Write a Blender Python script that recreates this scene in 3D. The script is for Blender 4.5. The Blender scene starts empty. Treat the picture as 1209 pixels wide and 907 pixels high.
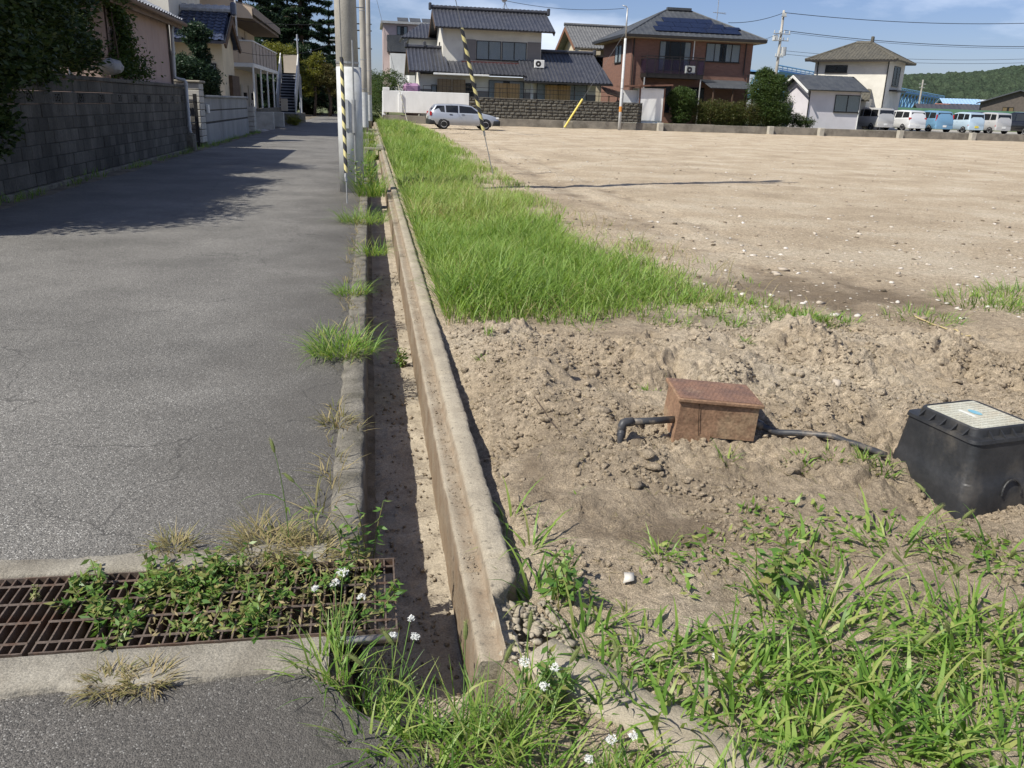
import bpy, math, random
import numpy as np
from mathutils import Vector, Matrix
R = math.radians
rng = np.random.default_rng(7)
random.seed(7)
SC = bpy.context.scene
COL = SC.collection

# ------------------------------------------------------------------ camera, sky, sun, exposure
EYE = 1.45
FPX = 980.0
CAM_PITCH, CAM_YAW, CAM_ROLL = R(18.483), R(9.867), math.atan(0.034)
cam_data = bpy.data.cameras.new('camera')
cam_data.sensor_width = 36.0
cam_data.lens = FPX / 1209.0 * 36.0
cam_data.clip_start = 0.05
cam_data.clip_end = 6000
cam = bpy.data.objects.new('camera', cam_data)
COL.objects.link(cam)
cam.matrix_world = (Matrix.Translation((0, 0, EYE)) @ Matrix.Rotation(-CAM_YAW, 4, 'Z')
                    @ Matrix.Rotation(math.pi / 2 - CAM_PITCH, 4, 'X') @ Matrix.Rotation(CAM_ROLL, 4, 'Z'))
SC.camera = cam

SUN_EL = R(49)
SUN_AZ = math.atan2(-0.92, -0.39)          # compass-style, 0 = +Y, towards +X
SKY_STRENGTH, SUN_STRENGTH, EXPOSURE = 0.063, 5.0, 0.38
world = bpy.data.worlds.new('World'); SC.world = world; world.use_nodes = True
wn = world.node_tree.nodes; wl = world.node_tree.links
for n in list(wn): wn.remove(n)
sky = wn.new('ShaderNodeTexSky'); sky.sky_type = 'NISHITA'; sky.sun_disc = False
sky.sun_elevation = SUN_EL; sky.sun_rotation = SUN_AZ % (2 * math.pi)
sky.air_density = 1.0; sky.dust_density = 0.6; sky.ozone_density = 3.0; sky.altitude = 0
tc = wn.new('ShaderNodeTexCoord')
mp = wn.new('ShaderNodeMapping'); mp.inputs['Scale'].default_value = (1.0, 1.0, 3.2); mp.inputs['Location'].default_value = (0.35, 0.1, 0.0)
cl = wn.new('ShaderNodeTexNoise'); cl.inputs['Scale'].default_value = 2.3; cl.inputs['Detail'].default_value = 9; cl.inputs['Roughness'].default_value = 0.55
cr = wn.new('ShaderNodeValToRGB'); cr.color_ramp.elements[0].position = 0.49; cr.color_ramp.elements[1].position = 0.72
cr.color_ramp.elements[0].color = (0, 0, 0, 1); cr.color_ramp.elements[1].color = (0.85, 0.85, 0.85, 1)
mixc = wn.new('ShaderNodeMixRGB'); mixc.inputs['Color2'].default_value = (15.0, 16.0, 18.0, 1)
tint = wn.new('ShaderNodeMixRGB'); tint.blend_type = 'MULTIPLY'; tint.inputs['Fac'].default_value = 1.0; tint.inputs['Color2'].default_value = (1.0, 1.02, 1.3, 1)
bg = wn.new('ShaderNodeBackground'); bg.inputs['Strength'].default_value = SKY_STRENGTH
wo = wn.new('ShaderNodeOutputWorld')
wl.new(tc.outputs['Generated'], mp.inputs['Vector']); wl.new(mp.outputs['Vector'], cl.inputs['Vector'])
wl.new(cl.outputs['Fac'], cr.inputs['Fac']); wl.new(cr.outputs['Color'], mixc.inputs['Fac'])
wl.new(sky.outputs['Color'], tint.inputs['Color1']); wl.new(tint.outputs['Color'], mixc.inputs['Color1']); wl.new(mixc.outputs['Color'], bg.inputs['Color'])
wl.new(bg.outputs['Background'], wo.inputs['Surface'])

sun_data = bpy.data.lights.new('sun', 'SUN'); sun_data.energy = SUN_STRENGTH; sun_data.angle = R(0.53); sun_data.color = (1.0, 0.96, 0.87)
sun = bpy.data.objects.new('sun', sun_data); COL.objects.link(sun)
to_sun = Vector((math.sin(SUN_AZ) * math.cos(SUN_EL), math.cos(SUN_AZ) * math.cos(SUN_EL), math.sin(SUN_EL)))
sun.rotation_euler = (-to_sun).to_track_quat('-Z', 'Y').to_euler()
SC.view_settings.view_transform = 'Standard'; SC.view_settings.look = 'None'
SC.view_settings.exposure = EXPOSURE; SC.view_settings.gamma = 1.0; SC.view_settings.use_curve_mapping = False
SC.cycles.max_bounces = 6; SC.cycles.transparent_max_bounces = 6

# ------------------------------------------------------------------ helpers: placing
CAM_INV = cam.matrix_world.copy()
def view_ray(px, py):
    return CAM_INV.to_3x3() @ Vector(((px - 604.5) / FPX, (453.5 - py) / FPX, -1.0))
def ground_at(px, py, z=0.0):
    d = view_ray(px, py); t = (z - EYE) / d.z
    return (d.x * t, d.y * t)
def on_plane_y(px, py, Y):
    d = view_ray(px, py); t = Y / d.y
    return (d.x * t, EYE + d.z * t)
def on_plane_x(px, py, X):
    d = view_ray(px, py); t = X / d.x
    return (d.y * t, EYE + d.z * t)

# ------------------------------------------------------------------ helpers: materials
MATS = {}
def nd(nt, typ, **kw):
    n = nt.nodes.new(typ)
    for k, v in kw.items():
        if k in n.inputs: n.inputs[k].default_value = v
        else: setattr(n, k, v)
    return n
def hexl(r, g, b):
    f = lambda v: (v / 255 / 12.92) if v / 255 <= 0.04045 else ((v / 255 + 0.055) / 1.055) ** 2.4
    return (f(r), f(g), f(b), 1)
def c4(c): return (c[0], c[1], c[2], 1.0)
def pmat(name, c1, c2=None, scale=3.0, rough=0.85, bump=0.0, bscale=40.0, grain=0.0, gscale=200.0, stain=None, stain_scale=0.7,
         stain_amt=0.6, metallic=0.0, spec=0.3, objrand=0.0, coords='pos', stretch=(1, 1, 1), bdist=0.02, coat=0.0, lo=0.35, hi=0.65):
    """two tones blended by noise, optional fine grain, optional stains, optional bump"""
    if name in MATS: return MATS[name]
    m = bpy.data.materials.new(name); m.use_nodes = True; nt = m.node_tree; L = nt.links
    b = nt.nodes['Principled BSDF']
    b.inputs['Roughness'].default_value = rough; b.inputs['Metallic'].default_value = metallic
    b.inputs['Specular IOR Level'].default_value = spec
    if coat: b.inputs['Coat Weight'].default_value = coat; b.inputs['Coat Roughness'].default_value = 0.08
    if coords == 'pos':
        src = nd(nt, 'ShaderNodeNewGeometry').outputs['Position']
    else:
        src = nd(nt, 'ShaderNodeTexCoord').outputs['Object']
    mpn = nd(nt, 'ShaderNodeMapping'); mpn.inputs['Scale'].default_value = stretch
    L.new(src, mpn.inputs['Vector']); vec = mpn.outputs['Vector']
    c2 = c2 or tuple(v * 0.8 for v in c1[:3])
    n1 = nd(nt, 'ShaderNodeTexNoise', Scale=scale, Detail=6.0, Roughness=0.6); L.new(vec, n1.inputs['Vector'])
    r1 = nd(nt, 'ShaderNodeMapRange'); r1.inputs['From Min'].default_value = lo; r1.inputs['From Max'].default_value = hi
    L.new(n1.outputs['Fac'], r1.inputs['Value'])
    mx = nd(nt, 'ShaderNodeMixRGB', Color1=c4(c1), Color2=c4(c2)); L.new(r1.outputs['Result'], mx.inputs['Fac'])
    out = mx.outputs['Color']
    if stain:
        n2 = nd(nt, 'ShaderNodeTexNoise', Scale=stain_scale, Detail=7.0, Roughness=0.65); L.new(vec, n2.inputs['Vector'])
        r2 = nd(nt, 'ShaderNodeMapRange'); r2.inputs['From Min'].default_value = 0.5; r2.inputs['From Max'].default_value = 0.7
        r2.inputs['To Max'].default_value = stain_amt
        L.new(n2.outputs['Fac'], r2.inputs['Value'])
        m2 = nd(nt, 'ShaderNodeMixRGB', Color2=c4(stain)); L.new(r2.outputs['Result'], m2.inputs['Fac']); L.new(out, m2.inputs['Color1'])
        out = m2.outputs['Color']
    if grain:
        n3 = nd(nt, 'ShaderNodeTexNoise', Scale=gscale, Detail=2.0); L.new(vec, n3.inputs['Vector'])
        r3 = nd(nt, 'ShaderNodeMapRange'); r3.inputs['From Min'].default_value = 0.3; r3.inputs['From Max'].default_value = 0.7
        r3.inputs['To Min'].default_value = 1 - grain; r3.inputs['To Max'].default_value = 1 + grain
        L.new(n3.outputs['Fac'], r3.inputs['Value'])
        m3 = nd(nt, 'ShaderNodeVectorMath', operation='MULTIPLY'); L.new(out, m3.inputs[0]); L.new(r3.outputs['Result'], m3.inputs[1])
        out = m3.outputs['Vector']
    if objrand:
        oi = nd(nt, 'ShaderNodeObjectInfo')
        r4 = nd(nt, 'ShaderNodeMapRange'); r4.inputs['To Min'].default_value = 1 - objrand; r4.inputs['To Max'].default_value = 1 + objrand
        L.new(oi.outputs['Random'], r4.inputs['Value'])
        m4 = nd(nt, 'ShaderNodeVectorMath', operation='MULTIPLY'); L.new(out, m4.inputs[0]); L.new(r4.outputs['Result'], m4.inputs[1])
        out = m4.outputs['Vector']
    L.new(out, b.inputs['Base Color'])
    if bump:
        nb = nd(nt, 'ShaderNodeTexNoise', Scale=bscale, Detail=5.0, Roughness=0.65); L.new(vec, nb.inputs['Vector'])
        bp = nd(nt, 'ShaderNodeBump', Strength=bump, Distance=bdist); L.new(nb.outputs['Fac'], bp.inputs['Height'])
        L.new(bp.outputs['Normal'], b.inputs['Normal'])
    MATS[name] = m; return m

def leaf_mat(name, cols, transl=0.35, rough=0.55, patch=None):
    """colour picked per leaf from the mesh attribute 'rnd'"""
    if name in MATS: return MATS[name]
    m = bpy.data.materials.new(name); m.use_nodes = True; nt = m.node_tree; L = nt.links
    b = nt.nodes['Principled BSDF']; out = nt.nodes['Material Output']
    b.inputs['Roughness'].default_value = rough; b.inputs['Specular IOR Level'].default_value = 0.35
    at = nd(nt, 'ShaderNodeAttribute', attribute_name='rnd')
    cr = nd(nt, 'ShaderNodeValToRGB'); e = cr.color_ramp.elements
    while len(e) < len(cols): e.new(0.5)
    for i, c in enumerate(cols): e[i].position = i / (len(cols) - 1); e[i].color = c4(c)
    L.new(at.outputs['Fac'], cr.inputs['Fac'])
    L.new(cr.outputs['Color'], b.inputs['Base Color'])
    tr = nd(nt, 'ShaderNodeBsdfTranslucent'); hs = nd(nt, 'ShaderNodeHueSaturation', Saturation=1.1, Value=1.25)
    hs.inputs['Hue'].default_value = 0.485
    L.new(cr.outputs['Color'], hs.inputs['Color']); L.new(hs.outputs['Color'], tr.inputs['Color'])
    mx = nd(nt, 'ShaderNodeMixShader'); mx.inputs['Fac'].default_value = transl
    L.new(b.outputs['BSDF'], mx.inputs[1]); L.new(tr.outputs['BSDF'], mx.inputs[2]); L.new(mx.outputs['Shader'], out.inputs['Surface'])
    MATS[name] = m; return m

def glass_mat(name, tint=(0.02, 0.025, 0.03), rough=0.06, see=0.78):
    if name in MATS: return MATS[name]
    m = bpy.data.materials.new(name); m.use_nodes = True; nt = m.node_tree
    b = nt.nodes['Principled BSDF']; out = nt.nodes['Material Output']
    b.inputs['Base Color'].default_value = c4(tint); b.inputs['Roughness'].default_value = rough; b.inputs['Specular IOR Level'].default_value = 0.6
    t = nd(nt, 'ShaderNodeBsdfTransparent', Color=(0.9, 0.93, 0.94, 1)); mx = nd(nt, 'ShaderNodeMixShader'); mx.inputs['Fac'].default_value = see
    nt.links.new(b.outputs['BSDF'], mx.inputs[1]); nt.links.new(t.outputs['BSDF'], mx.inputs[2]); nt.links.new(mx.outputs['Shader'], out.inputs['Surface'])
    MATS[name] = m; return m

# ------------------------------------------------------------------ helpers: meshes and objects
def np_mesh(name, V, F, rnd=None, smooth=False):
    """V (n,3), F (m,k) with constant k"""
    V = np.asarray(V, np.float32); F = np.asarray(F, np.int32)
    me = bpy.data.meshes.new(name)
    m, k = F.shape
    me.vertices.add(len(V)); me.vertices.foreach_set('co', V.ravel())
    me.loops.add(m * k); me.loops.foreach_set('vertex_index', F.ravel())
    me.polygons.add(m); me.polygons.foreach_set('loop_start', np.arange(m, dtype=np.int32) * k)
    if smooth: me.polygons.foreach_set('use_smooth', np.ones(m, bool))
    if rnd is not None:
        a = me.attributes.new('rnd', 'FLOAT', 'POINT'); a.data.foreach_set('value', np.asarray(rnd, np.float32))
    me.update(calc_edges=True)
    return me

def link(name, me, m=None, parent=None, loc=None, rot=None):
    o = bpy.data.objects.new(name, me); COL.objects.link(o)
    if m is not None and me is not None and len(me.materials) == 0: me.materials.append(m)
    if parent is not None: o.parent = parent
    if loc is not None: o.location = loc
    if rot is not None: o.rotation_euler = rot
    return o

def tag(o, label=None, cat=None, group=None, kind=None):
    if label: o['label'] = label
    if cat: o['category'] = cat
    if group: o['group'] = group
    if kind: o['kind'] = kind
    return o
def thing(name, label, cat, loc=(0, 0, 0), rz=0.0, group=None):
    o = bpy.data.objects.new(name, None); COL.objects.link(o)
    o.location = loc; o.rotation_euler = (0, 0, rz); o.empty_display_size = 0.2
    return tag(o, label, cat, group)
def copy_tree(o, parent=None):
    c = o.copy(); COL.objects.link(c); c.parent = parent
    for ch in [x for x in o.children]: copy_tree(ch, c)
    return c

class MB:
    """collects shapes for ONE mesh object"""
    def __init__(self): self.v = []; self.f = []
    def add(self, vs, fs):
        n = len(self.v); self.v += [tuple(p) for p in vs]; self.f += [tuple(i + n for i in f) for f in fs]; return self
    def box(self, x0, x1, y0, y1, z0, z1):
        return self.add([(x0, y0, z0), (x1, y0, z0), (x1, y1, z0), (x0, y1, z0), (x0, y0, z1), (x1, y0, z1), (x1, y1, z1), (x0, y1, z1)],
                        [(0, 3, 2, 1), (4, 5, 6, 7), (0, 1, 5, 4), (1, 2, 6, 5), (2, 3, 7, 6), (3, 0, 4, 7)])
    def cbox(self, x0, x1, y0, y1, z0, z1, c=0.01):
        """box whose edges are chamfered"""
        c = min(c, (x1 - x0) / 2.5, (y1 - y0) / 2.5, (z1 - z0) / 2.5)
        X = (x0, x1); Y = (y0, y1); Z = (z0, z1); vs = []; idx = {}
        for i in (0, 1):
            for j in (0, 1):
                for k in (0, 1):
                    sx = c if i == 0 else -c; sy = c if j == 0 else -c; sz = c if k == 0 else -c
                    idx[i, j, k] = len(vs)
                    vs += [(X[i], Y[j] + sy, Z[k] + sz), (X[i] + sx, Y[j], Z[k] + sz), (X[i] + sx, Y[j] + sy, Z[k])]
        g = lambda i, j, k, a: idx[i, j, k] + a
        fs = [(g(0,0,0,0), g(0,0,1,0), g(0,1,1,0), g(0,1,0,0)), (g(1,0,0,0), g(1,1,0,0), g(1,1,1,0), g(1,0,1,0)),
              (g(0,0,0,1), g(1,0,0,1), g(1,0,1,1), g(0,0,1,1)), (g(0,1,0,1), g(0,1,1,1), g(1,1,1,1), g(1,1,0,1)),
              (g(0,0,0,2), g(0,1,0,2), g(1,1,0,2), g(1,0,0,2)), (g(0,0,1,2), g(1,0,1,2), g(1,1,1,2), g(0,1,1,2))]
        for i in (0, 1):
            for j in (0, 1):
                fs.append((g(i,j,0,0), g(i,j,0,1), g(i,j,1,1), g(i,j,1,0)))
            for k in (0, 1):
                fs.append((g(i,0,k,0), g(i,1,k,0), g(i,1,k,2), g(i,0,k,2)))
        for j in (0, 1):
            for k in (0, 1):
                fs.append((g(0,j,k,1), g(0,j,k,2), g(1,j,k,2), g(1,j,k,1)))
        for q in idx.values(): fs.append((q, q + 1, q + 2))
        return self.add(vs, fs)
    def prism(self, poly, axis, a, b):
        """2-D polygon extruded along axis from a to b; poly holds the two other coordinates in x,y,z order"""
        n = len(poly)
        def mk(p, t):
            return {'x': (t, p[0], p[1]), 'y': (p[0], t, p[1]), 'z': (p[0], p[1], t)}[axis]
        vs = [mk(p, a) for p in poly] + [mk(p, b) for p in poly]
        fs = [tuple(range(n))[::-1], tuple(range(n, 2 * n))] + [(i, (i + 1) % n, n + (i + 1) % n, n + i) for i in range(n)]
        return self.add(vs, fs)
    def tube(self, pts, r, n=8, cap=True, r2=None):
        pts = [Vector(p) for p in pts]; m = len(pts); vs = []; fs = []
        rs = r if isinstance(r, (list, tuple)) else ([r] * m if r2 is None else [r + (r2 - r) * i / (m - 1) for i in range(m)])
        ref = None
        for i, p in enumerate(pts):
            t = (pts[min(i + 1, m - 1)] - pts[max(i - 1, 0)]).normalized()
            if ref is None:
                ref = t.cross(Vector((0, 0, 1)) if abs(t.z) < 0.9 else Vector((1, 0, 0))).normalized()
            u = (ref - t * ref.dot(t)).normalized(); ref = u; w = t.cross(u)
            for k in range(n):
                a = 2 * math.pi * k / n
                vs.append(p + (u * math.cos(a) + w * math.sin(a)) * rs[i])
        for i in range(m - 1):
            for k in range(n):
                k2 = (k + 1) % n
                fs.append((i * n + k, i * n + k2, (i + 1) * n + k2, (i + 1) * n + k))
        if cap: fs += [tuple(range(n))[::-1], tuple(range((m - 1) * n, m * n))]
        return self.add(vs, fs)
    def ball(self, c, r, sx=1, sy=1, sz=1, nu=10, nv=7, jit=0.0):
        vs = []; fs = []
        for j in range(nv + 1):
            th = math.pi * j / nv
            for i in range(nu):
                ph = 2 * math.pi * i / nu; k = r * (1 + random.uniform(-jit, jit))
                vs.append((c[0] + sx * k * math.sin(th) * math.cos(ph), c[1] + sy * k * math.sin(th) * math.sin(ph), c[2] + sz * k * math.cos(th)))
        for j in range(nv):
            for i in range(nu):
                fs.append((j * nu + i, (j + 1) * nu + i, (j + 1) * nu + (i + 1) % nu, j * nu + (i + 1) % nu))
        return self.add(vs, fs)
    def quad(self, a, b, c, d): return self.add([a, b, c, d], [(0, 1, 2, 3)])
    def mesh(self, name, smooth=False):
        me = bpy.data.meshes.new(name); me.from_pydata(self.v, [], self.f); me.update()
        if smooth:
            for p in me.polygons: p.use_smooth = True
        return me
    def build(self, name, m, parent=None, smooth=False, loc=None, rot=None):
        return link(name, self.mesh(name, smooth), m, parent, loc, rot)
def smooth_angle(o, deg=40):
    for p in o.data.polygons: p.use_smooth = True
    o.data.set_sharp_from_angle(angle=R(deg))
    return o
def boxpart(name, m, parent, *b, c=0.0):
    q = MB(); (q.cbox(*b, c=c) if c else q.box(*b)); return q.build(name, m, parent)

# ------------------------------------------------------------------ noise on numpy arrays
def _hash(ix, iy, s):
    h = (ix.astype(np.int64) * 374761393 + iy.astype(np.int64) * 668265263 + s * 1442695041) & 0x7fffffff
    h = ((h ^ (h >> 13)) * 1274126177) & 0x7fffffff
    return ((h ^ (h >> 16)) & 0xffff) / 65535.0
def vnoise(x, y, s=0):
    ix = np.floor(x); iy = np.floor(y); fx = x - ix; fy = y - iy
    fx = fx * fx * fx * (fx * (fx * 6 - 15) + 10); fy = fy * fy * fy * (fy * (fy * 6 - 15) + 10)
    a = _hash(ix, iy, s); b = _hash(ix + 1, iy, s); c = _hash(ix, iy + 1, s); d = _hash(ix + 1, iy + 1, s)
    return (a + (b - a) * fx) * (1 - fy) + (c + (d - c) * fx) * fy
def fbm(x, y, s=0, o=4):
    t = 0; a = 0.5; n = 0
    for i in range(o):
        t = t + a * vnoise(x, y, s + i * 17); n += a; a *= 0.5
        x, y = x * 1.9 + y * 0.6 + 3.1, y * 1.9 - x * 0.6 + 7.7
    return t / n
def cells(x, y, s=0):
    """distance to the nearest feature point (clod shapes)"""
    ix = np.floor(x); iy = np.floor(y); best = np.full(np.shape(x), 9.0)
    for dx in (-1, 0, 1):
        for dy in (-1, 0, 1):
            cx = ix + dx; cy = iy + dy
            px = cx + _hash(cx, cy, s); py = cy + _hash(cx, cy, s + 5)
            best = np.minimum(best, (px - x) ** 2 + (py - y) ** 2)
    return np.sqrt(best)
def sstep(a, b, x):
    t = np.clip((x - a) / (b - a), 0, 1); return t * t * (3 - 2 * t)

# ------------------------------------------------------------------ helpers: foliage
def leaf_quads(C, size, aspect=0.5, up=0.3, rn=None, droop=0.0, g=rng):
    """rhombic leaves (two triangles folded on the midrib) at the points C"""
    n = len(C); size = np.broadcast_to(size, (n,))[:, None]
    d = g.normal(size=(n, 3)); d[:, 2] = d[:, 2] * 0.5 - droop; d /= np.linalg.norm(d, axis=1)[:, None]
    nn = g.normal(size=(n, 3)); nn[:, 2] += up * 3; s = np.cross(d, nn); s /= np.linalg.norm(s, axis=1)[:, None] + 1e-9
    u = np.cross(s, d)
    V = np.stack([C, C + d * size * 0.45 + s * size * aspect * 0.5 - u * size * 0.06, C + d * size, C + d * size * 0.45 - s * size * aspect * 0.5 - u * size * 0.06], 1).reshape(-1, 3)
    F = np.arange(4 * n).reshape(n, 4)
    r = g.random(n) if rn is None else rn
    return V, F, np.repeat(r, 4)
def blades(B, az, h, lean, w, segs=3, curl=0.6, rn=None, g=rng):
    """curved grass blades, tapered; B base points (n,3); az heading; h length; lean start angle from vertical"""
    n = len(B); h = np.broadcast_to(h, (n,)); lean = np.broadcast_to(lean, (n,)); w = np.broadcast_to(w, (n,)); curl = np.broadcast_to(curl, (n,))
    dx, dy = np.cos(az), np.sin(az); sx, sy = -dy, dx
    tw = g.normal(0, 0.5, n); sx, sy = sx * np.cos(tw) - sy * np.sin(tw), sx * np.sin(tw) + sy * np.cos(tw)
    P = B.astype(float).copy(); a = lean.copy().astype(float); rows = []
    for k in range(segs + 1):
        wk = w * (1 - (k / segs) ** 1.7) + 0.0004
        if k == 0: wk = w * 0.7
        S = np.stack([sx * wk / 2, sy * wk / 2, np.zeros(n)], 1)
        rows.append(np.stack([P - S, P + S], 1))
        st = h / segs
        P = P + np.stack([dx * np.sin(a) * st, dy * np.sin(a) * st, np.cos(a) * st], 1); a = a + curl / segs * 1.6
    V = np.stack(rows, 1).reshape(-1, 3)     # n,(segs+1),2,3
    base = np.arange(n)[:, None] * (segs + 1) * 2
    F = np.stack([np.stack([base[:, 0] + 2 * k, base[:, 0] + 2 * k + 1, base[:, 0] + 2 * k + 3, base[:, 0] + 2 * k + 2], 1) for k in range(segs)], 1).reshape(-1, 4)
    r = g.random(n) if rn is None else rn
    return V, F, np.repeat(r, (segs + 1) * 2)
def merge(parts):
    V = []; F = []; Q = []; n = 0
    for v, f, r in parts:
        V.append(v); F.append(f + n); Q.append(r); n += len(v)
    return np.concatenate(V), np.concatenate(F), np.concatenate(Q)
# ------------------------------------------------------------------ materials of the setting
def asphalt_mat(name, lvl, warm=1.0):
    m = bpy.data.materials.new(name); m.use_nodes = True; nt = m.node_tree; L = nt.links
    b = nt.nodes['Principled BSDF']; b.inputs['Roughness'].default_value = 0.8; b.inputs['Specular IOR Level'].default_value = 0.35
    pos = nd(nt, 'ShaderNodeNewGeometry').outputs['Position']
    vo = nd(nt, 'ShaderNodeTexVoronoi', Scale=260.0); L.new(pos, vo.inputs['Vector'])
    sx = nd(nt, 'ShaderNodeSeparateColor'); L.new(vo.outputs['Color'], sx.inputs['Color'])
    cr = nd(nt, 'ShaderNodeValToRGB'); e = cr.color_ramp.elements
    e[0].position = 0.0; e[0].color = (lvl * 0.34, lvl * 0.33, lvl * 0.31, 1)
    e[1].position = 1.0; e[1].color = (lvl * 3.8, lvl * 3.7, lvl * 3.4, 1)
    for p, k in ((0.3, 0.74), (0.72, 1.2), (0.95, 1.65)):
        q = e.new(p); q.color = (lvl * k * warm, lvl * k, lvl * k * 0.89, 1)
    L.new(sx.outputs['Red'], cr.inputs['Fac'])
    n1 = nd(nt, 'ShaderNodeTexNoise', Scale=0.9, Detail=7.0, Roughness=0.62); L.new(pos, n1.inputs['Vector'])
    r1 = nd(nt, 'ShaderNodeMapRange'); r1.inputs['From Min'].default_value = 0.3; r1.inputs['From Max'].default_value = 0.7
    r1.inputs['To Min'].default_value = 0.72; r1.inputs['To Max'].default_value = 1.25; L.new(n1.outputs['Fac'], r1.inputs['Value'])
    mul = nd(nt, 'ShaderNodeVectorMath', operation='MULTIPLY'); L.new(cr.outputs['Color'], mul.inputs[0]); L.new(r1.outputs['Result'], mul.inputs[1])
    # dark worn band with dirt along the gutter side
    sp = nd(nt, 'ShaderNodeSeparateXYZ'); L.new(pos, sp.inputs['Vector'])
    n2 = nd(nt, 'ShaderNodeTexNoise', Scale=1.7, Detail=6.0, Roughness=0.6); L.new(pos, n2.inputs['Vector'])
    ad = nd(nt, 'ShaderNodeMath', operation='MULTIPLY_ADD'); ad.inputs[1].default_value = 1.3; L.new(n2.outputs['Fac'], ad.inputs[0]); L.new(sp.outputs['X'], ad.inputs[2])
    r2 = nd(nt, 'ShaderNodeMapRange'); r2.inputs['From Min'].default_value = -0.45; r2.inputs['From Max'].default_value = 0.45; r2.inputs['To Max'].default_value = 0.72
    L.new(ad.outputs['Value'], r2.inputs['Value'])
    mx = nd(nt, 'ShaderNodeMixRGB', Color2=(lvl * 0.55, lvl * 0.5, lvl * 0.43, 1)); L.new(r2.outputs['Result'], mx.inputs['Fac']); L.new(mul.outputs['Vector'], mx.inputs['Color1'])
    # hairline cracks and old stains
    wv = nd(nt, 'ShaderNodeTexNoise', Scale=2.2, Detail=5.0); L.new(pos, wv.inputs['Vector'])
    wa_ = nd(nt, 'ShaderNodeVectorMath', operation='MULTIPLY_ADD'); wa_.inputs[1].default_value = (.5, .5, .5); L.new(wv.outputs['Color'], wa_.inputs[0]); L.new(pos, wa_.inputs[2])
    ck = nd(nt, 'ShaderNodeTexVoronoi', Scale=0.42, feature='DISTANCE_TO_EDGE'); L.new(wa_.outputs['Vector'], ck.inputs['Vector'])
    kr = nd(nt, 'ShaderNodeMapRange'); kr.inputs['From Min'].default_value = 0.0006; kr.inputs['From Max'].default_value = 0.0028; kr.inputs['To Min'].default_value = 0.55; kr.inputs['To Max'].default_value = 0.0; L.new(ck.outputs['Distance'], kr.inputs['Value'])
    mk = nd(nt, 'ShaderNodeMixRGB', Color2=(lvl * .3, lvl * .28, lvl * .25, 1)); L.new(kr.outputs['Result'], mk.inputs['Fac']); L.new(mx.outputs['Color'], mk.inputs['Color1'])
    sn = nd(nt, 'ShaderNodeTexNoise', Scale=0.35, Detail=8.0, Roughness=.7); L.new(pos, sn.inputs['Vector'])
    sr = nd(nt, 'ShaderNodeMapRange'); sr.inputs['From Min'].default_value = .56; sr.inputs['From Max'].default_value = .68; sr.inputs['To Max'].default_value = .35; L.new(sn.outputs['Fac'], sr.inputs['Value'])
    ms = nd(nt, 'ShaderNodeMixRGB', Color2=(lvl * .62, lvl * .56, lvl * .48, 1)); L.new(sr.outputs['Result'], ms.inputs['Fac']); L.new(mk.outputs['Color'], ms.inputs['Color1'])
    L.new(ms.outputs['Color'], b.inputs['Base Color'])
    bp = nd(nt, 'ShaderNodeBump', Strength=0.7, Distance=0.003); L.new(vo.outputs['Distance'], bp.inputs['Height']); bp.invert = True
    nb = nd(nt, 'ShaderNodeTexNoise', Scale=60.0, Detail=4.0); L.new(pos, nb.inputs['Vector'])
    b2 = nd(nt, 'ShaderNodeBump', Strength=0.5, Distance=0.008); L.new(nb.outputs['Fac'], b2.inputs['Height']); L.new(bp.outputs['Normal'], b2.inputs['Normal'])
    L.new(b2.outputs['Normal'], b.inputs['Normal'])
    return m
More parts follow.
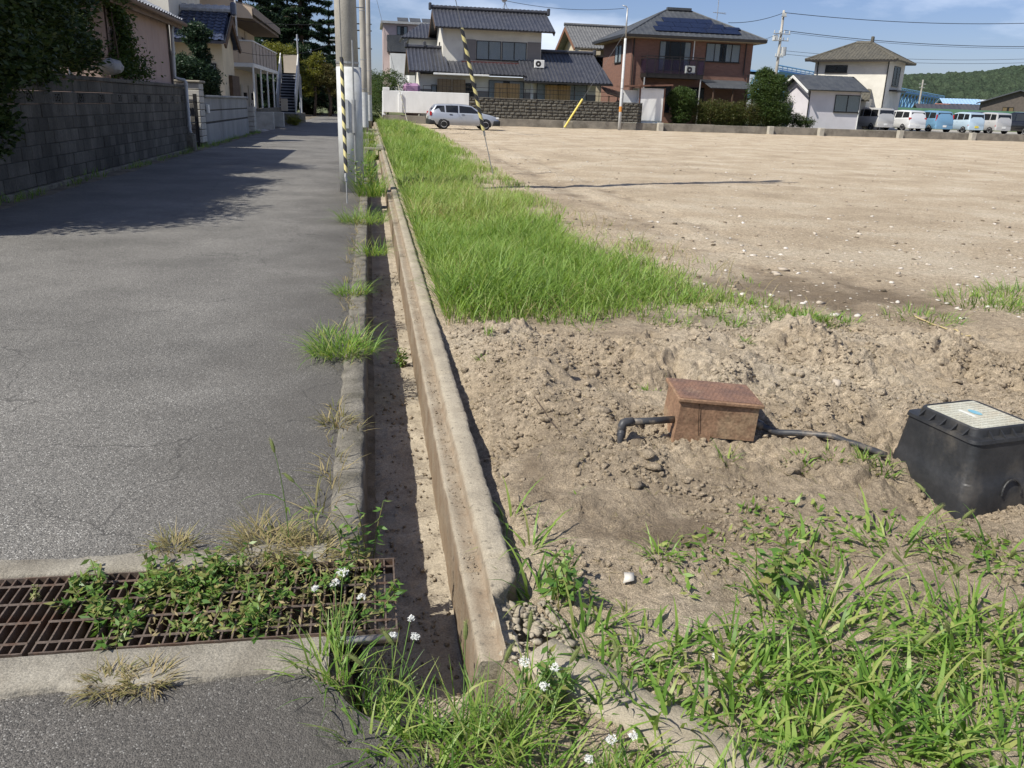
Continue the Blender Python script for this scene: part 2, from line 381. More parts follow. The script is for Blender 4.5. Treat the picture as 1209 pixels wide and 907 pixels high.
def soil_mat():
    m = bpy.data.materials.new('sandy_soil'); m.use_nodes = True; nt = m.node_tree; L = nt.links
    b = nt.nodes['Principled BSDF']; b.inputs['Roughness'].default_value = 0.95; b.inputs['Specular IOR Level'].default_value = 0.1
    pos = nd(nt, 'ShaderNodeNewGeometry').outputs['Position']
    n1 = nd(nt, 'ShaderNodeTexNoise', Scale=0.55, Detail=8.0, Roughness=0.65); L.new(pos, n1.inputs['Vector'])
    cr = nd(nt, 'ShaderNodeValToRGB'); e = cr.color_ramp.elements
    e[0].position = 0.33; e[0].color = (0.345, 0.277, 0.195, 1); e[1].position = 0.68; e[1].color = (0.53, 0.455, 0.345, 1)
    q = e.new(0.48); q.color = (0.435, 0.352, 0.25, 1)
    L.new(n1.outputs['Fac'], cr.inputs['Fac'])
    n2 = nd(nt, 'ShaderNodeTexNoise', Scale=28.0, Detail=6.0, Roughness=0.7); L.new(pos, n2.inputs['Vector'])
    r2 = nd(nt, 'ShaderNodeMapRange'); r2.inputs['From Min'].default_value = 0.3; r2.inputs['From Max'].default_value = 0.7; r2.inputs['To Min'].default_value = 0.58; r2.inputs['To Max'].default_value = 1.4
    L.new(n2.outputs['Fac'], r2.inputs['Value'])
    n3 = nd(nt, 'ShaderNodeTexNoise', Scale=260.0, Detail=2.0); L.new(pos, n3.inputs['Vector'])
    r3 = nd(nt, 'ShaderNodeMapRange'); r3.inputs['From Min'].default_value = 0.3; r3.inputs['From Max'].default_value = 0.7; r3.inputs['To Min'].default_value = 0.55; r3.inputs['To Max'].default_value = 1.42
    L.new(n3.outputs['Fac'], r3.inputs['Value'])
    mm = nd(nt, 'ShaderNodeMath', operation='MULTIPLY'); L.new(r2.outputs['Result'], mm.inputs[0]); L.new(r3.outputs['Result'], mm.inputs[1])
    mul = nd(nt, 'ShaderNodeVectorMath', operation='MULTIPLY'); L.new(cr.outputs['Color'], mul.inputs[0]); L.new(mm.outputs['Value'], mul.inputs[1])
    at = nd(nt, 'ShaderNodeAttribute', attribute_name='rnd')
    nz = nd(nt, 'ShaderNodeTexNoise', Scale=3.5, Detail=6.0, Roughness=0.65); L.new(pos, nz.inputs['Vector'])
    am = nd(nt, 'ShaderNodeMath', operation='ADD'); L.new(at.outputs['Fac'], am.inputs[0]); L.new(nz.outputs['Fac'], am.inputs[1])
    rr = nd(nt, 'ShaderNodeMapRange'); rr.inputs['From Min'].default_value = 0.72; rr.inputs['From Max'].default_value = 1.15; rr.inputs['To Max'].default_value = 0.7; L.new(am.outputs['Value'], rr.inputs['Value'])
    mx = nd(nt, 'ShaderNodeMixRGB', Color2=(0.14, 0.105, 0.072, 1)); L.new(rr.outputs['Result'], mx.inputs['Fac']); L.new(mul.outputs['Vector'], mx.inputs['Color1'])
    L.new(mx.outputs['Color'], b.inputs['Base Color'])
    nb = nd(nt, 'ShaderNodeTexNoise', Scale=55.0, Detail=7.0, Roughness=0.72); L.new(pos, nb.inputs['Vector'])
    bp = nd(nt, 'ShaderNodeBump', Strength=1.0, Distance=0.03); L.new(nb.outputs['Fac'], bp.inputs['Height'])
    L.new(bp.outputs['Normal'], b.inputs['Normal'])
    MATS['sandy_soil'] = m; return m
M_ASPH = asphalt_mat('asphalt_old', 0.135, 1.06)
M_ASPH2 = asphalt_mat('asphalt_forecourt', 0.115, 1.08)
M_SOIL = soil_mat()
M_CONC = pmat('weathered_concrete', (0.29, 0.265, 0.215), (0.19, 0.17, 0.135), scale=5, rough=0.92, bump=0.7, bscale=70, grain=0.28, gscale=190, stain=(0.13, 0.11, 0.085), stain_scale=2.2, stain_amt=0.65, bdist=0.008)
M_CONC_GUT = pmat('gutter_concrete', (0.355, 0.31, 0.235), (0.26, 0.225, 0.17), scale=4, rough=0.92, bump=0.6, bscale=60, grain=0.22, gscale=230, stain=(0.2, 0.165, 0.12), stain_scale=3.0, stain_amt=0.6, bdist=0.008)
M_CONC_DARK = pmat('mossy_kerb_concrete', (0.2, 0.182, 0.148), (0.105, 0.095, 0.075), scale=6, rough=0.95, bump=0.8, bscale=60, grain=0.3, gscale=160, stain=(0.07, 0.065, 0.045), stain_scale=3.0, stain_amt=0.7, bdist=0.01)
M_SILT = pmat('gutter_silt', (0.4, 0.345, 0.26), (0.29, 0.245, 0.18), scale=5, rough=0.95, bump=0.6, bscale=45, grain=0.25, gscale=140, stain=(0.16, 0.13, 0.1), stain_scale=9, stain_amt=0.7, bdist=0.012)
M_GRASSLAND = pmat('distant_turf', (0.07, 0.11, 0.035), (0.16, 0.15, 0.08), scale=0.3, rough=1, grain=0.3, gscale=8)
M_DIRT = pmat('packed_dirt', (0.2, 0.17, 0.13), (0.1, 0.085, 0.06), scale=3, rough=1, bump=0.8, bscale=25, grain=0.3, gscale=90)

# ------------------------------------------------------------------ ground
def sheet(name, m, x0, x1, y0, y1, z):
    return tag(MB().quad((x0, y0, z), (x1, y0, z), (x1, y1, z), (x0, y1, z)).build(name, m), kind='structure')
sheet('ground', M_GRASSLAND, -2500, 2500, -2500, 4500, -1.05)
sheet('garden_ground', M_DIRT, -60, -5.15, 3, 97, -0.02)
sheet('far_field', M_GRASSLAND, -80, 0.95, 97, 420, -0.01)
sheet('terrace_ground', M_GRASSLAND, 0.95, 420, 66.25, 520, 0.5)
sheet('car_park', pmat('gravel_yard', (0.36, 0.34, 0.3), (0.27, 0.25, 0.22), scale=1, rough=1, grain=0.3, gscale=30), 43.4, 90, 66.3, 90, 0.505)
sheet('outer_lot', M_DIRT, 60, 300, -40, 66, -0.03)

RUTS = [[ground_at(*p) for p in L_] for L_ in (((548, 166), (600, 190), (680, 228), (780, 268), (900, 318), (1010, 362), (1100, 408)), ((590, 170), (660, 198), (760, 240), (880, 283), (1010, 330), (1130, 372), (1250, 420)), ((700, 165), (850, 180), (1010, 196), (1209, 214)))]
def rut(x, y):
    best = np.full(np.shape(x), 9.0); along = np.zeros(np.shape(x))
    for L_ in RUTS:
        s0 = 0.0
        for (ax, ay), (bx, by) in zip(L_[:-1], L_[1:]):
            dx, dy = bx - ax, by - ay; ln = math.hypot(dx, dy); t = np.clip(((x - ax) * dx + (y - ay) * dy) / ln ** 2, 0, 1)
            d = np.hypot(x - ax - t * dx, y - ay - t * dy); along = np.where(d < best, s0 + t * ln, along); best = np.minimum(best, d); s0 += ln
    w = 0.16 + 0.004 * y
    return np.exp(-(best / w) ** 2) * (0.75 + 0.25 * np.sin(along * 34)) * sstep(5.3, 6.0, y)
def hterr(x, y):
    """height of the vacant lot's soil"""
    x = np.asarray(x, float); y = np.asarray(y, float)
    und = (fbm(x / 1.3, y / 1.3, 3, 3) - 0.5)
    edge = 5.45 + 0.5 * (fbm(x * 0.9, y * 0.4, 11, 3) - 0.5) + 0.12 * np.sin(x * 2.1)
    heap = sstep(0.45, 0.85, x) * (1 - sstep(edge - 0.28, edge + 0.12, y)) * sstep(2.5, 3.3, y + 0.25 * und)
    heap_r = heap * (1 - 0.55 * sstep(2.3, 3.6, x))
    rough_ = (0.25 + 0.75 * sstep(0.42, 0.6, fbm(x / 0.55, y / 0.55, 29, 3)))
    wx = x + 0.04 * (fbm(x / 0.09, y / 0.09, 51, 2) - 0.5) * 2; wy = y + 0.04 * (fbm(x / 0.09, y / 0.09, 61, 2) - 0.5) * 2
    c1 = np.clip(0.62 - cells(wx / 0.15, wy / 0.14, 5), 0, 1); c2 = np.clip(0.6 - cells(wx / 0.05, wy / 0.05, 9), 0, 1)
    c3 = np.clip(0.6 - cells(wx / 0.028, wy / 0.028, 13), 0, 1)
    nearf = 1 - sstep(5.0, 9.0, y)
    h = und * 0.05
    h = h + heap_r * (0.045 + 0.27 * (fbm(x / 0.42, y / 0.38, 21, 4) - 0.45)) + heap * rough_ * (-0.055 * sstep(.5, .7, cells(wx / 0.19, wy / 0.17, 7)) + 0.12 * c1 * (0.3 + 1.1 * fbm(x / 0.3, y / 0.3, 23, 2)) + 0.06 * c2 + 0.028 * c3 - 0.03)
    h = h + (1 - heap) * nearf * (0.012 * c2 + 0.02 * (fbm(x / 0.2, y / 0.2, 33, 4) - 0.5) + 0.005 * c3)
    # shallow wheel ruts and grading marks on the open lot
    far = sstep(5.6, 8.5, y)
    h = h + far * (0.015 * (fbm(x / 1.5, y / 1.1, 41, 4) - 0.5) + 0.03 * (fbm((x + 0.9 * y) / 0.35, (y - x) / 6, 43, 3) - 0.5)) - 0.03 * rut(x, y) + far * 0.02 * np.clip(0.55 - cells(x / 0.16, y / 0.16, 49), 0, 1)
    h = h + far * 0.022 * (fbm(x / 0.8, y / 0.8, 47, 4) - 0.5)
    h = h - 0.05 * (1 - sstep(0.43, 0.58, x)) * (1 - sstep(5.0, 6.0, y)) - 0.02
    # holes dug beside the gutter wall
    for hx, hy, hr, hd in ((0.64, 3.55, 0.17, 0.10), (0.78, 3.05, 0.14, 0.07), (1.15, 2.75, 0.3, 0.05), (1.05, 4.05, 0.16, 0.05), (0.6, 4.25, 0.1, 0.06), (1.7, 4.3, 0.16, 0.05), (2.28, 4.35, 0.13, 0.05)):
        h = h - hd * np.exp(-((x - hx) ** 2 + (y - hy) ** 2) / hr ** 2)
    h = h - 0.10 * np.exp(-(((x - 2.42) / 0.42) ** 2 + ((y - 2.86) / 0.33) ** 2))
    wb = np.exp(-(np.maximum(((x - 1.5) / 0.52) ** 2 + ((y - 3.4) / 0.32) ** 2 - 0.35, 0)))      # trodden ground round the rusty box
    h = h * (1 - wb) + wb * (0.012 + 0.05 * sstep(3.3, 3.6, y) + 0.05 * (c2 - .25) * rough_ + 0.03 * (c1 - .2) + 0.02 * (c3 - .2) + 0.05 * (fbm(x / .25, y / .25, 57, 3) - .5))
    h = h - sstep(64.5, 66.0, y) * 0.0
    return h
def damp(x, y):
    d = 0.55 * np.exp(-(((x - 3.7) / 1.1) ** 2 + ((y - 6.75 + 0.25 * (x - 3.7)) / 0.55) ** 2))
    d = d + 0.36 * np.exp(-(((x - 1.15) / 0.5) ** 2 + ((y - 2.72) / 0.35) ** 2)) + 0.35 * np.exp(-(((x - 0.75) / 0.3) ** 2 + ((y - 3.3) / 0.5) ** 2))
    d = d + 0.4 * np.exp(-(((x - 2.1) / 0.6) ** 2 + ((y - 5.75) / 0.25) ** 2)) + 0.25 * np.exp(-((x - 3.3 - 0.0 * y) / 0.7) ** 2) * sstep(7, 12, y)
    d = d + 0.14 * sstep(0.48, 0.66, fbm(x / 2.2, y / 3.2, 71, 4)) + 0.4 * rut(x, y) * sstep(.3, .6, fbm(x / .8, y / .8, 73, 3)) + 0.17 * sstep(.52, .66, fbm(x / .3, y / .3, 77, 4)) * (y < 5.8)
    return d
def grow(a, b, s, k):
    r = [a]
    while r[-1] < b: r.append(r[-1] + s); s *= k
    r[-1] = b; return np.array(r)
gx = np.concatenate([np.arange(0.412, 4.2, 0.012), grow(4.2, 60, 0.012, 1.05)])
gy = np.concatenate([np.arange(0.5, 1.4, 0.03), np.arange(1.4, 6.2, 0.012), grow(6.2, 66.1, 0.012, 1.02)])
X, Y = np.meshgrid(gx, gy)
Z = hterr(X, Y)
jm = (1 - sstep(5.0, 7.0, Y)) * sstep(1.5, 1.7, Y)
Z = Z + jm * 0.009 * (rng.random(X.shape) - 0.5) * (0.4 + 1.2 * sstep(.4, .6, fbm(X / .3, Y / .3, 29, 3)))
nx, ny = len(gx), len(gy)
idx = np.arange(nx * ny).reshape(ny, nx)
F = np.stack([idx[:-1, :-1], idx[:-1, 1:], idx[1:, 1:], idx[1:, :-1]], -1).reshape(-1, 4)
tag(link('vacant_lot', np_mesh('vacant_lot', np.stack([X, Y, Z], -1).reshape(-1, 3), F, damp(X, Y).ravel(), smooth=False), M_SOIL), kind='structure')
# rough verge where the gutter ends in front of the camera
def hverge(x, y):
    pit = sstep(-0.09, -0.05, x) * (1 - sstep(0.29, 0.33, x)) * sstep(1.66, 1.72, y)
    return -0.03 + 0.03 * (fbm(x / 0.2, y / 0.2, 81, 3) - 0.5) + 0.02 * np.clip(0.6 - cells(x / 0.05, y / 0.05, 83), 0, 1) - 0.75 * pit - 0.02 * sstep(0.3, 0.46, x)
vx = np.arange(-0.55, 0.475, 0.013); vy = np.arange(0.45, 2.03, 0.013); X, Y = np.meshgrid(vx, vy); idx = np.arange(X.size).reshape(X.shape)
F = np.stack([idx[:-1, :-1], idx[:-1, 1:], idx[1:, 1:], idx[1:, :-1]], -1).reshape(-1, 4)
tag(link('verge_soil', np_mesh('verge_soil', np.stack([X, Y, hverge(X, Y)], -1).reshape(-1, 3), F, (0.3 + 0.8 * sstep(-.12, -.03, X) * (1 - sstep(0.27, 0.36, X)) * sstep(1.58, 1.7, Y)).ravel(), smooth=True), M_SOIL), kind='structure')  # soil colour darkened inside the pit, standing in for its deep shade

# ------------------------------------------------------------------ road, forecourt
def strip_mesh(name, m, xs, ys, zf, xfun=None):
    X, Y = np.meshgrid(np.array(xs, float), np.array(ys, float))
    if xfun is not None: X = xfun(X, Y)
    idx = np.arange(X.size).reshape(X.shape)
    F = np.stack([idx[:-1, :-1], idx[:-1, 1:], idx[1:, 1:], idx[1:, :-1]], -1).reshape(-1, 4)
    return tag(link(name, np_mesh(name, np.stack([X, Y, zf(X, Y)], -1).reshape(-1, 3), F, smooth=True), m), kind='structure')
def zroad(X, Y): return -0.012 + 0.018 * (fbm(X / 2.5, Y / 2.5, 91, 3) - 0.5)
def road_x(X, Y):      # the last column is the ragged edge at the kerb
    X = X.copy(); X[:, -1] += 0.035 * (fbm(Y[:, -1] / 0.12, Y[:, -1] / 0.3, 93, 3) - 0.5) * 2; X[:, 0] += 0.2 * (fbm(Y[:, 0] / 0.5, Y[:, 0] / 2, 97, 3) - 0.5); return X
strip_mesh('road', M_ASPH, list(np.linspace(-4.75, -0.3, 24)) + [-0.165], list(np.arange(2.575, 12, 0.06)) + list(np.arange(12, 97, 0.4)) + [97.5], zroad, road_x)
strip_mesh('roadside_strip', M_DIRT, np.linspace(-5.2, -4.5, 10), np.arange(3, 97, 0.3), lambda X, Y: -0.03 + 0.05 * fbm(X / 0.4, Y / 0.4, 99, 3) * sstep(-4.5, -4.8, X) - 0.02 * sstep(-4.75, -4.5, X))
sheet('side_road', M_ASPH, -40, -4.7, 93, 97.3, -0.006)
fe = [(-0.25, 1.95), (-0.16, 1.87), (-0.07, 1.78), (0.02, 1.67), (0.12, 1.54), (0.22, 1.3), (0.3, 1.0), (0.36, 0.5), (0.36, -30)]
def fore_x(X, Y):
    X = X.copy(); ex = np.interp(Y[:, -1], [p[1] for p in fe][::-1], [p[0] for p in fe][::-1]) + 0.05 * (fbm(Y[:, -1] / 0.08, Y[:, -1] / 0.3, 103, 3) - 0.5)
    X[:, -1] = np.where(Y[:, -1] > 1.9, np.minimum(ex, -0.2), ex); return X
def zfore(X, Y): return -0.008 + 0.02 * (fbm(X / 1.2, Y / 1.2, 105, 3) - 0.5)
strip_mesh('forecourt', M_ASPH2, list(np.linspace(-9, -1.2, 10)) + list(np.linspace(-1.1, -0.32, 14)) + [-0.25], [-30, -10, -3] + list(np.arange(-1, 1.955, 0.03)), zfore, fore_x)

# ------------------------------------------------------------------ concrete gutter along the road
def extrude_profile(name, prof, ys, m, jit=0.004, seed=0, chip=None):
    """open profile [(x,z)...] swept along Y with small irregularity"""
    prof = np.array(prof, float); ys = np.array(ys, float); n = len(prof)
    V = np.zeros((len(ys), n, 3)); 
    for i in range(n):
        V[:, i, 0] = prof[i, 0] + jit * 2 * (fbm(ys / 0.11 + 31 * i, ys * 0 + i * 3.3, seed, 4) - 0.5)
        V[:, i, 1] = ys
        V[:, i, 2] = prof[i, 1] + jit * 2 * (fbm(ys / 0.13 + 11 * i, ys * 0 + i * 5.1, seed + 1, 4) - 0.5)
    if chip is not None: chip(V)
    idx = np.arange(len(ys) * n).reshape(len(ys), n)
    F = np.stack([idx[:-1, :-1], idx[1:, :-1], idx[1:, 1:], idx[:-1, 1:]], -1).reshape(-1, 4)
    return np_mesh(name, V.reshape(-1, 3), F[:, ::-1])
FLOOR_Z = -0.30
yk = np.concatenate([np.arange(2.48, 9, 0.02), np.arange(9, 66, 0.15)])
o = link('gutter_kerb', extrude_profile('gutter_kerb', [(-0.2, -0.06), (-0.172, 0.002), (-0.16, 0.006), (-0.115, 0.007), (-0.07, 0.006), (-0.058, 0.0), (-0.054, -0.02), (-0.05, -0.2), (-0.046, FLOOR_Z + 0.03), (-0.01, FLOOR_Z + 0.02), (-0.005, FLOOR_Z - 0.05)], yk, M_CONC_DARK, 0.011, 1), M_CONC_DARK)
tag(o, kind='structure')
yw = np.concatenate([np.arange(1.93, 2.5, 0.008), np.arange(2.5, 9, 0.02), np.arange(9, 66, 0.15)])
# dirt settled on the ledge and grime on the risers are the wall's own: weights per profile point
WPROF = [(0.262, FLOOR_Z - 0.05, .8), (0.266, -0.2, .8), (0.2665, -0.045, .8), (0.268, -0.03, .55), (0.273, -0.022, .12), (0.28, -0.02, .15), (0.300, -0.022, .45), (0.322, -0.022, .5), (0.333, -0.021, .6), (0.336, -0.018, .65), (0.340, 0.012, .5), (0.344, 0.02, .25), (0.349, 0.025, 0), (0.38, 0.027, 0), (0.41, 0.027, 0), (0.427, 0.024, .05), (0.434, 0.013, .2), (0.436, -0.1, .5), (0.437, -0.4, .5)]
def chip_wall(V):
    y = V[:, 0, 1]; n = V.shape[1]
    rag = 0.012 * (fbm(y / 0.035, y * 0, 133, 3) - 0.5)
    for i in range(12, n):
        edge_ = 2.21 + 0.09 * (fbm(np.full_like(y, i * .8), y * 0, 131, 3) - .5) + 0.012 * (i - 12); dent = 0.036 * sstep(edge_ + .012, edge_ - .012, y) + 0.022 * sstep(2.32, 2.2, y) * (fbm(y / 0.022, y * 0 + i * 1.7, 135, 3) - .35)
        V[:, i, 2] -= dent * (1 if i < n - 2 else .2); 
        if i >= n - 5: V[:, i, 0] -= dent * 0.9 - rag
    for j in np.arange(2.42, 60, 2.0):
        k = np.exp(-((y - j) / 0.012) ** 2); V[:, 4:n - 2, 2] -= 0.016 * k[:, None]
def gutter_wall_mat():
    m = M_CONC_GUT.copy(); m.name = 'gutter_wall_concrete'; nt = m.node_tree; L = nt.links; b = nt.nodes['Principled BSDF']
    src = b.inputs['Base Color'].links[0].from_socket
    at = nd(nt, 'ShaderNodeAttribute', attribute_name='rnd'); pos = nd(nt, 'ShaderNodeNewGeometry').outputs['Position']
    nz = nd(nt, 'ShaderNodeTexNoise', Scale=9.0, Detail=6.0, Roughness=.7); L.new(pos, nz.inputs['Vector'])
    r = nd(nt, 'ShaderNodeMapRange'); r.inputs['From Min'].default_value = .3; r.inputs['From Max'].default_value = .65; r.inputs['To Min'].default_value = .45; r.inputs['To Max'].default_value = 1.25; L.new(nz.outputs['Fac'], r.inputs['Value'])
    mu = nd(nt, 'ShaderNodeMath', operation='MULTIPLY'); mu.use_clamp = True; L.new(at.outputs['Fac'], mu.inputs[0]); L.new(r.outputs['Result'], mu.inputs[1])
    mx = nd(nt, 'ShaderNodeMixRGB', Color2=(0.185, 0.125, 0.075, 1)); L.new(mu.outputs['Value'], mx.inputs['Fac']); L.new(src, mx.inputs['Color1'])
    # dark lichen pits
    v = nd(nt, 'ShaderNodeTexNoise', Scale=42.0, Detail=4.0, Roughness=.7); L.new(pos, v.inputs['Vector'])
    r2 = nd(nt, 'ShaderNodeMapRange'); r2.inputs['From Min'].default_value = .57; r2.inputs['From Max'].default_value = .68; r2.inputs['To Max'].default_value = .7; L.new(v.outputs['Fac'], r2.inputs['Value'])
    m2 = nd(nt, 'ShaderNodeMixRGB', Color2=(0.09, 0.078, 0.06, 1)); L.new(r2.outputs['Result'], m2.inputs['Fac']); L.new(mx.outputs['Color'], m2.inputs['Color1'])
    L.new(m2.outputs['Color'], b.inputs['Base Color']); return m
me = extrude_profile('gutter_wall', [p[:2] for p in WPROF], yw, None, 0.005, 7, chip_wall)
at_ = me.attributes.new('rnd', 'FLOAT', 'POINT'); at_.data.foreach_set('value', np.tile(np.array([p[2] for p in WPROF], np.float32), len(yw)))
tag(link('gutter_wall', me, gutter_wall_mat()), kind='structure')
row = [tuple(me.vertices[i].co) for i in range(len(WPROF))]
low = [(p[0], p[1], -.45) for p in (row[0], row[-1])]
tag(MB().add([low[0]] + row + [low[1]], [tuple(range(len(row) + 2))]).build('gutter_wall_end', M_CONC_GUT), kind='structure')
fx = np.linspace(-0.06, 0.272, 26)
strip_mesh('gutter_floor', M_SILT, fx, np.concatenate([np.arange(2.03, 8, 0.014), np.arange(8, 66, 0.2)]),
           lambda X, Y: FLOOR_Z + 0.02 * (fbm(X / 0.15, Y / 0.3, 141, 4) - 0.5) + 0.022 * np.clip(0.55 - cells(X / 0.05, Y / 0.05, 143), 0, 1) * sstep(0.5, 0.62, fbm(X / 0.12, Y / 0.12, 145, 3)))
q = MB(); q.box(-0.05, 0.265, 2.032, 2.07, FLOOR_Z - 0.06, FLOOR_Z - 0.02); q.box(-0.5, 0.6, 2.9, 3.0, -1.0, FLOOR_Z - 0.06)
tag(q.build('gutter_pit', M_CONC_DARK), kind='structure')
# cross drain under the grates
zs = lambda X, Y: 0.0 + 0.01 * (fbm(X / 0.3, Y / 0.3, 151, 4) - 0.5)
def drain_edge(name, y0, y1, x1, side):
    xs = np.concatenate([np.arange(-6, -1.6, 0.1), np.arange(-1.6, x1, 0.015), [x1]])
    prof = [(y0, -0.45), (y0, 0.002), (y0 + 0.008, 0.008), ((y0 + y1) / 2, 0.009), (y1 - 0.008, 0.008), (y1, 0.002), (y1, -0.45)]
    n = len(prof); V = np.zeros((len(xs), n, 3))
    for i, (py, pz) in enumerate(prof):
        far = (i in (4, 5, 6)) if side > 0 else (i in (0, 1, 2))
        V[:, i, 0] = xs; V[:, i, 1] = py + (0.035 if far else 0.006) * 2 * (fbm(xs / 0.12, xs * 0 + i // 3, 161 + side, 4) - 0.5)
        V[:, i, 2] = pz + 0.006 * (fbm(xs / 0.1, xs * 0 + i, 163 + side, 4) - 0.5) * (1 if pz > -0.1 else 0)
    idx = np.arange(len(xs) * n).reshape(len(xs), n)
    F = np.stack([idx[:-1, :-1], idx[1:, :-1], idx[1:, 1:], idx[:-1, 1:]], -1).reshape(-1, 4)
    me = np_mesh(name, V.reshape(-1, 3), F)
    return tag(link(name, me, M_CONC), kind='structure')
drain_edge('drain_edge_back', 2.482, 2.6, -0.175, 1)
drain_edge('drain_edge_front', 1.925, 2.066, -0.14, -1)
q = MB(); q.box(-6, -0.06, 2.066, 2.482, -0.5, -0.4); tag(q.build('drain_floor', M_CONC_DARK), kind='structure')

# diagonal concrete kerb beyond the gutter's broken end
def slab():
    p0 = np.array([0.43, 1.97]); p1 = np.array([1.05, 1.2]); d = (p1 - p0) / np.linalg.norm(p1 - p0); nrm = np.array([d[1], -d[0]]) * -1
    L_ = np.linalg.norm(p1 - p0); ts = np.arange(0, L_, 0.015); prof = [(-0.082, -0.3), (-0.08, -0.012), (-0.074, -0.002), (-0.03, 0.004), (0.03, 0.004), (0.074, -0.001), (0.08, -0.012), (0.083, -0.3)]
    V = np.zeros((len(ts), len(prof), 3))
    for i, (s, z) in enumerate(prof):
        jj = 0.02 * (fbm(ts / 0.05, ts * 0 + i // 3, 171, 4) - 0.5)
        V[:, i, 0] = p0[0] + d[0] * ts + nrm[0] * (s + jj); V[:, i, 1] = p0[1] + d[1] * ts + nrm[1] * (s + jj); V[:, i, 2] = z - 0.012 + 0.012 * (fbm(ts / 0.2, ts * 0 + i * .3, 173, 4) - 0.5) * (z > -0.1)
    V[0, :, 2] = np.minimum(V[0, :, 2], -0.05)
    idx = np.arange(V.shape[0] * V.shape[1]).reshape(V.shape[:2])
    F = np.stack([idx[:-1, :-1], idx[:-1, 1:], idx[1:, 1:], idx[1:, :-1]], -1).reshape(-1, 4)
    return np_mesh('boundary_kerb', V.reshape(-1, 3), F)
tag(link('boundary_kerb', slab(), M_CONC_GUT), kind='structure')
# cover slabs over the gutter further on
lids = [(27.4, 30.2, 'nearest pale concrete slab covering the gutter beyond the grass'), (39.5, 41.2, 'middle concrete slab covering the gutter near the white wall'), (46, 47.0, 'farthest concrete slab bridging the gutter behind the distant poles')]
for y0, y1, lab in lids:
    tag(boxpart('gutter_cover_slab', M_CONC, None, -0.2, 0.42, y0, y1, 0.0, 0.075, c=0.012), lab, 'concrete slab', 'concrete cover slabs over the gutter')

# ------------------------------------------------------------------ hills
def hill(name, x0, x1, y0, y1, nx, ny, hf, m):
    xs = np.linspace(x0, x1, nx); ys = np.linspace(y0, y1, ny); X, Y = np.meshgrid(xs, ys)
    idx = np.arange(X.size).reshape(X.shape); F = np.stack([idx[:-1, :-1], idx[:-1, 1:], idx[1:, 1:], idx[1:, :-1]], -1).reshape(-1, 4)
    return tag(link(name, np_mesh(name, np.stack([X, Y, hf(X, Y)], -1).reshape(-1, 3), F, smooth=True), m), kind='structure')
M_WOOD = pmat('wooded_hill', (0.026, 0.043, 0.024), (0.046, 0.066, 0.036), scale=0.09, rough=1, bump=1.0, bscale=0.35, grain=0.45, gscale=0.6, bdist=3.0)
def hh(X, Y):
    t = sstep(520, 640, Y); env = np.interp(X, [200, 330, 392, 440, 470, 520, 600, 760, 900], [4, 20, 31, 34, 38, 42, 50, 56, 30])
    can = np.clip(0.7 - cells(X / 7, Y / 7, 201), 0, 1) * 4 + np.clip(0.7 - cells(X / 3.5, Y / 3.5, 203), 0, 1) * 2.2
    return t * (env + 8 * (fbm(X / 60, Y / 60, 205, 4) - 0.5)) * (1 - 0.35 * sstep(660, 760, Y)) + can * sstep(515, 540, Y) - 1.0
hill('wooded_hill', 300, 700, 505, 720, 460, 160, hh, M_WOOD)
def hh2(X, Y):
    t = sstep(300, 360, Y); can = np.clip(0.7 - cells(X / 7, Y / 7, 211), 0, 1) * 5
    return t * np.interp(X, [-160, -60, -10, 20, 60], [18, 16, 11, 9, 4]) * (1 - 0.4 * sstep(380, 420, Y)) + can * sstep(298, 315, Y) - 1.2
hill('road_end_hill', -160, 60, 295, 420, 150, 70, hh2, M_WOOD)
# ------------------------------------------------------------------ drain grates
M_GRATE = pmat('grate_steel', (0.15, 0.118, 0.095), (0.095, 0.07, 0.052), scale=14, rough=0.55, metallic=0.15, grain=0.25, gscale=120, stain=(0.13, 0.06, 0.03), stain_scale=9, stain_amt=0.7, bump=0.3, bscale=90, bdist=0.003, coords='obj')
def make_grate(label, x0, x1, nb):
    t = thing('drain_grate', label, 'grate', (x0, 2.274, 0.0), 0.0, 'steel drain grates in the road')
    w = x1 - x0; hy = 0.2
    q = MB().box(0.004, w - 0.004, -hy, -hy + 0.005, -0.05, 0.006).box(0.004, w - 0.004, hy - 0.005, hy, -0.05, 0.006); q.build('end_bar', M_GRATE, t)
    bar = MB().box(-0.0025, 0.0025, -hy + 0.0052, hy - 0.0052, -0.05, 0.004).mesh('bar')
    for i in range(nb):
        link('bar', bar, M_GRATE, t, (0.008 + (w - 0.016) * i / (nb - 1), 0, 0))
    rod = MB()
    pts = [(0.006 + (w - 0.012) * k / 14, 0, 0.0015) for k in range(15)]; rod.tube(pts, 0.0042, 6); rm = rod.mesh('cross_rod')
    for k in range(4): link('cross_rod', rm, M_GRATE, t, (0, -0.15 + 0.1 * k, 0.002))
    return t
g1 = make_grate('steel drain grate overgrown with leafy weeds, ending over the gutter', -0.945, 0.055, 33)
pe = MB().tube([(0.70, -0.214, -0.014), (0.995, -0.214, -0.014)], 0.014, 10).build('edge_pipe', pmat('galvanised', (0.5, 0.48, 0.44), (0.36, 0.3, 0.24), scale=12, rough=0.45, metallic=0.7, coords='obj'), g1, smooth=True)
make_grate('mostly clear steel drain grate at the left edge of the road', -1.955, -0.953, 33)
tag(boxpart('drain_cover', M_CONC, None, -6.0, -1.962, 2.07, 2.478, -0.06, 0.004, c=0.01), kind='structure')

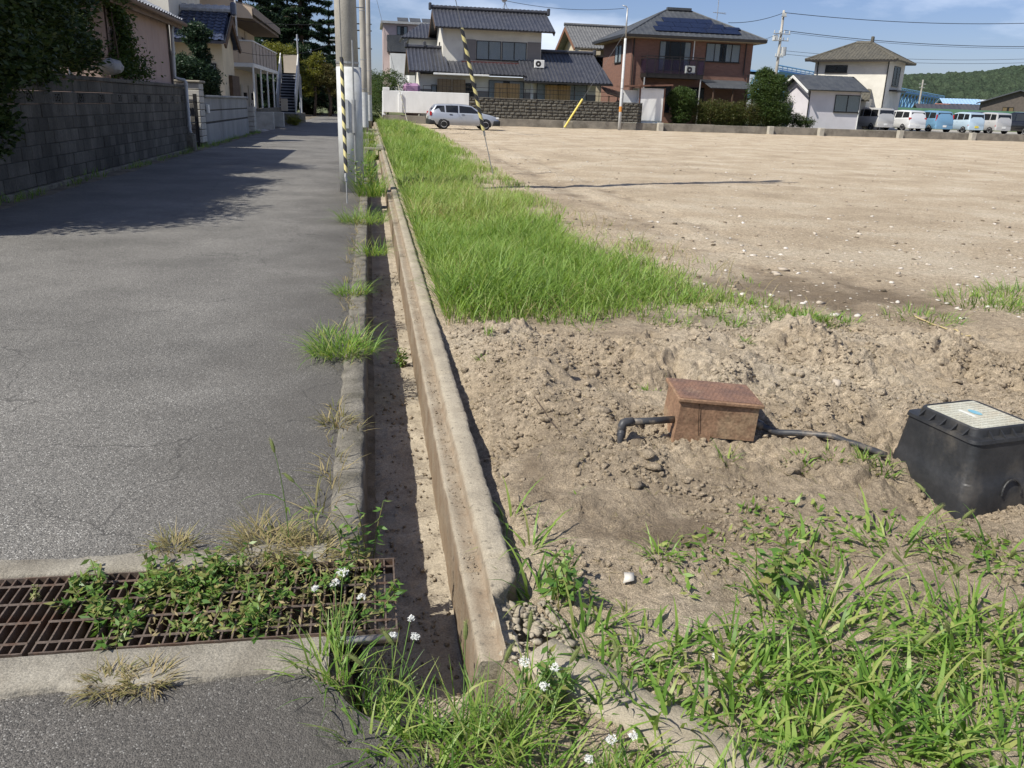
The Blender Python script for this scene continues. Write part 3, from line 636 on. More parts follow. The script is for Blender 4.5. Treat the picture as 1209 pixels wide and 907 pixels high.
# ------------------------------------------------------------------ rusty meter box
M_RUST = pmat('rusty_steel', (0.27, 0.165, 0.1), (0.18, 0.105, 0.065), scale=9, rough=0.85, grain=0.25, gscale=90, stain=(0.33, 0.245, 0.15), stain_scale=5, stain_amt=0.85, bump=0.6, bscale=45, bdist=0.006, coords='obj')
M_RUST2 = pmat('rusty_plate', (0.23, 0.13, 0.085), (0.14, 0.085, 0.065), scale=14, rough=0.7, grain=0.3, gscale=120, stain=(0.3, 0.21, 0.14), stain_scale=8, stain_amt=0.6, bump=0.4, bscale=60, bdist=0.004, coords='obj')
M_BLACKPIPE = pmat('black_pipe', (0.03, 0.032, 0.038), (0.05, 0.05, 0.052), scale=12, rough=0.45, stain=(0.3, 0.24, 0.17), stain_scale=14, stain_amt=0.8, coords='obj')
rb = thing('meter_box', 'rust brown steel box lying tilted on the dug soil with a pipe', 'metal box', (1.553, 3.478, 0.034))
rb.rotation_mode = 'QUATERNION'
rb.rotation_quaternion = (Matrix.Rotation(-0.126, 3, 'Z') @ Matrix.Rotation(0.026, 3, 'X') @ Matrix.Rotation(0.074, 3, 'Y')).to_quaternion()
w, d, h = 0.372, 0.262, 0.162
q = MB()
vs = []
nxq, nzq = 14, 7
def dentpos(u, v, side):
    return 0.006 * (vnoise(np.array(u * 6.0), np.array(v * 4.0 + side * 9), 301) - 0.5)
q = MB()
for s, (ax, bx, ay, by) in enumerate(((-1, 1, -1, -1), (1, 1, -1, 1), (1, -1, 1, 1), (-1, -1, 1, -1))):
    base = len(q.v); vv = []
    for j in range(nzq):
        for i in range(nxq):
            u = i / (nxq - 1); v = j / (nzq - 1); x = (ax + (bx - ax) * u) * w / 2; y = (ay + (by - ay) * u) * d / 2
            k = 1.0 - 0.02 * v; e = float(dentpos(u, v, s)) * (1 if 0 < i < nxq - 1 else 0)
            nx_, ny_ = (0, -1) if s == 0 else (1, 0) if s == 1 else (0, 1) if s == 2 else (-1, 0)
            vv.append((x * k + nx_ * e, y * k + ny_ * e, h * v))
    q.add(vv, [(j * nxq + i, j * nxq + i + 1, (j + 1) * nxq + i + 1, (j + 1) * nxq + i) for j in range(nzq - 1) for i in range(nxq - 1)])
q.build('body', M_RUST, rb, smooth=False)
q = MB().cbox(-0.2, 0.2, -0.142, 0.142, h + 0.001, h + 0.02, c=0.004); lid = q.build('lid', M_RUST, rb)
q = MB().box(-0.19, 0.19, -0.132, 0.132, h + 0.0202, h + 0.0225)
for i in range(18):
    for j in range(12):
        x = -0.182 + i * 0.0212 + (0.0106 if j % 2 else 0); y = -0.124 + j * 0.0222
        a = 0.7 if (i + j) % 2 else -0.7; c, s = math.cos(a) * 0.007, math.sin(a) * 0.007
        q.add([(x - c, y - s, h + 0.0226), (x + s * .3, y - c * .3, h + 0.0262), (x + c, y + s, h + 0.0226), (x - s * .3, y + c * .3, h + 0.0262)], [(0, 1, 2, 3)])
q.build('tread_plate', M_RUST2, lid)
q = MB().box(-0.188, -0.02, -0.1335, -0.1312, -0.045, 0.012).box(-0.188, -0.1855, -0.131, 0.06, -0.045, 0.012); q.build('bottom_flange', M_RUST, rb)
MB().tube([(0.05 - .15, -0.1335, h), (-0.14 + .05, -0.1345, 0.08), (-0.075, -0.134, 0.006)], 0.0016, 4).build('crack', pmat('dark_seam', (0.05, 0.03, 0.02)), rb)
# soil-caked lumps on its lower side
pipe = thing('elbow_pipe', 'black plastic elbow pipe rising from the soil into the rusty box', 'pipe', (0, 0, 0))
zt = 0.085
zb = float(hterr(1.085, 3.36))
MB().tube([(1.082, 3.335, zb - 0.08), (1.088, 3.348, zb + 0.02), (1.097, 3.365, zt + 0.005)], [0.013, 0.016, 0.0175], 12).build('riser', M_BLACKPIPE, pipe, smooth=True)
q = MB().tube([(1.095, 3.362, zt - 0.03), (1.096, 3.365, zt + 0.012), (1.103, 3.37, zt + 0.024), (1.118, 3.374, zt + 0.026), (1.15, 3.378, zt + 0.026)], 0.0205, 12); q.build('elbow', M_BLACKPIPE, pipe, smooth=True)
MB().tube([(1.14, 3.377, zt + 0.026), (1.25, 3.392, zt + 0.022), (1.385, 3.43, zt + 0.012)], 0.0165, 12).build('run', M_BLACKPIPE, pipe, smooth=True)
MB().tube([(1.086, 3.347, zb + 0.022), (1.094, 3.36, zt - 0.02)], 0.0195, 12).build('sleeve', M_BLACKPIPE, pipe, smooth=True)
q = MB()
cpts = []
for i in range(22):
    t = i / 21; x = 1.735 + 0.50 * t; y = 3.40 - 0.30 * t + 0.02 * math.sin(5 * t); cpts.append((x, y, max(float(np.mean(hterr(x + np.linspace(-.09, .09, 9), y - np.linspace(-.05, .05, 9)))) + 0.026, 0.085 * (1 - t * 2.2))))
cable = thing('supply_pipe', 'dark plastic pipe lying on the soil from rusty box to black box', 'pipe')
q.tube(cpts, 0.016, 8).build('hose', M_BLACKPIPE, cable, smooth=True)
MB().tube([Vector(cpts[0]) + Vector((-.05, .03, .004)), cpts[1], cpts[2]], 0.024, 10).build('coupling', M_BLACKPIPE, cable, smooth=True)

# ------------------------------------------------------------------ black valve box
M_BOX = pmat('black_polymer', (0.018, 0.019, 0.021), (0.032, 0.032, 0.033), scale=7, rough=0.5, grain=0.12, gscale=50, stain=(0.12, 0.105, 0.085), stain_scale=4, stain_amt=0.6, bump=0.15, bscale=30, coords='obj', spec=0.4)
M_LID = pmat('pale_lid', (0.46, 0.46, 0.39), (0.36, 0.345, 0.28), scale=9, rough=0.8, grain=0.15, gscale=150, stain=(0.4, 0.32, 0.22), stain_scale=7, stain_amt=0.6, coords='obj')
vb = thing('valve_box', 'black plastic meter box with pale square lid standing in the weeds', 'meter box', (2.543, 2.965, -0.109))
vb.scale = (1.0, 1.0, 1.07)
vb.rotation_mode = 'QUATERNION'
vb.rotation_quaternion = (Matrix.Rotation(0.142, 3, 'Z') @ Matrix.Rotation(-0.009, 3, 'X') @ Matrix.Rotation(-0.016, 3, 'Y')).to_quaternion()
def rrect(wx, wy, r, z, n=5):
    out = []
    for (sx, sy, a0) in ((1, 1, 0), (-1, 1, 90), (-1, -1, 180), (1, -1, 270)):
        for k in range(n + 1):
            a = R(a0 + 90 * k / n); out.append((sx * (wx - r) + r * math.cos(a), sy * (wy - r) + r * math.sin(a), z))
    return out
def loft(q, rings, cap0=False, cap1=True):
    n = len(rings[0]); b = len(q.v); q.v += [tuple(p) for r in rings for p in r]
    for j in range(len(rings) - 1):
        for i in range(n):
            q.f.append((b + j * n + i, b + j * n + (i + 1) % n, b + (j + 1) * n + (i + 1) % n, b + (j + 1) * n + i))
    if cap1: q.f.append(tuple(b + (len(rings) - 1) * n + i for i in range(n)))
    if cap0: q.f.append(tuple(b + i for i in range(n))[::-1])
def half(z): t = z / 0.318; return (0.222 + (0.184 - 0.222) * t, 0.203 + (0.192 - 0.203) * t)
WX = lambda z: 0.225 - 0.04 * z / 0.318
WY = lambda z: 0.235 - 0.04 * z / 0.318
q = MB(); rings = [rrect(WX(z), WY(z), 0.04, z) for z in (0, 0.08, 0.14)] + [rrect(WX(.146) - .003, WY(.146) - .003, 0.04, .146)] + [rrect(WX(z) - .003, WY(z) - .003, 0.04, z) for z in (0.2, 0.30)]
rings += [rrect(WX(.3) + 0.004, WY(.3) + 0.004, 0.04, 0.303), rrect(WX(.31) + 0.002, WY(.31) + 0.002, 0.04, 0.316), rrect(WX(.31) - 0.03, WY(.31) - 0.03, 0.04, 0.318), rrect(WX(.31) - 0.036, WY(.31) - 0.036, 0.038, 0.345), rrect(WX(.31) - 0.04, WY(.31) - 0.04, 0.036, 0.349), rrect(WX(.31) - 0.048, WY(.31) - 0.048, 0.03, 0.349), rrect(WX(.31) - 0.05, WY(.31) - 0.05, 0.03, 0.343)]
loft(q, rings); smooth_angle(q.build('body', M_BOX, vb), 30)
rib = MB().add([(0, -0.003, 0.0), (0.032, -0.003, 0.0), (0.0, -0.003, 0.024), (0, 0.003, 0.0), (0.032, 0.003, 0.0), (0.0, 0.003, 0.024)], [(0, 1, 2), (3, 5, 4), (0, 3, 4, 1), (1, 4, 5, 2), (2, 5, 3, 0)]).mesh('rib')
a_, b_ = WX(.31) - 0.034, WY(.31) - 0.034
for k in range(5):
    for s in (1, -1):
        link('rib', rib, M_BOX, vb, (s * a_, -0.12 + 0.06 * k, 0.3175), (0, 0, 0 if s > 0 else math.pi))
        if k < 4: link('rib', rib, M_BOX, vb, (-0.09 + 0.06 * k, s * b_, 0.3175), (0, 0, s * math.pi / 2))
lid = MB(); loft(lid, [rrect(WX(.31) - 0.051, WY(.31) - 0.051, 0.028, 0.342), rrect(WX(.31) - 0.051, WY(.31) - 0.051, 0.028, 0.3455), rrect(WX(.31) - 0.054, WY(.31) - 0.054, 0.028, 0.3475)])
lid = lid.build('lid', M_LID, vb)
q = MB()
for i in range(11):
    for j in range(12):
        x = -0.118 + i * 0.0236; y = -0.128 + j * 0.0232
        if abs(x) < 0.035 and -0.03 < y < 0.06: continue
        q.cbox(x - 0.0098, x + 0.0098, y - 0.0096, y + 0.0096, 0.3474, 0.3496, c=0.0009)
q.build('studs', M_LID, lid)
# emblem on the lid: a blue oval badge beside a raised block
el = MB(); ring = [(0.018 * math.cos(a) , 0.035 * math.sin(a) + 0.015, 0.3485) for a in np.linspace(0, 2 * math.pi, 20, endpoint=False)]
el.add(ring, [tuple(range(20))]); el.build('badge', pmat('blue_badge', (0.14, 0.34, 0.44), (0.24, 0.4, 0.45), scale=30, rough=0.5, coords='obj'), lid, loc=(0.014, 0, 0.0008))
q = MB().add(rrect(0.010, 0.05, 0.004, 0.3483, 2), [tuple(range(12))]).build('maker_plate', pmat('worn_plate', (0.62, 0.62, 0.57)), lid, loc=(-0.03, 0.01, 0.0006))
# knock-out arch on the near face
q = MB(); arch = [(math.cos(a) * 0.05, math.sin(a) * 0.06) for a in np.linspace(0, math.pi, 12)]
q.tube([(x + 0.02, -WY(0.04 + z) - 0.001, 0.09 + z) for x, z in arch], 0.004, 5).build('knockout', M_BOX, vb)

# ------------------------------------------------------------------ utility poles and guys
M_POLE = pmat('pole_concrete', (0.42, 0.39, 0.34), (0.33, 0.31, 0.27), scale=4, rough=0.9, grain=0.12, gscale=120, stain=(0.22, 0.2, 0.17), stain_scale=1.3, stain_amt=0.6, bump=0.2, bscale=60, stretch=(1, 1, 0.4))
M_SHEET = pmat('pole_wrap', (0.55, 0.56, 0.55), (0.47, 0.48, 0.48), scale=5, rough=0.6, stain=(0.3, 0.29, 0.26), stain_scale=3, stain_amt=0.5)
M_STEEL = pmat('zinc_steel', (0.42, 0.43, 0.43), (0.32, 0.32, 0.32), scale=8, rough=0.5, metallic=0.6)
M_CABLE = pmat('black_cable', (0.025, 0.025, 0.028), rough=0.6)
M_YEL = pmat('guard_yellow', (0.72, 0.56, 0.1), (0.62, 0.5, 0.14), scale=10, rough=0.5)
M_BLK = pmat('guard_black', (0.025, 0.025, 0.027), rough=0.5)
M_CERAM = pmat('insulator', (0.6, 0.6, 0.57), rough=0.3)
M_WIRE = pmat('wire_grey', (0.16, 0.16, 0.16), rough=0.8)
def striped_mat(name, length, n, c1, c2, slant=0.25):
    m = bpy.data.materials.new(name); m.use_nodes = True; nt = m.node_tree; L = nt.links; b = nt.nodes['Principled BSDF']; b.inputs['Roughness'].default_value = 0.5
    t = nd(nt, 'ShaderNodeTexCoord'); s = nd(nt, 'ShaderNodeSeparateXYZ'); L.new(t.outputs['Object'], s.inputs['Vector'])
    at = nd(nt, 'ShaderNodeMath', operation='ARCTAN2'); L.new(s.outputs['Y'], at.inputs[0]); L.new(s.outputs['X'], at.inputs[1])
    k = nd(nt, 'ShaderNodeMath', operation='MULTIPLY'); k.inputs[1].default_value = 1 / (2 * math.pi); L.new(at.outputs['Value'], k.inputs[0])
    z = nd(nt, 'ShaderNodeMath', operation='MULTIPLY'); z.inputs[1].default_value = n / length; L.new(s.outputs['Z'], z.inputs[0])
    a = nd(nt, 'ShaderNodeMath', operation='ADD'); L.new(k.outputs['Value'], a.inputs[0]); L.new(z.outputs['Value'], a.inputs[1])
    f = nd(nt, 'ShaderNodeMath', operation='FRACT'); L.new(a.outputs['Value'], f.inputs[0])
    g = nd(nt, 'ShaderNodeMath', operation='GREATER_THAN'); g.inputs[1].default_value = 0.55; L.new(f.outputs['Value'], g.inputs[0])
    mx = nd(nt, 'ShaderNodeMixRGB', Color1=c4(c2), Color2=c4(c1)); L.new(g.outputs['Value'], mx.inputs['Fac']); L.new(mx.outputs['Color'], b.inputs['Base Color'])
    return m
def guy(label, base, top, g0, g1, r, stripes, dark=True, wire_r=0.008, mat_=None):
    """anchor rod, plastic guard from distance g0 to g1 along the line, wire up to top"""
    b = Vector(base); t_ = Vector(top); d = (t_ - b).normalized()
    o = thing('guy_wire', label, 'guy wire', base)
    q_ = d.to_track_quat('Z', 'Y').to_euler()
    MB().tube([(0, 0, -0.1), (0, 0, g0 + 0.05)], 0.011, 6).build('anchor_rod', M_STEEL, o, rot=q_)
    MB().tube([(0, 0, g0 - 0.12), (0.01, 0.0, g0 - 0.06), (0, 0, g0 + 0.02)], 0.024, 6).build('shackle', M_STEEL, o, rot=q_)
    m = mat_ or striped_mat('guard_stripes', g1 - g0, stripes, (0.66, 0.58, 0.26), (0.035, 0.035, 0.037))
    g = MB().tube([(0, 0, g0), (0, 0, g1)], r, 12).build('guard', m, o, smooth=False, rot=q_); smooth_angle(g, 50)
    MB().tube([(0, 0, g1 - 0.02), (0, 0, (t_ - b).length)], wire_r, 5).build('wire', M_WIRE, o, rot=q_)
    return o
def pole(label, x, y, h, r0, r1, wrap, lean=0.0, arms=(), steps=True):
    t = thing('utility_pole', label, 'utility pole', (x, y, -0.03), 0, 'concrete utility poles along the road')
    s = MB().tube([(0, 0, -0.5), (lean * 3 / h, 0, 3), (lean * 0.6, 0, h * 0.6), (lean, 0, h)], [r0, r0 - (r0 - r1) * 3 / h, r0 - (r0 - r1) * 0.6, r1], 20).build('shaft', M_POLE, t, smooth=True)
    if wrap:
        rw = r0 + 0.012
        MB().tube([(0, 0, 0.25), (0, 0, 1.9)], [rw, rw - 0.006], 22).build('wrap_sheet', M_SHEET, t, smooth=False)
    for z in (2.05, 3.4, 5.6):
        MB().tube([(lean * z / h, 0, z), (lean * z / h, 0, z + 0.03)], r0 - (r0 - r1) * z / h + 0.008, 18).build('band', M_STEEL, t)
    for z, half_, dy in arms:
        a = boxpart('cross_arm', M_STEEL, t, lean - half_, lean + half_, dy, dy + 0.09, z, z + 0.09)
        for k in np.linspace(-half_ + .1, half_ - .1, 4):
            MB().tube([(lean + k, dy + .045, z + .09), (lean + k, dy + .045, z + .15), (lean + k, dy + .045, z + .17), (lean + k, dy + .045, z + .26)], [0.02, 0.05, 0.035, 0.05], 8).build('insulator', M_CERAM, t)
    if steps:
        for k in range(int((h - 3) / 0.5)):
            z = 2.4 + k * 0.5; s_ = 1 if k % 2 else -1
            MB().tube([(0, 0, z), (s_ * (r0 + 0.1), 0, z)], 0.008, 5).build('step_bolt', M_STEEL, t)
    return t
p1 = pole('nearest grey concrete utility pole with pale wrapped base at the road edge', -0.32, 14.72, 12.5, 0.19, 0.125, False, -0.12, ((11.6, 0.9, -0.2), (10.9, 0.75, -0.2)))
MB().tube([(0.0, -0.0, -0.02), (0.0, 0, 2.0)], [0.206, 0.203], 22).build('wrap_sheet', M_SHEET, p1, smooth=True)
q = MB().tube([(0.075, -0.215, 0.15), (0.075, -0.215, 0.98)], 0.016, 8).tube([(0.07, -0.225, 0.98), (0.07, -0.225, 1.5)], 0.035, 10).tube([(0.07, -0.22, 1.5), (0.07, -0.21, 2.4)], 0.014, 8); q.build('earth_conduit', M_STEEL, p1)
boxpart('number_plate', M_SHEET, p1, -0.1, -0.02, -0.206 - 0.02, -0.206, 1.05, 1.5)
pole('slim concrete utility pole with painted base beyond the nearest pole', -0.24, 44.2, 12, 0.175, 0.12, True, 0.0, ((11.0, 0.9, -0.2),), False)
pole('farthest dark utility pole lined up behind the second pole', 0.0, 59.5, 13, 0.17, 0.12, True, 0.08, ((12.2, 0.9, -0.2), (11.4, 0.8, -0.2), (8.2, 0.4, -.2)), False)
gy1 = on_plane_x(409, 205, -0.36)
guy('yellow and black striped guy guard in front of the nearest pole', (-0.36, 12.95, -0.03), (-0.50, 14.45, 11.0), 0.46, 2.1, 0.028, 8)
a2 = ground_at(582, 205); k2 = on_plane_y(545, 33, a2[1] - 0.2)
bt = Vector((a2[0], a2[1], -0.02)); tp = Vector((k2[0], a2[1] - 0.2, k2[1])); dd = (tp - bt).normalized(); Lg = (tp - bt).length
guy('leaning yellow and black striped guy guard in front of the silver car', bt, bt + dd * 9.5, 0.98, Lg, 0.04, 8)
b3 = ground_at(482, 147.5); k3 = on_plane_y(470, 100, b3[1] - .1); bt = Vector((b3[0], b3[1], 0)); tp = Vector((k3[0], b3[1] - .1, k3[1])); dd = (tp - bt).normalized()
guy('thin pale guarded guy wire before the white wall', bt, bt + dd * 11, 0.2, (tp - bt).length, 0.028, 9, mat_=striped_mat('guard_pale', 2.2, 9, (0.75, 0.7, 0.45), (0.6, 0.6, 0.58)), wire_r=0.012)

# street lamp pole at the back of the lot and its yellow guy
lampx = 19.1
lp = thing('lamp_pole', 'grey steel pole with orange band standing before the stone wall', 'pole', (lampx, 65.2, -0.03))
MB().tube([(0, 0, -0.3), (0, 0, 1.8), (0.0, 0, 6.6)], [0.115, 0.11, 0.09], 14).build('lower_shaft', M_SHEET, lp, smooth=True)
MB().tube([(0, 0, 6.6), (0.0, 0, 8.7)], [0.07, 0.055], 12).build('upper_shaft', M_STEEL, lp, smooth=True)
MB().tube([(0, 0, 8.6), (-0.1, 0, 8.8), (-0.4, 0, 8.85)], 0.035, 8).build('arm', M_STEEL, lp, smooth=True)
MB().tube([(0, 0, 1.35), (0, 0, 1.75)], 0.118, 14).build('orange_band', pmat('orange_band', (0.6, 0.26, 0.06), rough=0.5), lp)
for z in (3.0, 6.5, 7.6): MB().tube([(0, 0, z), (0, 0, z + 0.08)], 0.125 - 0.006 * z, 12).build('collar', M_STEEL, lp)
bt = Vector((14.55, 64.5, 0)); tp = Vector((15.9, 64.55, 2.17)); 
gy = guy('yellow guy guard leaning before the dark stone wall', bt, (lampx - 0.05, 65.2, 7.0), 0.06, (tp - bt).length, 0.075, 1, mat_=M_YEL, wire_r=0.011)
tag(boxpart('guy_anchor_block', M_CONC, None, 14.75, 15.35, 65.0, 65.6, -0.02, 0.5, c=0.03), 'small concrete anchor block beside the yellow guy guard', 'concrete block')
# ------------------------------------------------------------------ building helpers
M_TILE = pmat('black_roof_tile', (0.032, 0.034, 0.042), (0.055, 0.056, 0.063), scale=2.0, rough=0.38, grain=0.2, gscale=9, spec=0.5)
M_TILE_GREY = pmat('grey_roof_tile', (0.15, 0.15, 0.145), (0.1, 0.1, 0.1), scale=2.5, rough=0.5, grain=0.25, gscale=9)
M_TILE_OLD = pmat('old_brown_tile', (0.115, 0.105, 0.08), (0.068, 0.064, 0.052), scale=2.5, rough=0.6, grain=0.3, gscale=9)
M_TILE_SIL = pmat('silver_glazed_tile', (0.42, 0.43, 0.45), (0.3, 0.31, 0.33), scale=6, rough=0.3, grain=0.2, gscale=20, spec=0.6)
M_TILE_BLUE = pmat('blue_black_tile', (0.032, 0.042, 0.075), (0.06, 0.072, 0.11), scale=5, rough=0.35, grain=0.2, gscale=20, spec=0.55)
M_SLATE = pmat('flat_slate', (0.045, 0.05, 0.058), (0.07, 0.075, 0.08), scale=1.5, rough=0.6, grain=0.2, gscale=12)
M_PLASTER = pmat('cream_plaster', (0.66, 0.63, 0.55), (0.58, 0.55, 0.48), scale=1.3, rough=0.9, stain=(0.42, 0.4, 0.34), stain_scale=0.8, stain_amt=0.35)
M_WHITE = pmat('white_plaster', (0.74, 0.74, 0.72), (0.66, 0.66, 0.64), scale=1.3, rough=0.9, stain=(0.5, 0.5, 0.47), stain_scale=1.1, stain_amt=0.4, stretch=(1, 1, 0.4))
M_YCREAM = pmat('warm_plaster', (0.58, 0.5, 0.36), (0.5, 0.43, 0.31), scale=1.2, rough=0.9)
M_PINK = pmat('pink_siding', (0.4, 0.3, 0.265), (0.35, 0.26, 0.23), scale=1.5, rough=0.8)
M_FRAME = pmat('dark_aluminium', (0.035, 0.032, 0.03), rough=0.45, metallic=0.4)
M_FRAME_L = pmat('light_aluminium', (0.5, 0.49, 0.46), rough=0.4, metallic=0.5)
M_CURT = pmat('curtain', (0.78, 0.78, 0.76), (0.66, 0.67, 0.66), scale=9, rough=0.9, stretch=(3, 3, 0.2))
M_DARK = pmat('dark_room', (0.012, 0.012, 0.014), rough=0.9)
M_GLASS = glass_mat('window_glass')
M_REED = pmat('reed_blind', (0.58, 0.37, 0.17), (0.48, 0.3, 0.13), scale=2, rough=0.9, grain=0.2, gscale=30, stretch=(0.3, 0.3, 6))
M_REED2 = pmat('faded_reed_blind', (0.33, 0.23, 0.13), (0.26, 0.18, 0.105), scale=2, rough=0.9, grain=0.2, gscale=30, stretch=(0.3, 0.3, 6))
M_WOODP = pmat('brown_wood', (0.11, 0.07, 0.045), (0.07, 0.045, 0.03), scale=4, rough=0.8)
M_SHUT = pmat('shutter_grey', (0.2, 0.185, 0.17), (0.17, 0.155, 0.145), scale=3, rough=0.6, stretch=(0.2, 0.2, 20))
M_WHITEMETAL = pmat('white_metal', (0.7, 0.7, 0.68), (0.62, 0.61, 0.58), scale=3, rough=0.5)
M_LBLUE = pmat('sill_white', (0.66, 0.66, 0.64), rough=0.6)
def brick_mat():
    m = bpy.data.materials.new('red_brick'); m.use_nodes = True; nt = m.node_tree; L = nt.links; b = nt.nodes['Principled BSDF']; b.inputs['Roughness'].default_value = 0.85
    g = nd(nt, 'ShaderNodeNewGeometry'); s = nd(nt, 'ShaderNodeSeparateXYZ'); L.new(g.outputs['Position'], s.inputs['Vector'])
    a = nd(nt, 'ShaderNodeMath', operation='ADD'); L.new(s.outputs['X'], a.inputs[0]); L.new(s.outputs['Y'], a.inputs[1])
    c = nd(nt, 'ShaderNodeCombineXYZ'); L.new(a.outputs['Value'], c.inputs['X']); L.new(s.outputs['Z'], c.inputs['Y'])
    br = nd(nt, 'ShaderNodeTexBrick', Scale=1.0, Color1=(0.2, 0.1, 0.07, 1), Color2=(0.155, 0.077, 0.055, 1), Mortar=(0.2, 0.13, 0.1, 1))
    br.inputs['Brick Width'].default_value = 0.3; br.inputs['Row Height'].default_value = 0.1; br.inputs['Mortar Size'].default_value = 0.008
    L.new(c.outputs['Vector'], br.inputs['Vector']); L.new(br.outputs['Color'], b.inputs['Base Color'])
    bp = nd(nt, 'ShaderNodeBump', Strength=0.5, Distance=0.01); bp.invert = True; L.new(br.outputs['Fac'], bp.inputs['Height']); L.new(bp.outputs['Normal'], b.inputs['Normal'])
    return m
M_BRICK = brick_mat()
def roof_plane(q, A, B, RA, RB, rib=0.3, amp=0.045, courses=1, step=0.0, thick=0.12):
    """corrugated tiled plane: eave A->B (left to right seen from outside), ridge RA->RB; hips are clipped"""
    A, B, RA, RB = map(Vector, (A, B, RA, RB)); L = (B - A).length; e = (B - A) / L
    ra = (RA - A).dot(e); rb = (RB - A).dot(e); f = (RA - A) - e * ra; Fh = f.length; f = f / Fh; nrm = e.cross(f).normalized()
    if nrm.z < 0: nrm = -nrm
    n = max(2, int(L / rib)); S = []
    for i in range(n):
        for k, hgt in ((0.0, 0.0), (0.22, 1.0), (0.42, 0.9), (0.6, 0.05)): S.append(((i + k) / n * L, hgt * amp))
    S.append((L, 0.0)); m = len(S); R_ = []; nr = courses
    for (s, hz) in S:
        t = 1.0
        if s < ra: t = s / ra
        elif s > rb: t = (L - s) / max(L - rb, 1e-6)
        colv = []
        for c in range(nr):
            for (cc, dz) in ((c / nr, step), ((c + 1) / nr, 0.0)):
                tt = min(cc, t); colv.append(A + e * s + f * (Fh * tt) + nrm * (hz + dz))
        R_.append(colv)
    k = 2 * nr; b = len(q.v)
    for colv in R_: q.v += [tuple(p) for p in colv]
    for i in range(m - 1):
        for j in range(k - 1): q.f.append((b + i * k + j, b + (i + 1) * k + j, b + (i + 1) * k + j + 1, b + i * k + j + 1))
    # underside and edge boards
    b = len(q.v); lo = -nrm * thick
    q.v += [tuple(p) for p in (A, B, RB, RA, A + lo, B + lo, RB + lo, RA + lo)]
    q.f += [(b + 4, b + 7, b + 6, b + 5), (b, b + 4, b + 5, b + 1), (b + 1, b + 5, b + 6, b + 2), (b + 3, b + 7, b + 4, b)]
    return nrm
def ridge_cap(q, pts, r=0.14):
    q.tube(pts, r, 8)
def window(parent, org, w, h, rz=0.0, panes=2, frame=None, curtain=1.0, mat_c=None, sill=True, name='window', t=0.05):
    """sliding window standing proud of a wall; local x along the wall, outside is -y"""
    frame = frame or M_FRAME
    q = MB()
    q.box(0, w, -t, 0.0, 0, t).box(0, w, -t, 0.0, h - t, h).box(0, t, -t, 0, t, h - t).box(w - t, w, -t, 0, t, h - t)
    for k in range(1, panes): q.box(w * k / panes - 0.03, w * k / panes + 0.03, -t * 1.1, -0.002, t, h - t)
    o = q.build(name, frame, parent, loc=org, rot=(0, 0, rz))
    for k in range(panes):
        MB().box(w * k / panes + 0.031, w * (k + 1) / panes - 0.031, -0.032, -0.026, t, h - t).build('pane', M_GLASS, o)
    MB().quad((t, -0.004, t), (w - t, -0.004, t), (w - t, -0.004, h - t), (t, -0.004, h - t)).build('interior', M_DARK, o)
    if curtain:
        cw = (w - 2 * t) * curtain / 2; n = 8
        for s in (0, 1):
            x0 = t if s == 0 else w - t - cw; q = MB(); vs = []
            for i in range(n * 2 + 1): vs += [(x0 + cw * i / (2 * n), -0.016 + 0.006 * (i % 2), t), (x0 + cw * i / (2 * n), -0.016 + 0.006 * (i % 2), h - t)]
            q.add(vs, [(2 * i, 2 * i + 2, 2 * i + 3, 2 * i + 1) for i in range(2 * n)]); q.build('curtain', mat_c or M_CURT, o)
    if sill: MB().box(-0.04, w + 0.04, -t - 0.05, 0.0, -0.05, -0.002).build('sill', frame, o)
    return o
def aircon(parent, loc, rz=0.0, name='air_conditioner'):
    o = MB().cbox(0, 0.8, -0.3, 0, 0.08, 0.68, c=0.02).build(name, M_WHITEMETAL, parent, loc=loc, rot=(0, 0, rz))
    c = [(0.3 + 0.23 * math.cos(a), -0.302, 0.38 + 0.23 * math.sin(a)) for a in np.linspace(0, 2 * math.pi, 20, endpoint=False)]
    MB().add(c, [tuple(range(20))]).build('fan_grille', M_FRAME, o)
    MB().tube([(0.3, -0.306, 0.38), (0.3, -0.312, 0.38)], 0.07, 10).build('fan_hub', M_WHITEMETAL, o)
    MB().box(0.08, 0.14, -0.28, -0.02, 0, 0.08).box(0.66, 0.72, -0.28, -0.02, 0, 0.08).build('foot', M_FRAME, o)
    return o

# ------------------------------------------------------------------ boundary walls at the back of the lot
RY = 66.0
t = thing('retaining_wall', 'long low concrete retaining wall along the back of the lot', 'wall', (0, 0, 0))
M_RET = pmat('retaining_concrete', (0.25, 0.225, 0.185), (0.16, 0.145, 0.12), scale=1.4, rough=0.95, grain=0.2, gscale=25, stain=(0.1, 0.088, 0.07), stain_scale=0.7, stain_amt=0.7, bump=0.4, bscale=12)
xs_ = [0.95, 4.2, 7.5, 11.2, 15, 19.3, 23.8, 27.2, 31.8, 36.4, 40.2, 43.5, 47, 50, 52.5, 56, 60, 66, 72]
for i in range(len(xs_) - 1):
    boxpart('wall_panel', M_RET, t, xs_[i] + 0.006, xs_[i + 1] - 0.006, RY + random.uniform(-.012, .012), RY + 0.25, -0.4, 0.56 + random.uniform(-.02, .02), c=0.015)
for x in (22.6, 31.9, 36.3, 43.4, 50.1, 56.0):
    boxpart('buttress', pmat('pale_concrete', (0.42, 0.39, 0.33), (0.32, 0.3, 0.25), scale=3, rough=0.95), t, x - 0.22, x + 0.22, RY - 0.42, RY - 0.014, -0.3, 0.6, c=0.03)
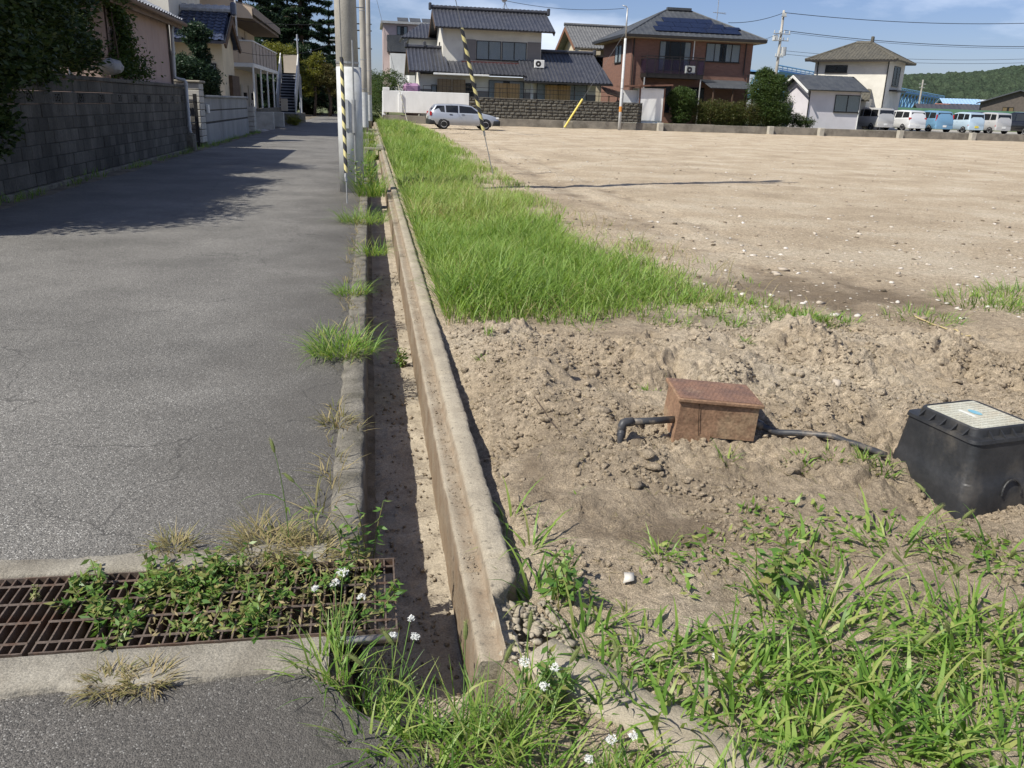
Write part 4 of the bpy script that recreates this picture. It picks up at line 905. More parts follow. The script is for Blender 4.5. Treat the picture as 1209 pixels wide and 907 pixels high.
# white rendered wall
t = thing('white_wall', 'white rendered garden wall behind the silver car', 'wall', (0, 0, 0))
boxpart('render', M_WHITE, t, 1.0, 7.45, RY + 0.02, RY + 0.2, 0.74, 2.28, c=0.02)
boxpart('pilaster', M_WHITE, t, 2.15, 2.42, RY - 0.1, RY + 0.019, 0.742, 2.1, c=0.015)
boxpart('end_return', M_WHITE, t, 0.99, 1.2, RY + 0.2, 72, 0.3, 2.28, c=0.02)
boxpart('raised_corner', M_WHITE, t, 1.0, 1.5, RY + 0.02, RY + 0.2, 2.28, 2.5, c=0.02)
# dark rough stone wall
M_STONE = pmat('dark_rough_stone', (0.075, 0.07, 0.06), (0.16, 0.15, 0.125), scale=3.5, rough=0.95, grain=0.4, gscale=22, bump=0.9, bscale=14, objrand=0.15, bdist=0.05)
t = thing('stone_wall', 'dark rough stone block wall behind the lamp pole', 'wall', (0, 0, 0))
q = MB(); zc = 0.572
for r_ in range(6):
    x = 7.46 - (0.22 if r_ % 2 else 0)
    while x < 21.0:
        x1 = x + random.uniform(0.36, 0.5); a, b = max(x, 7.46), min(x1, 21.1)
        if b - a > 0.12:
            y = RY + 0.05 - random.uniform(0, 0.05); cx_ = (a + b) / 2; cz_ = zc + 0.11; g = 0.012
            vs = [(a + g, RY + 0.07, zc + g), (b - g, RY + 0.07, zc + g), (b - g, RY + 0.07, zc + 0.235 - g), (a + g, RY + 0.07, zc + 0.235 - g)]
            p = random.uniform(0.015, 0.06)
            vs += [(a + 0.05, y, zc + 0.05), (b - 0.05, y - random.uniform(0, .03), zc + 0.05), (b - 0.05, y - random.uniform(0, .03), zc + 0.19), (a + 0.05, y, zc + 0.19), (cx_, y - p, cz_)]
            q.add(vs, [(0, 1, 5, 4), (1, 2, 6, 5), (2, 3, 7, 6), (3, 0, 4, 7), (4, 5, 8), (5, 6, 8), (6, 7, 8), (7, 4, 8)])
        x = x1
    zc += 0.235
tag(q.build('stone', M_STONE, t), kind='stuff')
boxpart('core', pmat('dark_mortar', (0.05, 0.048, 0.042)), t, 7.46, 21.1, RY + 0.066, RY + 0.24, 0.565, zc - 0.02)
boxpart('coping', M_STONE, t, 7.46, 21.1, RY - 0.01, RY + 0.26, zc, zc + 0.05, c=0.015)
t = thing('wall_railing', 'thin dark railing on top of the garden walls', 'railing', (0, 0, 0))
for z in (2.42, 2.72): MB().tube([(4.0, RY + 0.15, z), (19.5, RY + 0.15, z)], 0.02, 6).build('rail', M_FRAME, t)
for x in np.arange(4.0, 19.6, 1.94): MB().tube([(x, RY + 0.15, 2.03), (x, RY + 0.15, 2.74)], 0.022, 6).build('post', M_FRAME, t)

# ------------------------------------------------------------------ black-tiled Japanese house
G0 = 0.5
h1 = thing('tiled_house', 'two storey cream house with black tiled roofs and reed blinds', 'house', (0, 0, 0))
boxpart('lower_wall', M_PLASTER, h1, 4.0, 18.4, 70.4, 78.3, G0, 3.66)
boxpart('upper_wall', M_PLASTER, h1, 6.0, 14.1, 72.5, 79.2, 4.2, 7.62)
boxpart('skirting', M_SHUT, h1, 3.98, 18.42, 70.37, 70.398, G0, 2.55)
boxpart('band', pmat('maroon_flashing', (0.12, 0.045, 0.04)), h1, 7.5, 14.12, 72.3, 72.49, 4.62, 4.86)
q = MB(); roof_plane(q, (5.3, 71.55, 7.28), (15.05, 71.55, 7.28), (5.3, 75.6, 8.95), (15.05, 75.6, 8.95)); roof_plane(q, (15.05, 79.9, 7.18), (5.3, 79.9, 7.18), (15.05, 75.6, 8.95), (5.3, 75.6, 8.95))
ur = q.build('upper_roof', M_TILE, h1)
q = MB(); ridge_cap(q, [(5.2, 75.6, 9.08), (15.15, 75.6, 9.08)], 0.16)
for x in np.arange(5.3, 15.1, 0.35): q.tube([(x, 75.6, 9.2), (x + 0.2, 75.6, 9.22)], 0.06, 6)
q.build('ridge', M_TILE, ur)
for x in (5.15, 15.2): boxpart('ridge_end', M_TILE, ur, x - 0.12, x + 0.12, 75.38, 75.82, 8.85, 9.42, c=0.06)
for x in (5.28, 15.0):
    MB().prism([(71.7, 7.2), (75.6, 8.85), (79.7, 7.1), (79.4, 7.0), (75.6, 8.55), (72.0, 7.0)], 'x', x, x + 0.06).build('bargeboard', M_WOODP, ur)
MB().prism([(72.5, 7.62), (79.2, 7.62), (75.6, 8.72)], 'x', 6.0, 6.05).build('gable', M_PLASTER, h1)
MB().prism([(72.5, 7.62), (79.2, 7.62), (75.6, 8.72)], 'x', 14.05, 14.1).build('gable', M_PLASTER, h1)
q = MB(); roof_plane(q, (3.1, 69.5, 3.86), (6.4, 69.5, 3.86), (3.1, 74, 5.75), (6.0, 74, 5.75)); roof_plane(q, (6.0, 78.4, 3.86), (3.1, 78.4, 3.86), (6.0, 74, 5.75), (3.1, 74, 5.75)); lr = q.build('left_roof', M_TILE, h1)
MB().tube([(3.0, 74, 5.86), (6.0, 74, 5.86)], 0.15, 8).build('ridge', M_TILE, lr)
for p in ((3.05, 74, 5.95), (4.6, 74, 6.05)): boxpart('ridge_end', M_TILE, lr, p[0] - .12, p[0] + .12, 73.8, 74.2, p[2] - .2, p[2] + .25, c=0.06)
MB().prism([(70.4, 3.66), (78.2, 3.66), (74.1, 5.55)], 'x', 4.0, 4.06).build('gable', M_PLASTER, h1)
MB().prism([(69.6, 3.75), (74, 5.62), (78.3, 3.75), (78.0, 3.6), (74, 5.3), (69.9, 3.6)], 'x', 3.08, 3.15).build('bargeboard', M_WOODP, h1)
q = MB(); roof_plane(q, (6.4, 69.5, 3.8), (12.4, 69.5, 3.8), (6.4, 72.45, 4.8), (12.4, 72.45, 4.8)); q.build('middle_roof', M_TILE, h1)
q = MB(); roof_plane(q, (12.2, 69.1, 3.42), (19.45, 69.1, 3.42), (12.2, 74, 5.85), (18.9, 74, 5.85)); roof_plane(q, (19.45, 79, 3.42), (14.12, 79, 3.42), (18.9, 74, 5.85), (14.12, 74, 5.85)); rr_ = q.build('right_roof', M_TILE, h1)
MB().tube([(14.1, 74, 5.95), (19.0, 74, 5.95)], 0.15, 8).build('ridge', M_TILE, rr_)
boxpart('ridge_end', M_TILE, rr_, 18.9, 19.15, 73.8, 74.2, 5.75, 6.2, c=0.06)
MB().prism([(70.4, 3.6), (78.4, 3.6), (74.1, 5.6)], 'x', 18.3, 18.4).build('gable', M_PLASTER, h1)
boxpart('gutter_pipe', M_WHITEMETAL, h1, 5.0, 9.4, 69.28, 69.4, 3.62, 3.76, c=0.02)
boxpart('gutter_pipe', M_FRAME, h1, 12.2, 19.45, 68.92, 69.02, 3.24, 3.36, c=0.02)
MB().tube([(13.05, 70.3, G0), (13.05, 70.3, 3.3)], 0.13, 10).build('white_post', M_WHITEMETAL, h1)
window(h1, (8.7, 72.49, 5.0), 2.05, 1.45, panes=2, curtain=1.0); window(h1, (10.82, 72.49, 5.0), 2.05, 1.45, panes=2, curtain=1.0)
boxpart('shutter_box', M_SHUT, h1, 7.68, 8.66, 72.42, 72.498, 4.95, 6.5); boxpart('shutter_box', M_SHUT, h1, 12.95, 14.05, 72.42, 72.498, 4.85, 6.5)
window(h1, (6.0 - 0.001, 76.2, 5.2), 0.7, 1.2, rz=-math.pi / 2, panes=1, curtain=0)
for (x, wd, hgt) in ((4.9, 0.9, 1.5), (9.5, 2.9, 2.0), (13.45, 4.2, 2.0)):
    window(h1, (x, 70.36, 1.4), wd, hgt, panes=2 if wd < 3.5 else 4, curtain=0.8)
window(h1, (7.6, 70.36, 1.6), 0.9, 1.5, panes=1, curtain=0)
def blind(x0, x1, z0, z1, y, m):
    q = MB(); n = 30
    for i in range(n):
        z = z0 + (z1 - z0) * i / n; q.box(x0, x1, y - 0.012, y + 0.004, z, z + (z1 - z0) / n * 0.8)
    o = tag(q.build('reed_blind', m, h1), kind='stuff')
    for x in np.linspace(x0 + .1, x1 - .1, 4): MB().box(x - .012, x + .012, y - 0.02, y - 0.013, z0, z1).build('cord', M_WOODP, o)
blind(5.35, 6.5, 1.7, 3.35, 70.1, M_REED2); blind(6.55, 7.6, 1.7, 3.35, 70.12, M_REED2)
blind(9.95, 11.0, 1.5, 3.2, 70.1, M_REED); blind(11.05, 12.0, 1.5, 3.2, 70.11, M_REED); blind(14.1, 15.2, 1.4, 3.2, 70.1, M_REED); blind(15.25, 16.2, 1.4, 3.2, 70.11, M_REED)
aircon(h1, (13.35, 71.4, 4.42))
q = MB(); q.tube([(11.2, 75.5, 9.1), (11.45, 75.6, 9.75)], 0.025, 5).tube([(11.7, 75.5, 9.1), (11.45, 75.6, 9.75)], 0.025, 5).tube([(11.45, 75.9, 9.1), (11.45, 75.6, 9.75)], 0.025, 5)
an = q.build('antenna_mast', M_STEEL, h1)
dsh = [(0, 0, 0)] + [(0.34 * math.cos(a), 0.1, 0.34 * math.sin(a)) for a in np.linspace(0, 2 * math.pi, 18, endpoint=False)]
MB().add(dsh, [(0, i + 1, (i + 1) % 18 + 1) for i in range(18)]).build('dish', M_WHITEMETAL, an, loc=(11.45, 75.45, 10.0), rot=(0.3, 0, 0.6))
# laundry and pots behind the railing
for i, (x, c) in enumerate(((3.35, (0.35, 0.2, 0.32)),)):
    tag(boxpart('car_cover', pmat('lilac_cover', c, rough=0.6), None, 2.6, 3.9, 68.2, 69.6, 0.52, 2.9, c=0.2), 'lilac wrapped bundle showing above the white wall', 'bundle')

# ------------------------------------------------------------------ side house and pink building behind it
t = thing('side_house', 'white house with black hipped roof between pink block and tiled house', 'house', (0, 0, 0))
boxpart('wall', M_WHITE, t, 3.6, 6.4, 80.0, 85, G0, 6.9)
q = MB(); roof_plane(q, (2.9, 79.2, 6.9), (8.2, 79.2, 6.9), (4.8, 82, 8.3), (7.4, 82, 8.3)); roof_plane(q, (2.9, 85, 6.9), (2.9, 79.2, 6.9), (4.8, 82.2, 8.3), (4.8, 82, 8.3)); q.build('roof', M_TILE, t)
pb = thing('pink_building', 'pale pink three storey block behind the tiled house', 'building', (0, 0, 0))
boxpart('wall', pmat('pale_pink_wall', (0.5, 0.4, 0.38), (0.45, 0.36, 0.34), scale=2, rough=0.9), pb, 1.55, 6.5, 92, 100, G0, 9.0)
boxpart('roof', M_FRAME_L, pb, 1.3, 6.8, 91.6, 100.3, 9.0, 9.22)
for k in range(3): MB().prism([(92 , 9.3), (93.6, 9.75), (93.6, 9.68), (92, 9.22)], 'x', 3.0 + 1.25 * k, 4.1 + 1.25 * k).build('solar_panel', M_SLATE, pb)
boxpart('balcony', M_SLATE, pb, 1.9, 5.6, 90.6, 91.98, 6.3, 7.85)
window(pb, (2.9, 91.98, 7.95), 1.1, 0.85, panes=2, curtain=0.6)
boxpart('annex', M_WHITE, pb, 2.15, 5.2, 89.8, 91.9, G0, 6.1)
window(pb, (4.0, 89.79, 4.7), 0.8, 1.1, panes=1, curtain=0)

# ------------------------------------------------------------------ grey-tiled gable house
t = thing('gable_house', 'grey tiled gable roof house between black roof and brick house', 'house', (0, 0, 0))
boxpart('wall', M_YCREAM, t, 20.6, 30, 85, 93.5, G0, 7.2)
q = MB(); roof_plane(q, (19.7, 84.2, 7.05), (30, 84.2, 7.05), (19.7, 89.2, 9.4), (30, 89.2, 9.4)); roof_plane(q, (30, 94.2, 7.05), (19.7, 94.2, 7.05), (30, 89.2, 9.4), (19.7, 89.2, 9.4)); q.build('roof', M_TILE_GREY, t)
MB().tube([(19.6, 89.2, 9.5), (30, 89.2, 9.5)], 0.16, 8).build('ridge', M_TILE_GREY, t)
MB().prism([(85, 7.2), (93.5, 7.2), (89.2, 9.2)], 'x', 20.6, 20.7).build('gable', M_YCREAM, t)
MB().prism([(84.3, 6.95), (89.2, 9.28), (94.1, 6.95), (93.7, 6.8), (89.2, 8.9), (84.7, 6.8)], 'x', 19.68, 19.78).build('bargeboard', pmat('brown_barge', (0.2, 0.1, 0.06)), t)
boxpart('lean_to', M_YCREAM, t, 20.0, 22, 83.2, 85, 6.4, 6.75)
window(t, (21.6, 84.98, 4.6), 1.6, 1.7, panes=2, curtain=0.5)

# ------------------------------------------------------------------ red brick house with solar panels
rh = thing('brick_house', 'red brick house with solar panels on a hipped black roof', 'house', (0, 0, 0))
boxpart('wall', M_BRICK, rh, 21.7, 32.4, 72, 81, G0, 7.5)
q = MB(); E0 = 7.42; EA, EB, EC, ED = (20.9, 71.2, E0), (33.25, 71.2, E0), (33.25, 81.8, E0), (20.9, 81.8, E0); RA_, RB_ = (25.9, 76.5, 9.9), (28.3, 76.5, 9.9)
for a, b, c, d_ in ((EA, EB, RA_, RB_), (ED, EA, RA_, RA_), (EC, ED, RB_, RA_), (EB, EC, RB_, RB_)):
    roof_plane(q, a, b, c if c != d_ else (Vector(c) + (Vector(a) - Vector(b)).normalized() * 0.01), d_, rib=0.45, amp=0.02, thick=0.1)
br_ = q.build('roof', M_SLATE, rh)
q = MB(); q.tube([RA_, RB_], 0.1, 6)
for a, b in ((EA, RA_), (EB, RB_), (ED, RA_), (EC, RB_)): q.tube([a, b], 0.08, 6)
q.build('ridge', M_SLATE, br_)
boxpart('ridge_vent', M_SLATE, br_, 26.0, 28.2, 76.3, 76.7, 9.95, 10.15)
q = MB(); q.box(20.95, 33.2, 71.06, 71.2, 7.2, 7.42).box(20.76, 20.9, 71.06, 81.8, 7.2, 7.42); q.build('eave_gutter', M_FRAME, br_)
boxpart('soffit', pmat('soffit_beige', (0.45, 0.38, 0.28)), br_, 20.95, 33.2, 71.22, 81.75, 7.16, 7.3)
sl = Vector((0, 5.3, 2.48)).normalized(); sn = Vector((0, -2.48, 5.3)).normalized()
M_SOLAR = pmat('solar_cells', (0.009, 0.012, 0.026), (0.012, 0.016, 0.034), scale=1, rough=0.18, spec=0.6)
def solar(x0, x1, t0, t1):
    b = Vector((0, 71.2, E0)); pts = []
    for (x, t, u) in ((x0, t0, .07), (x1, t0, .07), (x1, t1, .07), (x0, t1, .07), (x0, t0, .11), (x1, t0, .11), (x1, t1, .11), (x0, t1, .11)):
        p = b + sl * t + sn * u; pts.append((x, p.y, p.z))
    MB().add(pts, [(0, 3, 2, 1), (4, 5, 6, 7), (0, 1, 5, 4), (1, 2, 6, 5), (2, 3, 7, 6), (3, 0, 4, 7)]).build('solar_panel', M_SOLAR, br_)
for k in range(5): solar(23.6 + 1.52 * k, 25.08 + 1.52 * k, 0.75, 1.75)
for k in range(4): solar(24.1 + 1.52 * k, 25.58 + 1.52 * k, 1.8, 2.8)
for k in range(3): solar(24.9 + 1.52 * k, 26.38 + 1.52 * k, 2.85, 3.85)
solar(30.0, 31.48, 1.8, 2.3)
window(rh, (24.1, 71.98, 4.75), 2.75, 2.3, panes=3, curtain=0.35); window(rh, (28.2, 71.98, 5.6), 3.05, 1.45, panes=4, curtain=0.8)
window(rh, (21.7 - 0.001, 76.9, 5.4), 2.0, 1.4, rz=-math.pi / 2, panes=2, curtain=0.7)
window(rh, (26.6, 71.98, 1.6), 1.8, 1.9, panes=2, curtain=0.0); window(rh, (23.0, 71.98, 1.4), 2.4, 2.2, panes=2, curtain=0.0)
boxpart('balcony_floor', M_FRAME, rh, 22.6, 27.6, 70.5, 71.97, 4.1, 4.45)
bl = MB().box(22.6, 27.6, 70.46, 70.5, 4.45, 5.55).box(22.56, 22.6, 70.46, 71.97, 4.45, 5.55).box(27.6, 27.64, 70.46, 71.97, 4.45, 5.55).build('balcony_screen', glass_mat('smoked_panel', (0.03, 0.016, 0.045), 0.2), rh)
for z in (5.56, 5.76): MB().tube([(22.58, 71.9, z), (22.58, 70.48, z), (27.62, 70.48, z), (27.62, 71.9, z)], 0.035, 6).build('balcony_rail', M_FRAME, rh)
for x in np.linspace(22.6, 27.6, 8): MB().tube([(x, 70.44, 4.4), (x, 70.44, 5.75)], 0.025, 6).build('baluster', M_FRAME, rh)
aircon(rh, (26.2, 71.2, 4.46))
for x in (22.55, 27.45): MB().tube([(x, 70.6, G0), (x, 70.6, 4.1)], 0.06, 8).build('balcony_post', M_FRAME_L, rh)
for x, z0, z1 in ((27.1, 5.7, 7.25), (31.75, 4.6, 7.2), (21.85, G0, 7.2), (32.2, G0, 4.7)): MB().tube([(x, 71.9, z0), (x, 71.9, z1)], 0.05, 8).build('downpipe', M_WHITEMETAL if x == 27.1 else M_FRAME, rh)
pc = MB(); roof_plane(pc, (27.9, 69.2, 3.45), (32.0, 69.2, 3.45), (27.9, 71.95, 4.15), (32.0, 71.95, 4.15), rib=0.3, amp=0.02, thick=0.05); pc = pc.build('porch_roof', M_SLATE, rh)
for x in (28.2, 29.9, 31.7): MB().box(x - .05, x + .05, 69.35, 69.45, G0, 3.5).build('porch_post', M_WOODP, rh)
an = MB().tube([(30.5, 76, 8.8), (30.5, 76, 11.6)], 0.03, 6).build('antenna', M_STEEL, rh)
q = MB(); q.tube([(29.8, 76, 11.4), (31.2, 76, 11.3)], 0.02, 4)
for k in range(8): q.tube([(29.9 + .17 * k, 75.6, 11.4), (29.9 + .17 * k, 76.4, 11.4)], 0.014, 4)
q.tube([(30.1, 76, 9.9), (31.3, 76, 9.8)], 0.02, 4)
for k in range(7): q.tube([(30.2 + .17 * k, 75.7, 9.88), (30.2 + .17 * k, 76.3, 9.88)], 0.014, 4)
q.build('antenna_elements', M_STEEL, an)

# white garden shed and its side panel
sh = thing('garden_shed', 'white metal garden shed with brown roof behind the low wall', 'shed', (0, 0, 0))
boxpart('wall', M_WHITEMETAL, sh, 21.0, 23.1, 66.75, 68.6, G0, 3.15); boxpart('door', M_WHITE, sh, 21.12, 22.98, 66.70, 66.748, 0.72, 3.05)
for x in (21.04, 23.06): boxpart('corner_post', pmat('rust_trim', (0.16, 0.085, 0.06)), sh, x - .05, x + .05, 66.68, 66.745, G0 + .1, 3.2)
boxpart('side_panel', M_WHITE, sh, 19.6, 20.98, 67.2, 67.26, G0, 2.98)
MB().prism([(19.65, 3.18), (23.6, 3.38), (23.6, 3.5), (19.65, 3.3)], 'y', 66.4, 68.8).build('roof', pmat('rust_trim', (0.16, 0.085, 0.06)), sh)
tag(boxpart('dark_cabinet', M_FRAME, None, 19.4, 19.85, 66.45, 66.9, 0.57, 1.4, c=0.02), 'small dark cabinet at the end of the stone wall', 'cabinet')
lt = thing('lean_to', 'dark lean-to roof beside the tiled house', 'shed', (0, 0, 0))
q = MB(); roof_plane(q, (18.9, 68.6, 2.7), (21.0, 68.6, 2.2), (18.9, 71, 3.3), (20.6, 71, 2.8), rib=0.3, amp=0.02, thick=0.05); q.build('roof', M_FRAME, lt)
for x in (19.1, 20.3): boxpart('post', M_WOODP, lt, x - .05, x + .05, 68.7, 68.8, G0, 2.5)

# ------------------------------------------------------------------ white houses on the right
wh = thing('hipped_white_house', 'cream two storey house with brown hipped tile roof', 'house', (46.2, 73.4, 0), R(-45))
LX, LY = -6.6, 6.4
boxpart('wall', M_PLASTER, wh, LX, 0, 0, LY, G0, 6.6)
q = MB(); e0 = 6.5; o_ = 0.75; a, b, c, d_ = (LX - o_, -o_, e0), (o_, -o_, e0), (o_, LY + o_, e0), (LX - o_, LY + o_, e0); r1, r2 = (LX + 2.6, LY / 2, 8.2), (-2.6, LY / 2, 8.2)
roof_plane(q, a, b, r1, r2); roof_plane(q, c, d_, r2, r1); roof_plane(q, b, c, Vector(r2) + Vector((0, -.01, 0)), r2); roof_plane(q, d_, a, Vector(r1) + Vector((0, .01, 0)), r1)
wr_ = q.build('roof', M_TILE_OLD, wh)
q = MB().tube([r1, r2], 0.16, 8)
for p, s in ((a, r1), (b, r2), (c, r2), (d_, r1)): q.tube([p, s], 0.12, 8)
q.build('ridge', M_TILE_OLD, wr_)
boxpart('ridge_end', M_TILE_OLD, wr_, r2[0] - .1, r2[0] + .15, r2[1] - .2, r2[1] + .2, 8.1, 8.75, c=0.05)
boxpart('eave_gutter', M_FRAME, wr_, LX - o_, o_, -o_ - .1, -o_, 6.32, 6.46)
window(wh, (LX + 1.0, -0.005, 5.4), 2.0, 0.65, panes=2, curtain=0); 
window(wh, (0.005, 2.0, 4.4), 2.6, 1.7, rz=math.pi / 2, panes=2, curtain=0.0)
for x in (-0.05, LX + 0.3): MB().tube([(x, -0.08, G0), (x, -0.08, 6.4)], 0.05, 8).build('downpipe', M_FRAME, wh)
q = MB(); roof_plane(q, (-6.2, -2.6, 3.0), (-0.6, -2.6, 3.0), (-6.2, -0.02, 4.0), (-1.2, -0.02, 4.0)); q.build('lower_roof', M_TILE_OLD, wh)
boxpart('lower_wall', M_PLASTER, wh, -6.0, -1.0, -2.0, -0.01, G0, 3.15)
boxpart('meter_cover', M_FRAME_L, wh, -2.3, -1.9, -2.08, -2.005, 1.6, 2.4)
boxpart('canopy', M_FRAME, wh, 0.01, 0.7, 1.4, 5.2, 3.9, 4.02)
wa = thing('white_bungalow', 'small white gabled bungalow with dark roof before the cream house', 'house', (0, 0, 0))
M_LILAC = pmat('pale_lilac_wall', (0.62, 0.59, 0.62), (0.56, 0.53, 0.56), scale=1, rough=0.9)
boxpart('wall', M_LILAC, wa, 37.15, 41.9, 70, 74.6, G0, 3.75)
MB().prism([(70, 3.75), (74.6, 3.75), (72.3, 4.75)], 'x', 37.15, 37.25).build('gable', M_LILAC, wa)
q = MB(); roof_plane(q, (36.6, 69.4, 3.62), (42.3, 69.4, 3.62), (36.6, 72.3, 4.9), (42.3, 72.3, 4.9), rib=0.5, amp=0.012, thick=0.08); roof_plane(q, (42.3, 75.2, 3.62), (36.6, 75.2, 3.62), (42.3, 72.3, 4.9), (36.6, 72.3, 4.9), rib=0.5, amp=0.012, thick=0.08); q.build('roof', M_SLATE, wa)
MB().prism([(69.3, 3.5), (72.3, 4.82), (75.3, 3.5), (75.3, 3.32), (72.3, 4.62), (69.3, 3.32)], 'x', 36.5, 36.58).build('bargeboard', M_WHITEMETAL, wa)
window(wa, (39.5, 69.98, 1.9), 2.35, 1.4, panes=2, curtain=1.0)
MB().tube([(37.1, 69.95, G0), (37.1, 69.95, 3.5)], 0.05, 8).build('downpipe', M_FRAME, wa); MB().tube([(41.85, 69.95, G0), (41.85, 69.95, 3.5)], 0.04, 8).build('downpipe', M_WHITEMETAL, wa)

# ------------------------------------------------------------------ blue truss bridge, far roofs
M_BLUE = pmat('bridge_blue', (0.2, 0.4, 0.62), (0.17, 0.35, 0.56), scale=0.5, rough=0.5)
bp_ = thing('truss_bridge', 'light blue steel truss bridge beyond the parked vans', 'bridge', (0, 0, 0))
A_ = Vector((92, 190, 0)); B_ = Vector((262, 368, 0)); dv = (B_ - A_); LB = dv.length; dv.normalize(); nv = Vector((-dv.y, dv.x, 0))
def bx_(q, p0, p1, r): q.tube([p0, p1], r, 4)
npan = 34; pl = LB / npan
for side in (0, 1):
    off = nv * (7.0 * side); q = MB(); z0, z1 = 5.6, 11.0
    bx_(q, A_ + off + Vector((0, 0, z0)), B_ + off + Vector((0, 0, z0)), 0.45); bx_(q, A_ + off + Vector((0, 0, z1)), B_ + off + Vector((0, 0, z1)), 0.45)
    q.build('chord', M_BLUE, bp_)
    for i in range(npan + 1):
        q = MB(); p = A_ + dv * (pl * i) + off
        bx_(q, p + Vector((0, 0, z0)), p + Vector((0, 0, z1)), 0.18)
        if i < npan: bx_(q, p + Vector((0, 0, z0)), p + dv * pl + Vector((0, 0, z1)), 0.24)
        q.build('truss_panel', M_BLUE, bp_)
q = MB()
for i in range(npan * 2 + 1):
    p = A_ + dv * (pl * i / 2); bx_(q, p + Vector((0, 0, 11.0)), p + Vector((0, 0, 12.3)), 0.1)
bx_(q, A_ + Vector((0, 0, 12.3)), B_ + Vector((0, 0, 12.3)), 0.16); bx_(q, A_ + Vector((0, 0, 11.7)), B_ + Vector((0, 0, 11.7)), 0.1); q.build('railing', M_BLUE, bp_)
q = MB(); P = [A_ + Vector((0, 0, 10.9)), B_ + Vector((0, 0, 10.9)), B_ + nv * 7 + Vector((0, 0, 10.9)), A_ + nv * 7 + Vector((0, 0, 10.9))]; q.add([*P, *[p + Vector((0, 0, -0.5)) for p in P]], [(0, 1, 2, 3), (4, 7, 6, 5), (0, 4, 5, 1), (2, 6, 7, 3)]); q.build('deck', M_CONC, bp_)
for f in (0.25, 0.6, 1.0):
    p = A_ + dv * (LB * f); MB().box(p.x - 1.5, p.x + 1.5, p.y + 1, p.y + 6, -0.5, 5.3).build('pier', M_CONC, bp_)
far = []
for (px, ytop, Y, w_, d_, lab, rc, wm) in ((1138, 116, 210, 9, 7, 'far pale blue roofed shed beside the bridge end', (0.3, 0.45, 0.62), M_WHITE), (1112, 122.5, 150, 7, 6, 'distant house with a dark grey roof behind the vans', (0.06, 0.06, 0.07), M_WHITE), (1131, 122, 160, 6, 6, 'distant house with a rust brown roof behind the vans', (0.28, 0.13, 0.09), M_YCREAM), (1158, 117, 230, 12, 8, 'far white building below the wooded hill', (0.5, 0.55, 0.6), M_WHITE), (1158, 123, 150, 8, 7, 'distant low house with a dark roof near the picture edge', (0.07, 0.07, 0.075), M_PLASTER), (1172, 117.5, 260, 10, 8, 'far off white house before the foot of the hill', (0.2, 0.2, 0.21), M_WHITE)):
    X_, Z_ = on_plane_y(px, ytop, Y); far.append((X_, Y, w_, d_, Z_ - 1.9, lab, rc, wm))
for (x, y, w_, d_, h_, lab, rc, wm) in far:
    t = thing('far_house', lab, 'house', (x, y, 0.5), R(-20)); boxpart('wall', wm, t, -w_ / 2, w_ / 2, 0, d_, 0, h_)
    q = MB(); roof_plane(q, (-w_ / 2 - .5, -.5, h_ - .1), (w_ / 2 + .5, -.5, h_ - .1), (-w_ / 2 - .5, d_ / 2, h_ + 1.3), (w_ / 2 + .5, d_ / 2, h_ + 1.3), rib=0.8, amp=0.05); roof_plane(q, (w_ / 2 + .5, d_ + .5, h_ - .1), (-w_ / 2 - .5, d_ + .5, h_ - .1), (w_ / 2 + .5, d_ / 2, h_ + 1.3), (-w_ / 2 - .5, d_ / 2, h_ + 1.3), rib=0.8, amp=0.05)
    q.build('roof', pmat('far_roof_' + str(int(x)) + str(int(y)), rc, rough=0.5), t)
    for k in range(3): boxpart('window', M_DARK, t, -w_ / 2 + .8 + k * w_ / 3.2, -w_ / 2 + 2 + k * w_ / 3.2, -0.04, -0.002, h_ * .45, h_ * .75)
dk = thing('timber_house', 'dark brown house with grey roof at the right edge', 'house', (on_plane_y(1200, 130, 125)[0], 125, 0.5), R(-35))
boxpart('wall', pmat('dark_siding', (0.12, 0.1, 0.085), (0.09, 0.078, 0.068)), dk, -5, 5, 0, 7, 0, 4.2)
q = MB(); roof_plane(q, (-5.6, 7.6, 4.0), (-5.6, -.6, 4.0), (0, 7.6, 6.0), (0, -.6, 6.0)); roof_plane(q, (5.6, -.6, 4.0), (5.6, 7.6, 4.0), (0, -.6, 6.0), (0, 7.6, 6.0)); q.build('roof', M_SLATE, dk)
MB().prism([(-5, 4.2), (5, 4.2), (0, 5.85)], 'y', 0.0, 0.1).build('gable', pmat('dark_siding', (0.12, 0.1, 0.085)), dk)
window(dk, (-2, -0.02, 2.2), 1.6, 1.2, panes=2, curtain=0.8, mat_c=M_REED)
gf = tag(boxpart('green_fence', pmat('green_net', (0.16, 0.3, 0.18), (0.12, 0.25, 0.15), scale=1), None, 52, 120, 100, 100.15, 0.5, 2.9), 'long green mesh fence behind the parked vans', 'fence')

# ------------------------------------------------------------------ vehicles
M_TYRE = pmat('tyre_rubber', (0.02, 0.02, 0.021), rough=0.85)
M_RIM = pmat('steel_rim', (0.6, 0.6, 0.6), (0.5, 0.5, 0.5), scale=20, rough=0.4, metallic=0.2, coords='obj')
M_BUMP = pmat('black_bumper', (0.025, 0.026, 0.028), rough=0.6)
M_CARGLASS = glass_mat('car_glass', (0.015, 0.02, 0.022), 0.03)
M_DARKGLASS = pmat('privacy_glass', (0.012, 0.013, 0.014), rough=0.05, spec=0.6)
M_RED = pmat('tail_red', (0.42, 0.02, 0.02), rough=0.2, spec=0.6)
M_CLEAR = pmat('head_clear', (0.7, 0.7, 0.68), rough=0.1, spec=0.7)
M_PLATE = pmat('plate_white', (0.75, 0.75, 0.72), rough=0.5)
M_PLATEY = pmat('plate_yellow', (0.75, 0.6, 0.08), rough=0.5)
def paint(name, c): return pmat('paint_' + name, c, tuple(v * 0.97 for v in c), scale=2, rough=0.3, metallic=0.25, spec=0.5, coat=0.6)
